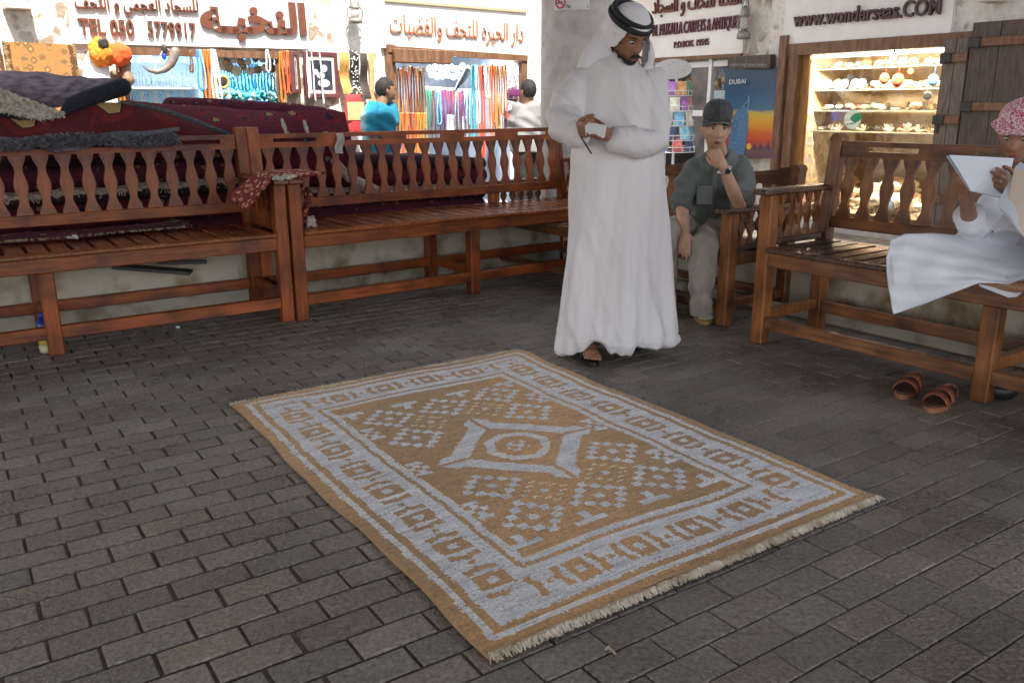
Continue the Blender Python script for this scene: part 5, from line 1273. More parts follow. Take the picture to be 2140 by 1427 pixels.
# ---------------------------------------------------------------- reading boy
def boy():
    A = lambda x, y, Y: aty(x, y, Y)
    root = thing("person", "boy in a white robe and red checked headcloth sitting cross-legged, reading a folder", "person", A(2110, 590, 3.55))
    F = Vector((-.60, -.70, -.30)); fr = frame_of(F); hc = A(2131, 281, 3.66); X, Y, Z = fr; HK = .97
    b = MB(); P = head_shape(b, hc, fr, HK); nk = A(2165, 355, 3.80)
    limb(b, [nk - ZV * .06, nk, hc - Z * .06 - Y * .02], [.055, .047, .047])
    limb(b, [A(2165, 545, 3.90), A(2165, 460, 3.85), A(2165, 395, 3.82)], [(.14, .11), (.13, .10), (.14, .085)], 18, up=(1, 0, 0))
    sR, eR, wR = A(2098, 398, 3.78), A(2030, 482, 3.62), A(2018, 408, 3.42)
    sL, eL, wL = A(2225, 400, 3.75), A(2215, 490, 3.50), A(2120, 400, 3.38)
    limb(b, [sR, sR.lerp(eR, .5), eR, eR.lerp(wR, .4), wR], [.046, .040, .036, .034, .024]); limb(b, [sL, sL.lerp(eL, .5), eL, eL.lerp(wL, .4), wL], [.046, .040, .036, .034, .024])
    hand(b, wR, A(2008, 372, 3.36) - wR, Vector((.9, .35, .1)), Vector((.2, 1, .3)), (.9, .95, 1.0, 1.05), .93, .3)
    hand(b, wL, A(2096, 378, 3.34) - wL, Vector((-.4, .8, .1)), Vector((-.3, .4, 1)), (.35, .4, .45, .5), .93, .2)
    kR, kL = A(1928, 538, 3.56), A(2230, 540, 3.25); hp = A(2120, 530, 3.82)
    limb(b, [hp, kR], [.065, .040]); limb(b, [kR, A(2000, 578, 3.40), A(2085, 592, 3.34)], [.038, .040, .032]); limb(b, [A(2210, 540, 3.82), kL], [.075, .055])
    fo = A(2085, 592, 3.34); D = (A(2128, 604, 3.30) - fo); D.z = 0; D.normalize(); S = Vector((D.y, -D.x, 0))
    b.cap_tube([fo, fo + D * .06 - ZV * .006, fo + D * .10 - ZV * .010], [.034, (.026, .040), (.020, .042)], 12, up=ZV)
    for i, (o, l, r_) in enumerate(((.030, .048, .012), (.013, .046, .0092), (-.002, .040, .0088), (-.016, .034, .0084), (-.029, .026, .0080))):
        p = fo + D * .10 - ZV * .012 + ZV * o; b.cap_tube([p, p + D * l * .55 , p + D * l + S * .008], [r_, r_ * 1.05, r_ * .9], 8)
    fuse(b, "body", SK_BOY, root, .0045, 3)
    face_parts(P, fr, root, HK, gaze=(0, -.003))
    # checked headcloth, tied up
    ch = bpy.data.materials.new("checked_red_white"); ch.use_nodes = True; n = ch.node_tree; bs = n.nodes["Principled BSDF"]; bs.inputs["Roughness"].default_value = .9
    tc = n.nodes.new("ShaderNodeTexCoord"); mp = n.nodes.new("ShaderNodeMapping"); mp.inputs["Rotation"].default_value = (.5, .6, .7); ck = n.nodes.new("ShaderNodeTexChecker"); ck.inputs["Scale"].default_value = 105; ck.inputs["Color1"].default_value = (.78, .66, .70, 1); ck.inputs["Color2"].default_value = (.54, .085, .13, 1)
    nz = n.nodes.new("ShaderNodeTexNoise"); nz.inputs["Scale"].default_value = 9; ad = n.nodes.new("ShaderNodeMix"); ad.data_type = 'RGBA'; ad.blend_type = 'ADD'; ad.inputs[0].default_value = .03
    n.links.new(tc.outputs["Object"], ad.inputs[6]); n.links.new(nz.outputs["Color"], ad.inputs[7]); n.links.new(ad.outputs[2], mp.inputs[0]); n.links.new(mp.outputs[0], ck.inputs[0]); n.links.new(ck.outputs[0], bs.inputs["Base Color"])
    b = MB(); hk = hc + Z * .060 - Y * .014
    b.ell(hk, (.092, .108, .086), 26, 18, fr)
    rng = [hk + X * (.092 * math.cos(q / 24 * 6.283)) + Y * (.108 * math.sin(q / 24 * 6.283)) + Z * (-.018 + .006 * math.sin(q * 1.3)) for q in range(24)]
    b.tube(rng, [.020 + .004 * math.sin(q * 1.9) for q in range(24)], 10, closed=True)
    b.ell(P(.088, .03, .055), (.024, .026, .024), 10, 8, fr)
    c0 = np.array(hc); ZZ = np.array(Z)
    fuse(b, "headcloth", ch, root, .006, 3, cloth_folds(0, 0, 1, 3, 3.1, None, .004, 30), cut=lambda co: ((co - c0) @ ZZ < .030))
    # robe
    RB = mat("robe_white_blue", (.68, .68, .74), .85, (.77, .77, .82), 5, bump=.8, bscale=11, stretch=(.8, 1.4, 1.4))
    b = MB()
    b.tube([A(2165, 575, 3.88), A(2165, 520, 3.86), A(2165, 460, 3.84), A(2165, 410, 3.82), A(2165, 385, 3.81), A(2165, 365, 3.80)], [(.20, .16), (.185, .15), (.175, .13), (.175, .115), (.12, .08), (.060, .056)], 30, up=(1, 0, 0))
    b.cap_tube([A(2100, 402, 3.78), A(2062, 445, 3.70), A(2034, 480, 3.63), A(2026, 462, 3.56)], [.062, .062, .060, .062], 18); b.cap_tube([A(2222, 402, 3.75), A(2222, 460, 3.62), A(2200, 480, 3.5), A(2165, 445, 3.44)], [.064, .064, .062, .064], 18)
    b.cap_tube([A(2130, 535, 3.82), A(2010, 532, 3.67), A(1912, 532, 3.52)], [.112, .095, .072], 20); b.cap_tube([A(1912, 538, 3.52), A(1990, 552, 3.56), A(2085, 552, 3.60)], [.066, .050, .05], 18); b.cap_tube([A(2210, 540, 3.80), A(2220, 545, 3.5), kL], [.12, .10, .09], 18)
    fn0 = cloth_folds(0, 0, 1, 3, 5.5, None, .0045, 16)
    def fn(co, no):
        co = fn0(co, no); q = co @ np.array([.3, .5, .8]); q2 = co @ np.array([.8, .1, -.5]); return co + no * (.004 * np.sin(q * 38 + 2 * np.sin(co[:, 0] * 9)) + .010 * (1 - np.abs(np.sin(q2 * 17 + 1.4 * np.sin(q * 9)))) ** 3)[:, None]
    fuse(b, "robe", RB, root, .008, 5, fn)
    # the skirt of the robe over the knee and the bench edge
    top = [A(1853, 532, 3.38), A(1862, 502, 3.40), A(1890, 489, 3.44), A(1950, 487, 3.52), A(2030, 494, 3.62), A(2100, 503, 3.70), A(2160, 512, 3.74)]
    mid = [A(1850, 560, 3.34), A(1860, 560, 3.33), A(1892, 558, 3.33), A(1950, 566, 3.31), A(2030, 578, 3.27), A(2100, 590, 3.24), A(2160, 584, 3.22)]
    bot = [A(1866, 656, 3.36), A(1885, 651, 3.345), A(1930, 636, 3.33), A(1985, 614, 3.30), A(2044, 591, 3.275), A(2108, 593, 3.27), A(2160, 575, 3.25)]
    def sk(u, v):
        a_, m_, c_ = poly(top, u), poly(mid, u), poly(bot, u); p = a_ * ((1 - v) * (1 - v)) + m_ * (2 * v * (1 - v)) + c_ * (v * v)
        f = .012 * math.sin(u * 9 - v * 5 + .5) * v + .007 * math.sin(u * 21 + v * 8) * math.sin(math.pi * min(1, v * 1.1)) + .004 * math.sin(v * 26 - u * 12)
        return p + Vector((-.25, -.9, .2)) * f
    b = MB(); b.grid(sk, 70, 40); k = len(b.v); b.v += [tuple(Vector(q) + Vector((.002, .005, -.003))) for q in b.v]; nf = list(b.f)
    for f in nf: b.f.append(tuple(k + i for i in f[::-1])); b.mi.append(0)
    I = lambda i, j: i * 41 + j
    for i in range(70):
        for j in (0, 40): b.f.append((I(i, j), I(i + 1, j), k + I(i + 1, j), k + I(i, j))); b.mi.append(0)
    for j in range(40):
        for i in (0, 70): b.f.append((I(i, j), I(i, j + 1), k + I(i, j + 1), k + I(i, j))); b.mi.append(0)
    b.build("robe_skirt", RB, root, smooth=True, world=True)
    b = MB(); q = [A(2046, 598, 3.33), A(2108, 622, 3.28), A(2124, 621, 3.27), A(2165, 590, 3.25)]
    b.grid(lambda u, v: poly(q, u) + ZV * (v * .05) + Vector((.02, .05, 0)) * v, 16, 4); b.build("robe_hem", RB, root, smooth=True, world=True)
    b = MB(); b.tube([wR.lerp(eR, .80) + Vector((0, 0, .01)), wR.lerp(eR, .62) + Vector((-.004, -.004, .01))], [.048, .062], 18); b.build("cuff", RB, root, smooth=True, world=True)
    # folder and booklet
    t = thing("folder", "stiff white folder held up by the reading boy", "folder", A(2050, 370, 3.35))
    c4 = [A(1984, 324, 3.30), A(2119, 331, 3.42), A(2098, 414, 3.36), A(2030, 399, 3.28)]
    nrm = (c4[1] - c4[0]).cross(c4[3] - c4[0]).normalized()
    for i, o in enumerate((0, .012)):
        b = MB(); b.prism([p + nrm * (o * (1 if j in (0, 1) else .35)) * (1 if nrm.y > 0 else -1) for j, p in enumerate(c4)], nrm * .003); b.build("cover", mat("folder_white", (.62, .64, .70), .5, (.66, .68, .74), 6), t, world=True)
    t = thing("booklet", "open booklet with a tan page leaning in front of the reading boy", "booklet", A(2110, 440, 3.2))
    for i in range(7):
        e0 = A(2132 - 2 * i, 338 + 2 * i, 3.28 - .004 * i); e1 = A(2082 + 3 * i, 428 + 4 * i, 3.22 - .004 * i); e2 = A(2142 + 3 * i, 488 + 6 * i, 3.16 - .004 * i); e3 = A(2215, 400, 3.20 - .004 * i)
        b = MB(); b.grid(lambda u, v: (e0.lerp(e3, u)).lerp((e1.lerp(e2, u)), v) + Vector((0, -.015 * math.sin(math.pi * u), 0)), 8, 8)
        b.build("page" if i < 6 else "cover", mat("page_grey", (.55, .55, .60), .7) if i < 6 else mat("tan_page", (.60, .47, .38), .7, (.64, .52, .43), 6), t, smooth=True, world=True)
boy()

# ---------------------------------------------------------------- two people by the bead shop
def far_person(label, hx, hy, t, F, shirt, shirt2, rows, pants, sleeves, arms, head_k=1.0, bald=False):
    A = lambda x, y, d=0: onT(x, y, t + d)
    hc = A(hx, hy); base = hc.copy(); base.z = 0; root = thing("person", label, "person", base)
    fr = frame_of(F); X, Y, Z = fr; b = MB(); P = head_shape(b, hc, fr, head_k)
    y0, xl, xr, dp = rows[0]; nk = A((xl + xr) / 2, y0 + 4)
    limb(b, [nk - ZV * .06, nk, hc - Z * .06 - Y * .02], [.062, .055, .055])
    for a_ in arms: limb(b, [A(*q) for q in a_], [.045, .038, .028]); hand(b, A(*a_[-1]), A(*a_[-1]) - A(*a_[-2]), Vector((0, 1, 0)), Vector((1, 0, .3)), (.5, .6, .6, .7))
    pc = A((rows[-1][1] + rows[-1][2]) / 2, rows[-1][0])
    for s in (-1, 1): 
        limb(b, [pc + E1 * s * .09, Vector((pc.x, pc.y, .5)) + E1 * s * .10, Vector((pc.x, pc.y, .08)) + E1 * s * .11], [.085, .058, .04]); foot(b, Vector((pc.x, pc.y, 0)) + E1 * s * .11, Vector((F[0], F[1], 0)), toes=False)
    fuse(b, "body", SK_FAR, root, .007, 2)
    face_parts(P, fr, root, head_k)
    b = MB(); b.ell(hc - Y * .012 + Z * .022, (.082 * head_k, .100 * head_k, .108 * head_k), 24, 16, fr); c0, XX, YY, ZZ = np.array(hc), np.array(X), np.array(Y), np.array(Z)
    def cut(co):
        d = co - c0; y, z = d @ YY, d @ ZZ
        return ((y > .02) & (z < .055)) | (z < -.06) | ((y > -.02) & (z < .01))
    fuse(b, "hair", M_HAIR, root, .006, 2, cloth_folds(0, 0, 1, 3, 1, None, .003, 90), cut=cut)
    b = MB(); pts = []; rr = []
    for y, xl, xr, dp in rows: a_, c_ = A(xl, y), A(xr, y); pts.append((a_ + c_) / 2); rr.append(((c_ - a_).length / 2, dp))
    b.tube(pts, rr, 26, up=E1)
    for sl in sleeves: b.cap_tube([A(*q[:3]) for q in sl], [q[3] for q in sl], 16)
    def fn(co, no):
        co = cloth_folds(0, 0, 1, 3, 6.1, None, .006, 18)(co, no); q = co @ np.array([.6, .2, .8]); return co + no * (.006 * np.sin(q * 45 + 2 * np.sin(co[:, 2] * 12)))[:, None]
    fuse(b, "shirt", shirt, root, .009, 3, fn)
    b = MB()
    for s in (-1, 1): b.cap_tube([pc + E1 * s * .075 + ZV * .05, Vector((pc.x, pc.y, .5)) + E1 * s * .10, Vector((pc.x, pc.y, .10)) + E1 * s * .11], [.115, .085, .08], 16)
    fuse(b, "trousers", pants, root, .010, 3, cloth_folds(0, 0, 1, 3, 2.1, None, .005, 22))
    return root
M_BLUE = ramp_mat("shirt_blue_stripes", [(0, (.02, .20, .32)), (.70, (.025, .24, .37)), (.86, (.05, .30, .43)), (1, (.26, .46, .52))], .85, 'WAVE', 3.0, .1, 200, (0.25, .25, 3.2), 1.2)
M_BLK = mat("black_trousers", (.012, .012, .014), .85, (.022, .022, .025), 20)
far_person("man in a turquoise striped T-shirt walking past the bead shop", 806, 190, 7.9, (.80, .45, -.10), M_BLUE, None, [(216, 788, 806, .08), (224, 774, 818, .12), (240, 762, 824, .15), (270, 758, 826, .16), (300, 762, 826, .16), (335, 764, 824, .15)], mat("dark_jeans", (.03, .035, .06), .85),
           [[(778, 228, -.05, .075), (770, 250, -.10, .085), (772, 272, -.12, .080)], [(814, 228, .05, .07), (822, 250, .02, .07)]], [[(772, 262, -.10), (776, 285, -.10), (800, 300, -.12)]], 1.0)
far_person("black-haired man in a white shirt and black trousers, back turned, at the bead doorway", 1103, 192, 7.75, (-.55, .82, .0), mat("white_shirt_shaded", (.21, .205, .205), .85, (.26, .255, .255), 6, bump=.6, bscale=14), None, [(212, 1092, 1114, .08), (222, 1082, 1130, .12), (245, 1074, 1136, .15), (280, 1072, 1138, .15), (318, 1070, 1138, .15)], M_BLK,  # white cloth greyed in its base colour to stand for shade
           [[(1084, 226, .02, .07), (1076, 255, .05, .08), (1072, 275, .08, .075)], [(1130, 226, .0, .07), (1138, 260, 0, .07)]], [[(1072, 270, .08), (1070, 300, .06), (1076, 322, .02)]], 1.03)
# ================================================================ goods in and before the shops
ORD = "first second third fourth fifth sixth seventh eighth ninth tenth eleventh twelfth thirteenth fourteenth fifteenth sixteenth seventeenth eighteenth nineteenth twentieth twenty-first twenty-second twenty-third twenty-fourth twenty-fifth twenty-sixth twenty-seventh twenty-eighth twenty-ninth thirtieth thirty-first thirty-second".split()
def cm(name, c, rough=.4, metal=0.0): return mat(name, c, rough, tuple(min(1, q * 1.5 + .01) for q in c), 60, metal=metal)
BEAD = {"gold": (.42, .24, .06), "amber": (.50, .17, .02), "brown": (.15, .07, .035), "coral red": (.50, .07, .04), "orange": (.75, .17, .03), "white": (.75, .72, .68), "green": (.05, .24, .13), "turquoise": (.03, .32, .36), "blue": (.05, .22, .52), "purple": (.20, .04, .16), "grey": (.32, .33, .36), "black": (.02, .02, .025), "pink": (.55, .16, .20), "silver": (.55, .56, .58), "sky blue": (.25, .50, .68)}
rnb = random.Random(11)
def strand(col, px, y0, y1, t, label, group, side='L', wide=.028, r=.0085, loop=True):
    fn = onT if side == 'L' else onS
    a_, c_ = fn(px, y0, t), fn(px, y1, t); L_ = (a_ - c_).length; A_ = E1 if side == 'L' else -E2
    b = MB(); n = max(8, int(L_ / .011)); ph = rnb.uniform(0, 6)
    lean = rnb.uniform(-.012, .012)
    for s in ((-1, 1) if loop else (0,)):
        pts = []; rr = []
        for k in range(n + 1):
            u = k / n; w_ = wide * (.25 + .75 * math.sin(min(1, u * 1.25) * math.pi / 2)) if loop else 0
            if loop and u > .88: w_ *= math.sqrt(max(0, 1 - ((u - .88) / .12) ** 2))
            pts.append(a_ + A_ * (s * w_ + lean * u + .003 * math.sin(u * 9 + ph)) - ZV * (L_ * u)); rr.append(r * (1 + .34 * (1 if k % 2 else -1)))
        b.tube(pts, rr, 6)
    o = b.build("bead_strand", cm("beads_" + col.replace(" ", "_"), BEAD[col], .35), None, smooth=True); tag(o, label, "bead strand", group); return o
# ---- bead doorway
GB = "bead strands hanging in the bead doorway"
k = 0
for i in range(11):
    px = 826 + i * 5.8; col = ["gold", "brown", "amber", "gold", "coral red", "gold", "brown", "amber", "gold", "brown", "gold"][i]
    strand(col, px, 136 + rnb.uniform(0, 12), rnb.uniform(262, 300), TF + .10 + .05 * (i % 3), f"{col} bead strand, {ORD[i]} from the left on the shutter side of the doorway", GB)
for i in range(9):
    px = 838 + i * 6.2; col = ["amber", "coral red", "amber", "brown", "coral red", "amber", "gold", "amber", "gold"][i]
    strand(col, px, 236, rnb.uniform(318, 372), TF - .25, f"low {col} bead strand, {ORD[i]} from the left on the floor stand at the doorway", GB, wide=.03)
cols = ["green", "green", "brown", "blue", "sky blue", "purple", "purple", "coral red", "purple", "coral red", "grey", "coral red", "purple", "white", "sky blue", "grey"]
for i, col in enumerate(cols):
    px = 893 + i * 6.1; strand(col, px, 186 + rnb.uniform(0, 5), rnb.uniform(256, 300), TF + .55 + .04 * (i % 2), f"{col} bead strand, {ORD[i]} from the left on the inner rail of the doorway", GB)
cols = ["turquoise", "sky blue", "white", "orange", "coral red", "white", "white", "orange", "orange", "amber", "gold", "white", "orange", "gold"]
for i, col in enumerate(cols):
    px = 988 + i * 5.2; strand(col, px, 135 + rnb.uniform(0, 4), rnb.uniform(205, 300) if i not in (3, 4, 7) else 330, TF + .14 + .05 * (i % 2), f"{col} bead strand, {ORD[i]} from the left in the right half of the doorway", GB, wide=.024, r=.010)
b = MB(); b.bar(onT(890, 183, TF + .6), onT(985, 190, TF + .6), .025, .03); o = b.build("hanging_rail", M_METALW); tag(o, "white rail carrying bead strands inside the doorway", "rail")
for i in range(15):
    p = onT(897 + (i % 8) * 11.5 + (4 if i > 7 else 0), 143 + (i // 8) * 17 + rnb.uniform(-4, 4), TF + .8); b = MB()
    b.lathe(p, [(.020, 0), (.045, .004), (.048, .010), (.03, .012), (.01, .013)], 14, (E1, ZV, -E2)); o = b.build("metal_plate", cm("plate_silver", (.60, .66, .72), .25, .6), None, smooth=True); tag(o, "small round silvery plate high up inside the bead doorway", "plate", "silvery plates inside the bead doorway")
for i, (x0, x1, y0, y1, c) in enumerate(((934, 950, 240, 300, "white"), (966, 982, 243, 300, "grey"))):
    b = MB(); b.grid(lambda u, v: onT(x0 + (x1 - x0) * u, y0 + (y1 - y0) * v, TF + .38) - E2 * (.02 * math.sin(u * 12)), 16, 6); o = b.build("scarf", cm("scarf_" + c, BEAD[c], .8), None, smooth=True); tag(o, ("pale scarf" if i == 0 else "blue-grey scarf") + " hanging folded below the inner bead rail", "scarf")
b = MB(); P = [onT(*q) for q in ((975, 150, TF + .3), (968, 163, TF + .28), (958, 178, TF + .27), (949, 193, TF + .27))]; b.cap_tube(P, [.055, .045, .030, .008], 12); o = b.build("dark_horn", cm("horn_black", (.05, .045, .05), .3), None, smooth=True); tag(o, "black pointed horn hanging across the middle of the bead doorway", "horn")
def bag(px, y0, y1, w_, t, label, m1, m2, strap=18, name="shoulder_bag"):
    a_, c_ = onT(px, y0, t), onT(px, y1, t); h = a_.z - c_.z; rt = thing(name, label, "bag", c_)
    b = MB()
    b.tube([c_ + ZV * (h * u) + E1 * (.004 * math.sin(u * 9)) for u in (0, .03, .2, .5, .8, .97, 1)], [(w_ * q, .05 * q2) for q, q2 in ((.9, .5), (1, .8), (1.03, 1), (1, .9), (.96, .6), (.93, .4), (.9, .2))], 18, up=E1); b.build("pouch", m1, rt, smooth=True, world=True)
    b = MB(); b.tube([c_ + ZV * (h * .6) - E2 * .052 + E1 * q for q in (-w_ * .98, 0, w_ * .98)], [(.004, h * .22)] * 3, 8, up=E2); b.build("flap", m2, rt, world=True)
    top = onT(px, y0 - strap, t); b = MB(); b.tube([a_ - E1 * w_ * .8, top - E1 * .015, top + E1 * .015, a_ + E1 * w_ * .8], .008, 6); b.build("strap", m2, rt, world=True); return rt
bag(1071, 182, 212, .075, TF - .02, "dark patterned bag with a magenta strap hanging at the right door jamb", ramp_mat("bag_pattern", [(0, (.30, .12, .20)), (.3, (.05, .03, .06)), (.5, (.35, .20, .22)), (.7, (.06, .03, .08))], .9, 'VORONOI', 40), cm("bag_magenta", (.12, .014, .085), .7), 30)
bag(1066, 230, 276, .085, TF - .03, "black and pink woven bag below the magenta strapped one", ramp_mat("bag_pattern2", [(0, (.25, .10, .10)), (.3, (.02, .02, .03)), (.5, (.30, .12, .12)), (.7, (.03, .02, .03))], .9, 'VORONOI', 36), cm("bag_red", (.40, .05, .05), .7), 16)
# ---- pillar between the shops
def framed(px0, px1, y0, y1, t, yaw, label):
    a_, c_ = onT(px0, y1, t), onT(px1, y1, t); wd = (c_ - a_).length; h = onT(px0, y0, t).z - a_.z; d = Matrix.Rotation(yaw, 3, 'Z') @ E1; nn = Vector((d.y, -d.x, 0)); cpt = (a_ + c_) / 2 + ZV * h / 2
    rt = thing("framed_picture", label, "picture", cpt); ax = (d, nn, ZV)
    b = MB(); fw = .045
    for s in (-1, 1): b.box(cpt + d * s * (wd / 2 - fw / 2), (fw, .035, h), ax, .006); b.box(cpt + ZV * s * (h / 2 - fw / 2), (wd - 2 * fw - .001, .035, fw), ax, .006)
    b.build("frame", mat("frame_plum", (.11, .035, .04), .35, (.16, .06, .06), 20), rt, world=True)
    b = MB(); b.box(cpt, (wd - 2 * fw, .012, h - 2 * fw), ax); b.build("mat_board", mat("mat_cream", (.68, .60, .52), .8), rt, world=True)
    b = MB(); iw, ih = wd - 2 * fw - .07, h - 2 * fw - .08; b.box(cpt + nn * .008, (iw, .006, ih), ax); pc = b.build("picture", mat("picture_dark", (.02, .025, .04), .4, (.05, .06, .09), 8), rt, world=True)
    b = MB()
    for (x, z, rx, rz) in ((.12, .22, .16, .13), (-.05, -.02, .20, .12), (.08, -.28, .30, .14), (-.28, .10, .12, .10)): b.ell(cpt + nn * .011 + d * x * iw + ZV * z * ih, (rx * iw, .0015, rz * ih), 14, 6, ax)
    b.build("pale_figure", mat("picture_pale", (.42, .50, .62), .5, (.60, .60, .62), 9), pc, world=True)
framed(636, 712, 108, 205, TF - .06, rad(10), "plum framed picture with a pale figure on the pillar between the shops")
framed(606, 634, 108, 196, TF - .10, rad(38), "narrow framed picture turned edge-on beside the plum framed one")
def strap(px, y0, y1, t, w_, m_, label, n=1):
    rt = thing("hanging_belt", label, "belt", onT(px, y1, t)); b = MB(); n_ = 16
    pts = [onT(px + 9 * (k / n_) ** 1.6, y0 + (y1 - y0) * k / n_, t) - E2 * (.015 + .02 * math.sin(k * .5)) for k in range(n_ + 1)]; b.tube(pts, [(w_, .006)] * (n_ + 1), 8, up=E1); b.build("strap", m_, rt, world=True); return rt
strap(716, 110, 196, TF - .10, .055, cm("belt_tan", (.42, .22, .06), .6), "broad tan leather belt hanging right of the plum framed picture")
rt = strap(737, 106, 206, TF - .11, .055, cm("belt_black", (.02, .02, .022), .5), "black belt studded with silver beads hanging between two plain belts")
b = MB()
for q in range(60):
    u = rnb.random(); p = onT(737 + 9 * u ** 1.6, 107 + 97 * u, TF - .11) - E2 * (.028 + .02 * math.sin(u * 8)); b.ell(p + E1 * rnb.uniform(-.042, .042), .010, 6, 4)
b.build("silver_beads", cm("bead_silver", (.60, .60, .60), .3, .7), rt, smooth=True, world=True)
strap(757, 112, 208, TF - .12, .045, cm("belt_dark", (.035, .025, .02), .5), "dark plain belt hanging nearest the shutter box of the doorway")
bag(742, 198, 284, .10, TF - .25, "big red cloth bag hanging below the belts on the pillar", cm("bag_scarlet", (.42, .03, .03), .8), cm("bag_tan", (.50, .33, .16), .7), 14)
for i, (px, c) in enumerate(((640, "white"), (651, "silver"), (668, "white"))):
    strand(c, px, 106, 206 + 6 * (i % 3), TF - .16, f"{c} bead string, {ORD[i]} from the left in front of the plum framed picture", "bead strings before the framed picture", wide=.004, r=.005)
b = MB(); P = [onT(*q) for q in ((786, 128, TF - .1), (792, 145, TF - .12), (795, 165, TF - .12), (790, 190, TF - .10))]; b.cap_tube(P, [.02, .06, .07, .05], 12, flat=.5); o = b.build("hanging_cloth", M_GHUTRA, None, smooth=True); tag(o, "white cloth bunched on a hook left of the bead doorway", "cloth")
b = MB(); P = [onT(*q) for q in ((777, 112, TF - .05), (781, 150, TF - .06), (780, 215, TF - .06))]; b.tube(P, [(.05, .012)] * 3, 8, up=E1); o = b.build("wall_hanging", cm("hanging_sand", (.38, .25, .12), .8)); tag(o, "sand coloured wall hanging behind the white bunched cloth", "wall hanging")
# ---- carpet shop front
def wallcarpet(x0, x1, y0, y1, label, mt, bm_):
    a_, c_ = onT(x0, y1, TF - .03), onT(x1, y1, TF - .03); top = onT(x0, y0, TF - .03).z; rt = thing("hanging_carpet", label, "carpet", (a_ + c_) / 2)
    b = MB(); d = (c_ - a_)
    b.grid(lambda u, v: a_ + d * (.10 + .8 * u) + ZV * ((top - a_.z) * (v)) - E2 * (.012 + .01 * math.sin(u * 14) * (1 - v)), 24, 10); b.build("field", mt, rt, smooth=True, world=True)
    for u0 in (0, .9):
        b = MB(); b.grid(lambda u, v: a_ + d * (u0 + .1 * u) + ZV * ((top - a_.z) * v) - E2 * .014, 4, 10); b.build("border_band", bm_, rt, world=True)
PC = ramp_mat("wall_carpet_rust", [(0, (.50, .36, .16)), (.25, (.34, .09, .03)), (.42, (.16, .17, .07)), (.6, (.46, .20, .07))], .9, 'VORONOI', 13); PB = ramp_mat("wall_carpet_border", [(0, (.48, .36, .20)), (.3, (.10, .08, .04)), (.5, (.42, .24, .10)), (.7, (.12, .06, .03))], .9, 'VORONOI', 22)
wallcarpet(30, 178, 88, 260, "rust and gold carpet hung flat on the sunlit wall left of the sign", PC, PB)
wallcarpet(-60, 26, 92, 260, "faded pink carpet hung on the wall at the left picture edge", ramp_mat("wall_carpet_pink", [(0, (.60, .40, .32)), (.3, (.50, .22, .17)), (.6, (.62, .36, .28))], .9, 'VORONOI', 12), PB)
def wall_lamp(fn, px, py, pl, nn, label, w_=.11):
    p = fn(px, py, pl); rt = thing("wall_lamp", label, "wall lamp", p); X = ZV.cross(nn); b = MB()
    b.prism([p + X * w_ + nn * .02, p - X * w_ + nn * .02, p - X * w_ * .8 + nn * .20, p + X * w_ * .8 + nn * .20], ZV * .05); b.build("hood", mat("lamp_sand", (.55, .48, .42), .7), rt, world=True)
    b = MB(); b.prism([p + X * w_ * .8 + nn * .03 + ZV * .051, p - X * w_ * .8 + nn * .03 + ZV * .051, p - X * w_ * .6 + nn * .17 + ZV * .051, p + X * w_ * .6 + nn * .17 + ZV * .051], ZV * .22); b.build("shade", mat("lamp_shade_white", (.75, .72, .66), .5), rt, world=True)
    b = MB(); b.box(p + ZV * .12 + nn * .01, (.08, .02, .16), (X, nn, ZV), .004); b.build("wall_plate", M_IRON, rt, world=True)
wall_lamp(onT, 34, 22, TF, -E2, "pale box-shaped wall lamp high on the sunlit wall at upper left")
wall_lamp(onS, 2086, 7, SF, -E1, "pale box-shaped wall lamp above the folded back plank shutters", .08)
def lantern(fn, px, y0, y1, pl, nn, label):
    a_ = fn(px, y1, pl) + nn * .12; h = fn(px, y0, pl).z - a_.z; rt = thing("lantern", label, "lantern", a_); m_ = mat("lantern_tin", (.22, .20, .17), .45, (.34, .32, .28), 20, metal=.4)
    b = MB(); b.lathe(a_, [(.02, 0), (.075, .004), (.078, h * .16), (.055, h * .24), (.03, h * .28)], 18); b.build("tank", m_, rt, smooth=True, world=True)
    b = MB(); b.lathe(a_, [(.036, h * .29), (.055, h * .42), (.050, h * .58), (.034, h * .68)], 16); b.build("globe", mat("globe_glass", (.85, .83, .78), .2, trans=.6), rt, smooth=True, world=True)
    b = MB(); b.lathe(a_, [(.062, h * .68), (.05, h * .74), (.055, h * .86), (.02, h * .98), (.008, h)], 16); b.build("chimney_cap", m_, rt, smooth=True, world=True)
    X = ZV.cross(nn)
    for s in (-1, 1): b = MB(); b.tube([a_ + X * s * .06 + ZV * h * .18, a_ + X * s * .088 + ZV * h * .35, a_ + X * s * .088 + ZV * h * .62, a_ + X * s * .05 + ZV * h * .8], .008, 6); b.build("side_tube", m_, rt, world=True)
    b = MB(); b.tube([a_ + X * -.05 + ZV * h * .82] + [a_ + X * (.05 * math.cos(math.pi * (1 - q / 6))) + ZV * (h * .9 + .10 * math.sin(math.pi * q / 6)) for q in range(7)], .004, 5); b.build("bail", M_IRON, rt, world=True)
    b = MB(); b.tube([a_ + ZV * (h + .07), a_ + ZV * (h + .09) - nn * .13], .008, 6); b.build("bracket", M_IRON, rt, world=True)
lantern(onT, 733, 6, 52, TF, -E2, "tin hurricane lantern on the pillar between the two sunlit signs")
lantern(onS, 1568, 14, 84, SF, -E1, "tin hurricane lantern on the stone pillar beside the carpets and antiques sign")
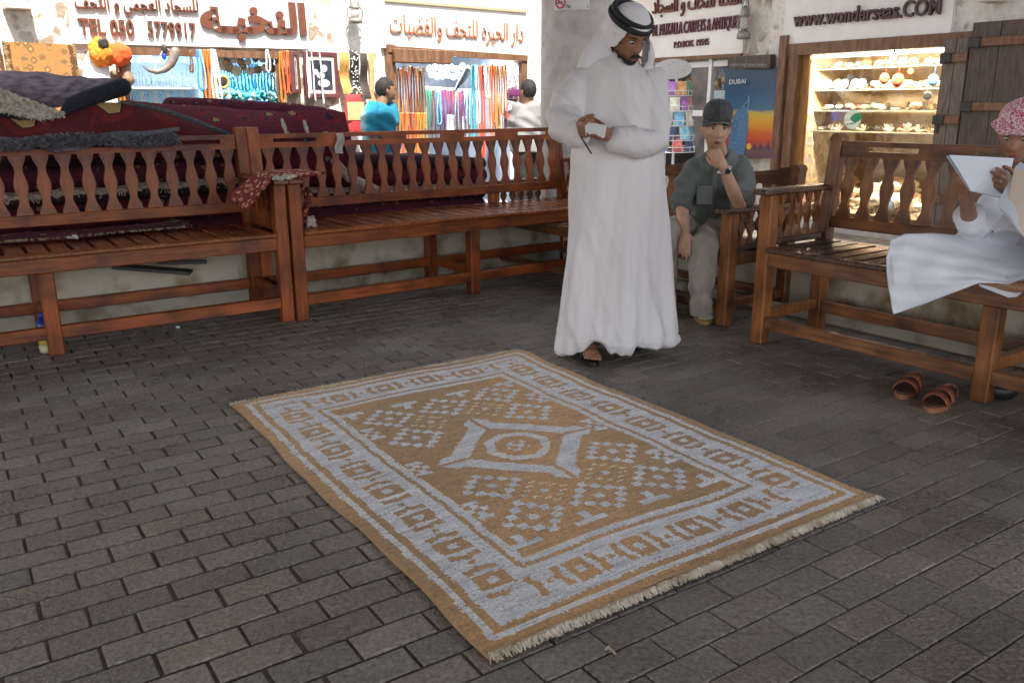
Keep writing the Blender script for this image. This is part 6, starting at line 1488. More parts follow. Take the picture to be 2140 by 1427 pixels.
# hats, dress, horns before the carpet shop
p = onT(211, 110, TF - .22); rt = thing("orange_hat", "orange fluffy hat with a black round patch hanging at the sign corner", "hat", p); b = MB()
b.ell(p, (.105, .10, .13), 22, 16, (E1, E2, ZV)); fuse(b, "hat_body", cm("orange_wool", (.70, .20, .02), .95), rt, .009, 2, cloth_folds(0, 0, 1, 3, 8, None, .010, 60)); b = MB(); b.lathe(p - E2 * .088 + ZV * .075 + E1 * .01, [(.045, 0), (.045, .014), (.03, .02)], 18, (E1, ZV, -E2)); b.build("round_patch", M_IRON, rt, world=True)
p = onT(250, 114, TF - .20); rt = thing("red_hat", "red-orange woollen cap hanging right next to the orange fluffy one", "hat", p); b = MB()
b.ell(p, (.105, .09, .105), 22, 16, (E1, E2, ZV)); b.ell(p - E1 * .085, (.03, .095, .11), 16, 12, (E1, E2, ZV)); fuse(b, "cap_body", cm("red_wool", (.75, .10, .02), .95), rt, .009, 3, cloth_folds(0, 0, 1, 3, 9, None, .006, 50))
p = onT(200, 150, TF - .12); rt = thing("white_dress", "white dress on a stand half hidden by the dark folded carpet", "dress", p); b = MB()
b.cap_tube([onT(197, 106, TF - .12), onT(195, 116, TF - .12), onT(196, 128, TF - .12), onT(202, 160, TF - .12), onT(206, 210, TF - .12)], [.05, .06, .10, .13, .17], 16, flat=.7); b.cap_tube([onT(205, 126, TF - .14), onT(218, 145, TF - .18), onT(224, 165, TF - .18)], [.04, .035, .03], 10); fuse(b, "dress_body", M_GHUTRA, rt, .010, 3, cloth_folds(0, 0, 1, 3, 3.3, None, .008, 25))
b = MB(); b.cap_tube([onT(*q) for q in ((264, 132, TF - .15), (264, 150, TF - .16), (268, 166, TF - .18))], [.045, .04, .06], 12); o = b.build("small_horn", cm("horn_brown", (.20, .12, .07), .5), None, smooth=True); tag(o, "short brown horn hanging under the red-orange cap", "horn")
rt = thing("ram_horn", "long grey-brown curved horn hanging on strings in front of the blue window", "horn", onT(340, 140, TF - .2)); b = MB()
b.cap_tube([onT(*q) for q in ((300, 140, TF - .22), (312, 148, TF - .22), (328, 151, TF - .22), (344, 146, TF - .22), (356, 135, TF - .22), (363, 120, TF - .22), (366, 109, TF - .22))], [.008, .016, .024, .032, .040, .048, .046], 14); b.build("horn_body", cm("horn_grey", (.16, .13, .11), .45), rt, smooth=True, world=True)
b = MB(); b.tube([onT(322, 148, TF - .22), onT(343, 98, TF - .2), onT(364, 112, TF - .22)], .004, 5); b.build("string", M_PAPER, rt, world=True)
b = MB(); b.ell(onT(343, 104, TF - .2), (.03, .02, .05), 10, 8); b.build("charm", M_IRON, rt, smooth=True, world=True); b = MB(); b.ell(onT(343, 118, TF - .2), (.022, .015, .035), 10, 8); b.build("blue_charm", cm("charm_blue", (.02, .05, .45), .3), rt, smooth=True, world=True)
GS = "bead strands before the carpet shop windows"
for i, (c, px, y0, y1, wd) in enumerate((("amber", 245, 128, 215, .02), ("brown", 254, 132, 214, .02), ("brown", 398, 106, 152, .012), ("blue", 413, 104, 190, .02), ("sky blue", 418, 104, 188, .02), ("orange", 427, 104, 212, .022), ("orange", 434, 104, 212, .022), ("white", 442, 103, 212, .02), ("white", 448, 104, 210, .02), ("silver", 558, 104, 150, .02), ("amber", 585, 108, 215, .022), ("coral red", 592, 106, 195, .022), ("orange", 600, 106, 196, .022), ("coral red", 606, 108, 180, .016))):
    strand(c, px, y0, y1, TF - .10, f"{c} bead strand, {ORD[i]} from the left in front of the lit blue windows", GS, wide=wd, r=.010)
GT = "silver towers in the blue window"
pr = [(.020, 0), (.022, .02), (.014, .03), (.013, .09), (.020, .095), (.018, .105), (.010, .11), (.010, .15), (.014, .16), (.010, .185), (.003, .20), (.002, .235)]
me = None
shz = onT(340, 183, TF + .35).z
b = MB(); p0, p1 = onT(258, 183, TF + .35), onT(415, 187, TF + .35); b.bar(Vector((p0.x, p0.y, shz - .012)), Vector((p1.x, p1.y, shz - .012)), .5, .02, up=E2); b.box((p0 + p1) / 2 * Vector((1, 1, 0)) + ZV * (shz - .012), ((p1 - p0).length, .55, .02), (E1, E2, ZV)); o = b.build("glass_shelf", mat("shelf_glass", (.70, .82, .86), .15), None); tag(o, "pale shelf with silver towers inside the blue window", "shelf")
SIL = cm("tower_silver", (.72, .78, .82), .35)
for i in range(22):
    px = 276 + i * 6.3; q = onT(px, 180, TF + .22 + .12 * (i % 2)); s = rnb.uniform(.5, .95)
    if me is None: b = MB(); b.lathe((0, 0, 0), pr, 10); o = b.build("silver_tower", SIL, None, smooth=True); me = o.data
    else: o = bpy.data.objects.new("silver_tower", me); COL.objects.link(o)
    o.location = (q.x, q.y, shz); o.scale = (s * 1.1, s * 1.1, s); tag(o, "small silvery model tower in the row on the shelf of the blue window", "ornament", GT)
q = onT(312, 180, TF + .45); rt = thing("model_palace", "large silvery domed model palace behind the row of towers in the blue window", "ornament", Vector((q.x, q.y, shz)))
b = MB(); b.box((0, 0, .07), (.24, .14, .14), (E1, E2, ZV), .004); b.build("hall", SIL, rt); b = MB(); b.lathe((0, 0, .14), [(.085, 0), (.085, .05), (.095, .07), (.088, .11), (.05, .16), (.015, .19), (.003, .26)], 20); b.build("dome", SIL, rt, smooth=True)
for sx in (-1, 1): b = MB(); b.lathe(E1 * sx * .14, [(.022, 0), (.018, .20), (.026, .21), (.014, .23), (.004, .30)], 10); b.build("minaret", SIL, rt, smooth=True)
for i in range(16):
    strand("sky blue" if i % 3 else "silver", 268 + i * 9.2, 190, rnb.uniform(212, 226), TF + .30, f"pale {'blue' if i % 3 else 'silver'} bead strand, {ORD[i]} from the left under the tower shelf", "bead strands under the tower shelf", wide=.018, r=.007)
GP = "brown pendants in the turquoise window"
for i in range(16):
    p = onT(458 + (i % 8) * 15 + 5 * (i // 8), 128 + 16 * (i // 8) + rnb.uniform(-5, 5), TF + .12); b = MB(); s = rnb.uniform(.7, 1.15)
    b.lathe(p, [(.006, -.002), (.045 * s, 0), (.05 * s, .008), (.03 * s, .014), (.008, .018)], 10, (E1, ZV, -E2)); b.tube([p + ZV * .05 * s, p + ZV * .14], .003, 4)
    for q in (-1, 0, 1): b.cap_tube([p - ZV * .045 * s + E1 * q * .02, p - ZV * .085 * s + E1 * q * .024], .005, 5)
    o = b.build("pendant", cm("pendant_brown", (.26, .17, .11), .4, .5) if i % 2 else cm("pendant_bone", (.50, .42, .32), .5), None); tag(o, ("dull brown" if i % 2 else "bone coloured") + " pendant with drops hanging high in the turquoise window", "pendant", GP)
p = onT(466, 172, TF + .04); rt = thing("amulet", "round golden amulet with a dark centre at the edge of the turquoise window", "amulet", p); b = MB()
b.tube([p + E1 * (.055 * math.cos(q / 20 * 6.283)) + ZV * (.055 * math.sin(q / 20 * 6.283)) for q in range(20)], .016, 8, closed=True); b.build("ring", cm("amulet_gold", (.62, .42, .10), .35, .6), rt, smooth=True, world=True); b = MB(); b.lathe(p, [(.040, 0), (.038, .008), (.02, .012)], 16, (E1, ZV, -E2)); b.build("centre", M_IRON, rt, world=True); b = MB()
for q in range(7): b.cap_tube([p + E1 * (q - 3) * .016 - ZV * .07, p + E1 * (q - 3) * .017 - ZV * .13], .006, 5)
b.build("tassel", cm("amulet_gold", (.62, .42, .10), .35, .6), rt, world=True)
for i in range(15):
    strand(("turquoise", "green", "turquoise", "blue")[i % 4], 478 + i * 7.0, 148 + 14 * math.cos(i * .42), rnb.uniform(182, 196), TF + .22, f"{('turquoise', 'green', 'turquoise', 'blue')[i % 4]} bead strand, {ORD[i]} from the left in the turquoise window", "bead strands in the turquoise window", wide=.022, r=.008)
b = MB()
for i in range(420):
    px = rnb.uniform(452, 578); py = 196 + abs(rnb.gauss(0, 9)) + 3 * math.sin(px * .1); q = onT(px, py, TF + rnb.uniform(.05, .28)); s = rnb.uniform(.010, .030)
    X = Vector((rnb.gauss(0, 1), rnb.gauss(0, 1), rnb.gauss(0, 1))).normalized(); Y_ = X.cross(Vector((.3, .5, .8))).normalized(); b.cur = i % 3
    b.ell(q, (s * 1.3, s, s * .7), 6, 4, (X, Y_, X.cross(Y_)))
o = b.build("turquoise_stones", [cm("stone_turquoise", (.05, .40, .46), .3), cm("stone_teal", (.02, .22, .26), .3), cm("stone_pale_blue", (.30, .55, .62), .35)], None, smooth=True); tag(o, "heap of turquoise stones and beads on the sill of the blue-lit window", "stones", None, "stuff")
b = MB(); q0, q1 = onT(448, 212, TF + .2), onT(582, 216, TF + .2); b.box(Vector((q0.x + q1.x, q0.y + q1.y, 0)) / 2 + ZV * (onT(515, 214, TF + .2).z - .06), ((q1 - q0).length, .5, .03), (E1, E2, ZV)); o = b.build("display_tray", M_WOODF); tag(o, "wooden tray under the turquoise stone heap", "tray")

# ---- lamps inside the shops
def lamp(name, p, size, energy, col, d, label, ax, emis):
    rt = thing(name, label, "lamp", p); b = MB(); b.tube([p - ax * size * .48, p + ax * size * .48], .014, 10); b.build("tube", mat("lit_" + name, (1, 1, 1), .4, emit=(col, emis)), rt, world=True)
    b = MB(); b.bar(p - ax * size * .5 + ZV * .035, p + ax * size * .5 + ZV * .035, .05, .03); b.build("holder", M_METALW, rt, world=True)
    l = bpy.data.lights.new(name, 'AREA'); l.shape = 'RECTANGLE'; l.size = size; l.size_y = .05; l.energy = energy; l.color = col; lo = bpy.data.objects.new("lamp_light", l); COL.objects.link(lo); lo.parent = rt
    lo.location = p - ORG[rt] + Vector(d) * .03; lo.rotation_euler = Vector(d).to_track_quat('-Z', 'Y').to_euler()
    q = Vector(d).to_track_quat('-Z', 'X' if abs(ax.x) > .5 else 'Y'); Zl = -Vector(d).normalized(); Xl = (ax - Zl * ax.dot(Zl)).normalized(); Yl = Zl.cross(Xl); lo.matrix_local = Matrix((Xl, Yl, Zl)).transposed().to_4x4(); lo.location = p - ORG[rt] + Vector(d).normalized() * .03
lamp("tube_lamp", W((s_a + s_b) / 2 - .4, TF + .46, z1 + .10), 1.2, 15, (.60, .82, 1.0), E2 * .2 - ZV, "cool fluorescent tube over the display of silver towers", E1, 12)
lamp("tube_lamp", W((s_a + s_b) / 2 + .75, TF + .46, z1 + .10), 1.0, 12, (.70, .88, 1.0), E2 * .1 - ZV, "cool fluorescent tube over the turquoise display", E1, 12)
lamp("tube_lamp", W((s_c + s_d) / 2, TF + .46, z2 + .16), 1.5, 30, (.85, .93, 1.0), E2 * .15 - ZV, "fluorescent tube above the strands in the bead doorway", E1, 12)
p = onS(1868, 119, SF + .12)
lamp("shop_lamp", W(SF + .14, (t_c + t_d) / 2 + .4, z4 - .03), 1.0, 11, (1.0, .84, .60), E1 * .35 - ZV, "warm strip lamp over the left part of the shell window", E2, 10)
lamp("shop_lamp", W(SF + .14, (t_c + t_d) / 2 - .55, z4 - .03), 1.0, 13, (1.0, .82, .56), E1 * .35 - ZV, "warm strip lamp over the right part of the shell window", E2, 10)
rt = thing("light_bulb", "bright bare bulb at the top of the shell window", "light bulb", p); b = MB(); b.ell(p, .032, 14, 10); b.build("bulb", mat("bulb_glow", (1, 1, 1), .3, emit=((1, .75, .55), 14)), rt, smooth=True, world=True); b = MB(); b.tube([p + ZV * .03, p + ZV * .09], .014, 8); b.build("socket", M_IRON, rt, world=True)

# ---- shell window
SHC = [cm("shell_cream", (.72, .62, .46), .4), cm("shell_white", (.78, .74, .68), .35), cm("shell_tan", (.52, .34, .18), .45), cm("shell_pink", (.70, .42, .34), .4)]
def shell_mesh(kind, seed):
    rn = random.Random(seed); b = MB()
    if kind == 0:      # conch: spiral of shrinking lumps
        for k in range(16):
            a_ = k * 1.15; r_ = .045 * (1 - k / 17.0); b.ell((r_ * .75 * math.cos(a_), r_ * .75 * math.sin(a_) * .8, .035 + k * .0022 + r_ * .2), (r_ * .75, r_ * .7, r_ * .62), 8, 6)
        b.cap_tube([(.02, -.02, .03), (.075, -.03, .028)], [.025, .006], 8)
    elif kind == 1:    # scallop fan with ribs, leaning back
        n = 22; vs = [(0, 0, 0)]; fs = []
        for i in range(n + 1):
            q = math.pi * (.12 + .76 * i / n); r_ = .062 * (1 + .05 * (1 if i % 2 else -1)); vs.append((r_ * math.cos(q), .012 + .014 * (1 if i % 2 else 0), r_ * math.sin(q) + .004)); vs.append((r_ * .6 * math.cos(q), -.012 + .008 * (1 if i % 2 else 0), r_ * .6 * math.sin(q) + .003))
        for i in range(n): fs += [(1 + 2 * i, 2 + 2 * i, 4 + 2 * i, 3 + 2 * i), (0, 4 + 2 * i, 2 + 2 * i)]
        b.add(vs, fs); k = len(b.v); b.v += [(x, y + .006, z) for x, y, z in b.v]; b.f += [tuple(k + i for i in f[::-1]) for f in list(b.f)]; b.mi += [0] * len(fs)
    elif kind == 2:    # long turret
        b.lathe((0, 0, .018), [(.002, -.06)] + [(.004 + .016 * (1 - abs(k - 6) / 7.0) * (1 + .25 * (k % 2)), -.055 + .0095 * k) for k in range(12)] + [(.002, .065)], 10, (Vector((0, 1, 0)), Vector((0, 0, 1)), Vector((1, 0, 0))))
    else:              # coral bush
        for k in range(14):
            d = Vector((rn.gauss(0, .6), rn.gauss(0, .4), abs(rn.gauss(.8, .4)))).normalized(); b.cap_tube([(0, 0, .008), d * .035, d * .07 + Vector((rn.gauss(0, .01), 0, 0))], [.012, .009, .007], 6)
    return b
SM = []
for kd in range(4):
    for ci, m_ in enumerate(SHC):
        o = shell_mesh(kd, kd * 7).build("shell_source", m_, None, smooth=True); SM.append((kd, ci, o.data)); bpy.data.objects.remove(o)
KN = {0: "seashell", 1: "scallop_shell", 2: "turret_shell", 3: "coral"}; CN = ["cream", "white", "tan", "pink"]
def put(kd, ci, loc, s, rz, label, cat, group, tilt=0.0):
    me = [m_ for a_, c_, m_ in SM if a_ == kd and c_ == ci][0]; o = bpy.data.objects.new(KN[kd], me); COL.objects.link(o); o.location = loc; o.scale = (s, s, s); o.rotation_euler = (tilt, 0, rz); tag(o, label, cat, group); return o
shelves = [(143, 140, "top"), (189, 184, "second"), (234, 226, "third"), (279, 268, "lowest")]
for j, (ya, yb, nm) in enumerate(shelves):
    a_, c_ = onS(1662, ya, SF + .55), onS(1976, yb, SF + .55); z = (a_.z + c_.z) / 2; ta, tb = a_.dot(E2), c_.dot(E2)
    b = MB(); b.box(W(SF + .62, (ta + tb) / 2, z - .008), (.36, abs(ta - tb), .014), (E1, E2, ZV)); o = b.build("glass_shelf", mat("shelf_edge_glass", (.80, .80, .66), .1, trans=.5)); tag(o, f"{nm} glass shelf across the warm shell window", "shelf")
    for i in range(17):
        tt = ta + (tb - ta) * (i + .5 + rnb.uniform(-.2, .2)) / 17; kd = [1, 0, 0, 3][j] if rnb.random() < .6 else rnb.randrange(4); ci = rnb.choice([0, 1, 1, 0, 2, 3]); 
        if j == 1 and i < 9:
            b = MB(); p = W(SF + .52, tt, z + .055); nn = (-E1 + ZV * .25).normalized(); X = E2; b.lathe(p, [(.012, 0), (.040, .004), (.055, .012), (.050, .016), (.02, .010)], 16, (X, nn.cross(X), nn)); o = b.build("painted_plate", cm("plate_blue_white", (.45, .60, .70), .25), None, smooth=True); b2 = MB(); b2.lathe(p + nn * .0125, [(.030, 0), (.012, .003)], 12, (X, nn.cross(X), nn)); b2.build("centre", cm("plate_centre", (.55, .25, .22) if i % 3 == 0 else (.12, .25, .42), .3), o); tag(o, "small blue and white plate standing on the second shelf of the shell window", "plate", "plates in the shell window"); continue
        put(kd, ci, W(SF + rnb.uniform(.48, .66), tt, z), rnb.uniform(.75, 1.25), rnb.uniform(0, 6.28), f"{CN[ci]} {KN[kd].replace('_', ' ')} on the {nm} shelf of the lit shell window", "shell" if kd < 3 else "coral", f"shells on the {nm} shelf")
    for i in range(16):
        tt = ta + (tb - ta) * (i + .8 * rnb.random()) / 16; put(rnb.choice([0, 2, 3]), rnb.randrange(4), W(SF + rnb.uniform(.68, .76), tt, z), rnb.uniform(.9, 1.4), rnb.uniform(0, 6.28), f"pale shell half hidden at the back of the {nm} shelf in the shell window", "shell", f"shells at the back of the {nm} shelf")
for i in range(95):
    tt = t_d + .1 + (t_c - t_d - .25) * rnb.random(); dep = rnb.uniform(.06, .9); h = max(0, .16 * dep + rnb.gauss(0, .03)); ci = rnb.choice([0, 0, 1, 2, 3]); kd = rnb.choice([0, 0, 0, 1, 2])
    put(kd, ci, W(SF + .1 + dep * .9, tt, zw + .035 + h), rnb.uniform(1.1, 2.3), rnb.uniform(0, 6.28), f"{CN[ci]} {KN[kd].replace('_', ' ')} in the heap at the foot of the lit shell window", "shell", "shells heaped at the foot of the window", rnb.uniform(-.5, .5))
b = MB(); b.grid(lambda u, v: W(SF + .08 + .98 * v, t_d + .06 + (t_c - t_d - .12) * u, zw + .01 + .17 * v + .02 * math.sin(u * 40) * math.sin(v * 14) + .015 * math.sin(u * 91 + v * 30)), 80, 24); o = b.build("shell_gravel", cm("gravel_shell", (.55, .46, .34), .8), None); tag(o, "bank of small broken shells at the foot of the lit window", "shell gravel", None, "stuff")
for i in range(26):   # rough stones of the window's back wall
    pass
for i, (px, py, c, s) in enumerate(((1850, 165, "coral red", 1.0), (1878, 168, "coral red", 1.2), (1952, 168, "blue", 1.0), (1940, 200, "black", .8), (1905, 150, "coral red", .6))):
    p = onS(px, py, SF + .3); b = MB(); b.lathe(p, [(.01, 0), (.05 * s, .006), (.058 * s, .014), (.02, .012)], 16, (E2, ZV, -E1)); b.tube([p + ZV * .05 * s, p + ZV * .18], .003, 4); o = b.build("hanging_disc", cm("beads_" + c.replace(" ", "_"), BEAD[c], .35), None, smooth=True); tag(o, f"{c} disc hanging on a thread in the shell window, {ORD[i]} of five", "ornament", "discs hanging in the shell window")
# round sticker on the window glass
b = MB(); pz0, pz1 = zw + .05, z4; b.box(W(SF + .06, (t_c + t_d) / 2 - .05, (pz0 + pz1) / 2), (.006, t_c - t_d - .30, pz1 - pz0), (E1, E2, ZV)); b.build("pane", glassm, shop4, world=True)
p = onS(1782, 250, SF + .05); rt = thing("round_sticker", "round pale sticker with a green leaf on the glass of the shell window", "sticker", p); ax = (-E2, ZV, -E1)
b = MB(); b.lathe(p, [(.0985, 0), (.0985, .003)], 32, ax); b.build("disc", cm("sticker_pale", (.62, .66, .52), .5), rt, world=True)
lf = []
for k in range(25):
    u = k / 24; lf.append((-.03 + .15 * u, .052 * math.sin(math.pi * u) ** .8 * (1 - .15 * u)))
lf += [(-.03 + .15 * (1 - k / 24), -.045 * math.sin(math.pi * k / 24) ** .8) for k in range(1, 24)]
b = MB(); b.prism([p - E1 * .0035 + (-E2) * x * .95 + ZV * (y + .012 + .12 * x) for x, y in lf], -E1 * .003); b.build("leaf", cm("leaf_green", (.02, .22, .10), .5), rt, world=True)
b = MB()
for k in range(5): b.box(p - E1 * .004 - E2 * (-.055 + .022 * k) - ZV * (.05 - .004 * k), (.002, .014, .012), (E1, E2, ZV))
b.build("small_marks", cm("mark_green", (.02, .16, .09), .5), rt, world=True)
# white card rack inside the shell window, left
rt = thing("card_rack", "white wire rack of cards inside the left end of the shell window", "rack", W(SF + .3, t_c - .35, zw)); b = MB()
def rk(px, py): return onS(px, py, SF + .28)
for px in (1659, 1678, 1699): b.tube([rk(px, 182), rk(px - 3, 372)], .006, 6)
for py in (200, 234, 268, 300, 336): b.tube([rk(1657, py), rk(1700, py - 2)], .006, 6); b.bar(rk(1657, py + 2), rk(1700, py), .05, .012, up=E1)
b.build("wire_frame", M_METALW, rt, world=True)
for j, py in enumerate((182, 216, 250, 284, 318)):
    for i in range(3):
        a_ = rk(1664 + 14 * i, py + 6); b = MB(); b.box(a_ - ZV * .04 + E1 * .01, (.004, .062, .10), (E1, E2, ZV)); b.build("card", [M_PAPER, cm("card_cream", (.70, .64, .58), .6), cm("card_pink", (.66, .45, .50), .6)][(i + j) % 3], rt, world=True)

# ---- postcard rack, posters and the rest of the antiques shop
def post_rack():
    c = aty(1408, 300, 10.2); c.z = 0; T = lambda px, py: Vector((c.x, c.y, aty(px, py, 10.2).z)); rt = thing("postcard_rack", "white wire postcard rack with an oval top board, full of colourful cards", "postcard rack", c)
    zt = T(1408, 165).z; b = MB(); b.tube([(c.x, c.y, .03), (c.x, c.y, zt + .12)], .016, 10); b.lathe(Vector((c.x, c.y, 0)), [(.26, 0), (.26, .012), (.03, .04)], 20); b.build("pole", M_METALW, rt, world=True)
    oc = aty(1407, 145, 10.2); vd = Vector((-.15, -1, 0)).normalized(); X = ZV.cross(vd).normalized(); b = MB(); b.prism([oc + X * (.21 * math.cos(q / 32 * 6.283)) + ZV * (.112 * math.sin(q / 32 * 6.283)) for q in range(32)], vd * .012)
    ob = b.build("oval_board", mat("board_grey", (.50, .50, .49), .6), rt, world=True); b = MB()
    for (x, z) in ((-.10, -.03), (-.05, .05), (.0, .07), (.12, -.02), (.05, -.05), (.14, .03), (-.14, .02)): b.box(oc + vd * .013 + X * x + ZV * z, (.022, .002, .010), (X, vd, ZV))
    b.build("worn_marks", mat("board_marks", (.30, .28, .24), .6), ob, world=True)
    R0 = .225; cols = [(.05, .12, .40), (.45, .22, .08), (.12, .30, .45), (.50, .10, .08), (.10, .22, .12), (.55, .48, .38), (.04, .05, .12), (.60, .30, .12), (.25, .10, .30), (.20, .42, .52)]
    for j, py in enumerate((190, 222, 252, 282, 306)):
        z = T(1408, py).z; R_ = R0 * (.82 + .07 * j)
        b = MB()
        for dz in (.0, .055): b.tube([Vector((c.x + R_ * math.cos(q / 28 * 6.283), c.y + R_ * math.sin(q / 28 * 6.283), z + dz - .06)) for q in range(28)], .005, 5, closed=True)
        for q in range(14): a_ = q / 14 * 6.283; b.tube([(c.x + R_ * math.cos(a_), c.y + R_ * math.sin(a_), z - .06), (c.x + R_ * math.cos(a_), c.y + R_ * math.sin(a_), z + .01)], .0035, 4)
        b.build("wire_basket", M_METALW, rt, world=True)
        for q in range(9):
            a_ = q / 9 * 6.283 + j * .3; nn = Vector((math.cos(a_), math.sin(a_), .18)).normalized(); X_ = ZV.cross(nn).normalized(); p = Vector((c.x + (R_ - .022) * math.cos(a_), c.y + (R_ - .022) * math.sin(a_), z + .025)); b = MB()
            b.box(p, (.115, .010, .15), (X_, nn, nn.cross(X_) * -1)); cc = cols[(q * 3 + j * 7) % 10]; b.build("postcard_stack", mat(f"postcard_{(q * 3 + j * 7) % 10}", cc, .4, tuple(min(1, v * 2 + .06) for v in cc), 14), rt, world=True)
post_rack()
def poster():
    a_, c_, t_, d_ = onS(1512, 335, SF - .14), onS(1624, 330, SF - .10), onS(1625, 140, SF - .06), onS(1516, 146, SF - .10); rt = thing("poster", "DUBAI sunset poster with a blue sail-shaped tower, standing against the stone pillar", "poster", (a_ + c_) / 2)
    nn = -E1; M = bpy.data.materials.new("sunset_print"); M.use_nodes = True; n = M.node_tree; bs = n.nodes["Principled BSDF"]; bs.inputs["Roughness"].default_value = .35
    tc = n.nodes.new("ShaderNodeTexCoord"); sx = n.nodes.new("ShaderNodeSeparateXYZ"); mr = n.nodes.new("ShaderNodeMapRange"); mr.inputs[1].default_value = a_.z - ORG[rt].z; mr.inputs[2].default_value = t_.z - ORG[rt].z
    nz = n.nodes.new("ShaderNodeTexNoise"); nz.inputs["Scale"].default_value = 6; mp = n.nodes.new("ShaderNodeMapping"); mp.inputs["Scale"].default_value = (.5, .5, 6); n.links.new(tc.outputs["Object"], mp.inputs[0]); n.links.new(mp.outputs[0], nz.inputs[0])
    ad = n.nodes.new("ShaderNodeMath"); ad.operation = 'MULTIPLY_ADD'; ad.inputs[1].default_value = .10; n.links.new(nz.outputs[0], ad.inputs[0])
    rp = n.nodes.new("ShaderNodeValToRGB"); e = rp.color_ramp.elements; st = [(.05, (.10, .05, .07)), (.16, (.16, .07, .08)), (.20, (.42, .05, .03)), (.30, (.55, .10, .02)), (.42, (.62, .30, .02)), (.52, (.52, .38, .05)), (.56, (.05, .13, .22)), (.75, (.02, .07, .15)), (1.0, (.02, .06, .10))]
    for i, (p_, c) in enumerate(st): el = e[i] if i < 2 else e.new(p_); el.position = p_; el.color = (*c, 1)
    n.links.new(tc.outputs["Object"], sx.inputs[0]); n.links.new(sx.outputs[2], mr.inputs[0]); n.links.new(mr.outputs[0], ad.inputs[2]); sb = n.nodes.new("ShaderNodeMath"); sb.operation = 'SUBTRACT'; sb.inputs[1].default_value = .05; n.links.new(ad.outputs[0], sb.inputs[0]); n.links.new(sb.outputs[0], rp.inputs[0]); n.links.new(rp.outputs[0], bs.inputs["Base Color"])
    b = MB(); b.prism([a_, c_, t_, d_], -nn * .02); pn = b.build("print", M, rt, world=True)
    Q = lambda u, v: a_.lerp(c_, u).lerp(d_.lerp(t_, u), v) + nn * .003
    tw = [Q(.10, .04), Q(.40, .04), Q(.46, .30), Q(.47, .50), Q(.44, .56), Q(.40, .585), Q(.30, .57), Q(.20, .50), Q(.13, .38), Q(.10, .20)]
    b = MB(); b.prism(tw, nn * .003); b.build("tower_print", mat("tower_blue", (.05, .12, .24), .35, (.11, .22, .38), 18, stretch=(1, 1, 8)), rt, world=True)
    b = MB(); b.tube([Q(.44, .50), Q(.475, .62), Q(.47, .70)], .006, 5); b.tube([Q(.36, .58), Q(.47, .66)], .005, 5); b.box(Q(.49, .535), (.004, .06, .016), (E1, E2, ZV)); b.build("mast_print", mat("mast_pale", (.25, .36, .48), .4), rt, world=True)
    b = MB(); b.lathe(Q(.49, .14), [(.034, 0), (.034, .003)], 24, (-E2, ZV, -E1)); b.build("sun_print", mat("sun_yellow", (.75, .42, .03), .4), rt, world=True)
    b = MB()
    for u in (.55, .66, .80): b = MB(); b.prism([Q(u, .10), Q(u + .07, .10), Q(u + .045, .17 + .02 * (u > .7))], nn * .002); b.build("sail_print", mat("sail_dark", (.08, .04, .06), .4), rt, world=True)
    text("DUBAI", rt, mat("poster_white", (.55, .55, .55), .5), onS(1524, 177, SF - .135), onS(1558, 175, SF - .135), .052, nn, .01, .003, "lettering", .0)
poster()
def dark_box():
    a_, c_ = onS(1531, 143, SF - .03), onS(1619, 144, SF - .03); rt = thing("dark_sign_box", "narrow dark wooden box with two rows of small worn letters above the poster", "sign", (a_ + c_) / 2); top = onS(1531, 120, SF - .03).z
    b = MB(); b.prism([a_, c_, Vector((c_.x, c_.y, top)), Vector((a_.x, a_.y, top))], E1 * -.09); b.build("panel", M_WOODD, rt, world=True); b = MB()
    for k in range(13): q = a_.lerp(c_, (k + 1) / 14.5); b.box(q - E1 * .092 + ZV * .035, (.003, .030 - .012 * (k % 3 == 0), .030 - .008 * (k % 4 == 0)), (E1, E2, ZV))
    b.build("worn_letters", mat("worn_letters", (.20, .20, .23), .7), rt, world=True)
dark_box()
for i, (x0, x1, y0, y1, lb) in enumerate(((1431, 1449, 163, 193, "small gold framed picture in the dark antiques window, beside the postcard rack"), (1414, 1424, 168, 186, "tiny bright charm hanging in the dark antiques window"))):
    p = onS((x0 + x1) / 2, (y0 + y1) / 2, SF + .5); w_ = (x1 - x0) / FPX * 11; h = (y1 - y0) / FPX * 11; rt = thing("small_picture", lb, "picture", p); b = MB(); b.box(p, (.02, w_, h), (E1, E2, ZV), .004); b.build("frame", cm("gilt", (.45, .33, .14), .4, .5), rt, world=True); b = MB(); b.box(p - E1 * .0115, (.004, w_ * .7, h * .7), (E1, E2, ZV)); b.build("picture", cm("pic_grey", (.45, .45, .42), .5), rt, world=True)
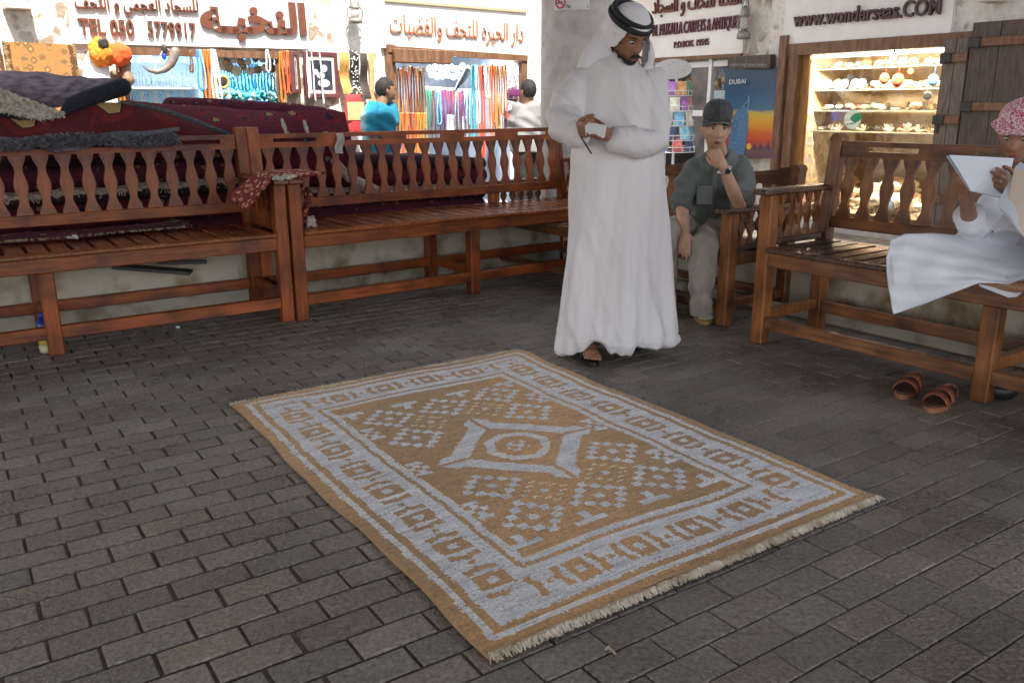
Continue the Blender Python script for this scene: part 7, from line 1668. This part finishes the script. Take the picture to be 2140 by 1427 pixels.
for i in range(8):
    p = onS(1484 + 8 * i, 150 + 9 * (i % 3), SF + .5); b = MB(); b.lathe(p, [(.02, -.09), (.05, -.06), (.03, 0), (.015, .03), (.02, .04)], 12); b.tube([p + ZV * .04, p + ZV * .3], .003, 4); o = b.build("hanging_vessel", cm(("vessel_brass", "vessel_grey")[i % 2], ((.40, .30, .14), (.30, .33, .36))[i % 2], .35, .6), None, smooth=True); tag(o, f"{('brass', 'grey metal')[i % 2]} vessel hanging in the right pane of the antiques window, {ORD[i]} from left", "vessel", "vessels in the antiques window")
b = MB(); b.box(onS(1508, 216, SF + .35), (.2, .34, .30), (E1, E2, ZV), .01); o = b.build("blue_box", cm("box_paleblue", (.42, .56, .68), .5)); tag(o, "pale blue box behind the right pane of the antiques window", "box")
# no smoking notice on the column
def notice():
    vd = (Vector((0, 0, 0)) - Vector((COLC.x, COLC.y, 0))).normalized(); R_ = .3075; a0 = math.atan2(vd.y, vd.x); rt = thing("notice", "white NO SMOKING notice with a red ring taped on the column", "sign", COLC + vd * R_ + ZV * 2.0)
    zt = aty(1190, -30, 7.0).z; zb = aty(1190, 21, 7.05).z
    def S(u, z, r=.002): q = a0 + (u) / R_; return Vector((COLC.x + (R_ + r) * math.cos(q), COLC.y + (R_ + r) * math.sin(q), z))
    u0 = -.205; u1 = .08
    b = MB(); b.grid(lambda u, v: S(u0 + (u1 - u0) * u, zb + (zt - zb) * v, .003 + .002 * math.sin(u * 9)), 16, 6); pp = b.build("sheet", M_PAPER, rt, smooth=True, world=True)
    cu, cz = -.128, aty(1168, 5, 7.05).z
    cu = u0 + .055
    b = MB(); b.tube([S(cu + .040 * math.cos(q / 28 * 6.283), cz + .040 * math.sin(q / 28 * 6.283), .008) for q in range(28)], .006, 6, closed=True); b.tube([S(cu - .028, cz + .028, .008), S(cu + .028, cz - .028, .008)], .005, 6); b.build("red_ring", cm("ring_red", (.50, .03, .05), .5), rt, world=True)
    b = MB(); b.tube([S(cu - .026, cz - .004, .006), S(cu + .018, cz + .002, .006)], .005, 6); b.build("cigarette_mark", M_IRON, rt, world=True)
    me_o = text("NO SMOKING", rt, mat("notice_ink", (.10, .10, .11), .7), S(cu + .055, cz - .045, .006), S(u1 - .008, cz - .045, .006), .026, vd, .006, .002, "lettering", .0)
notice()
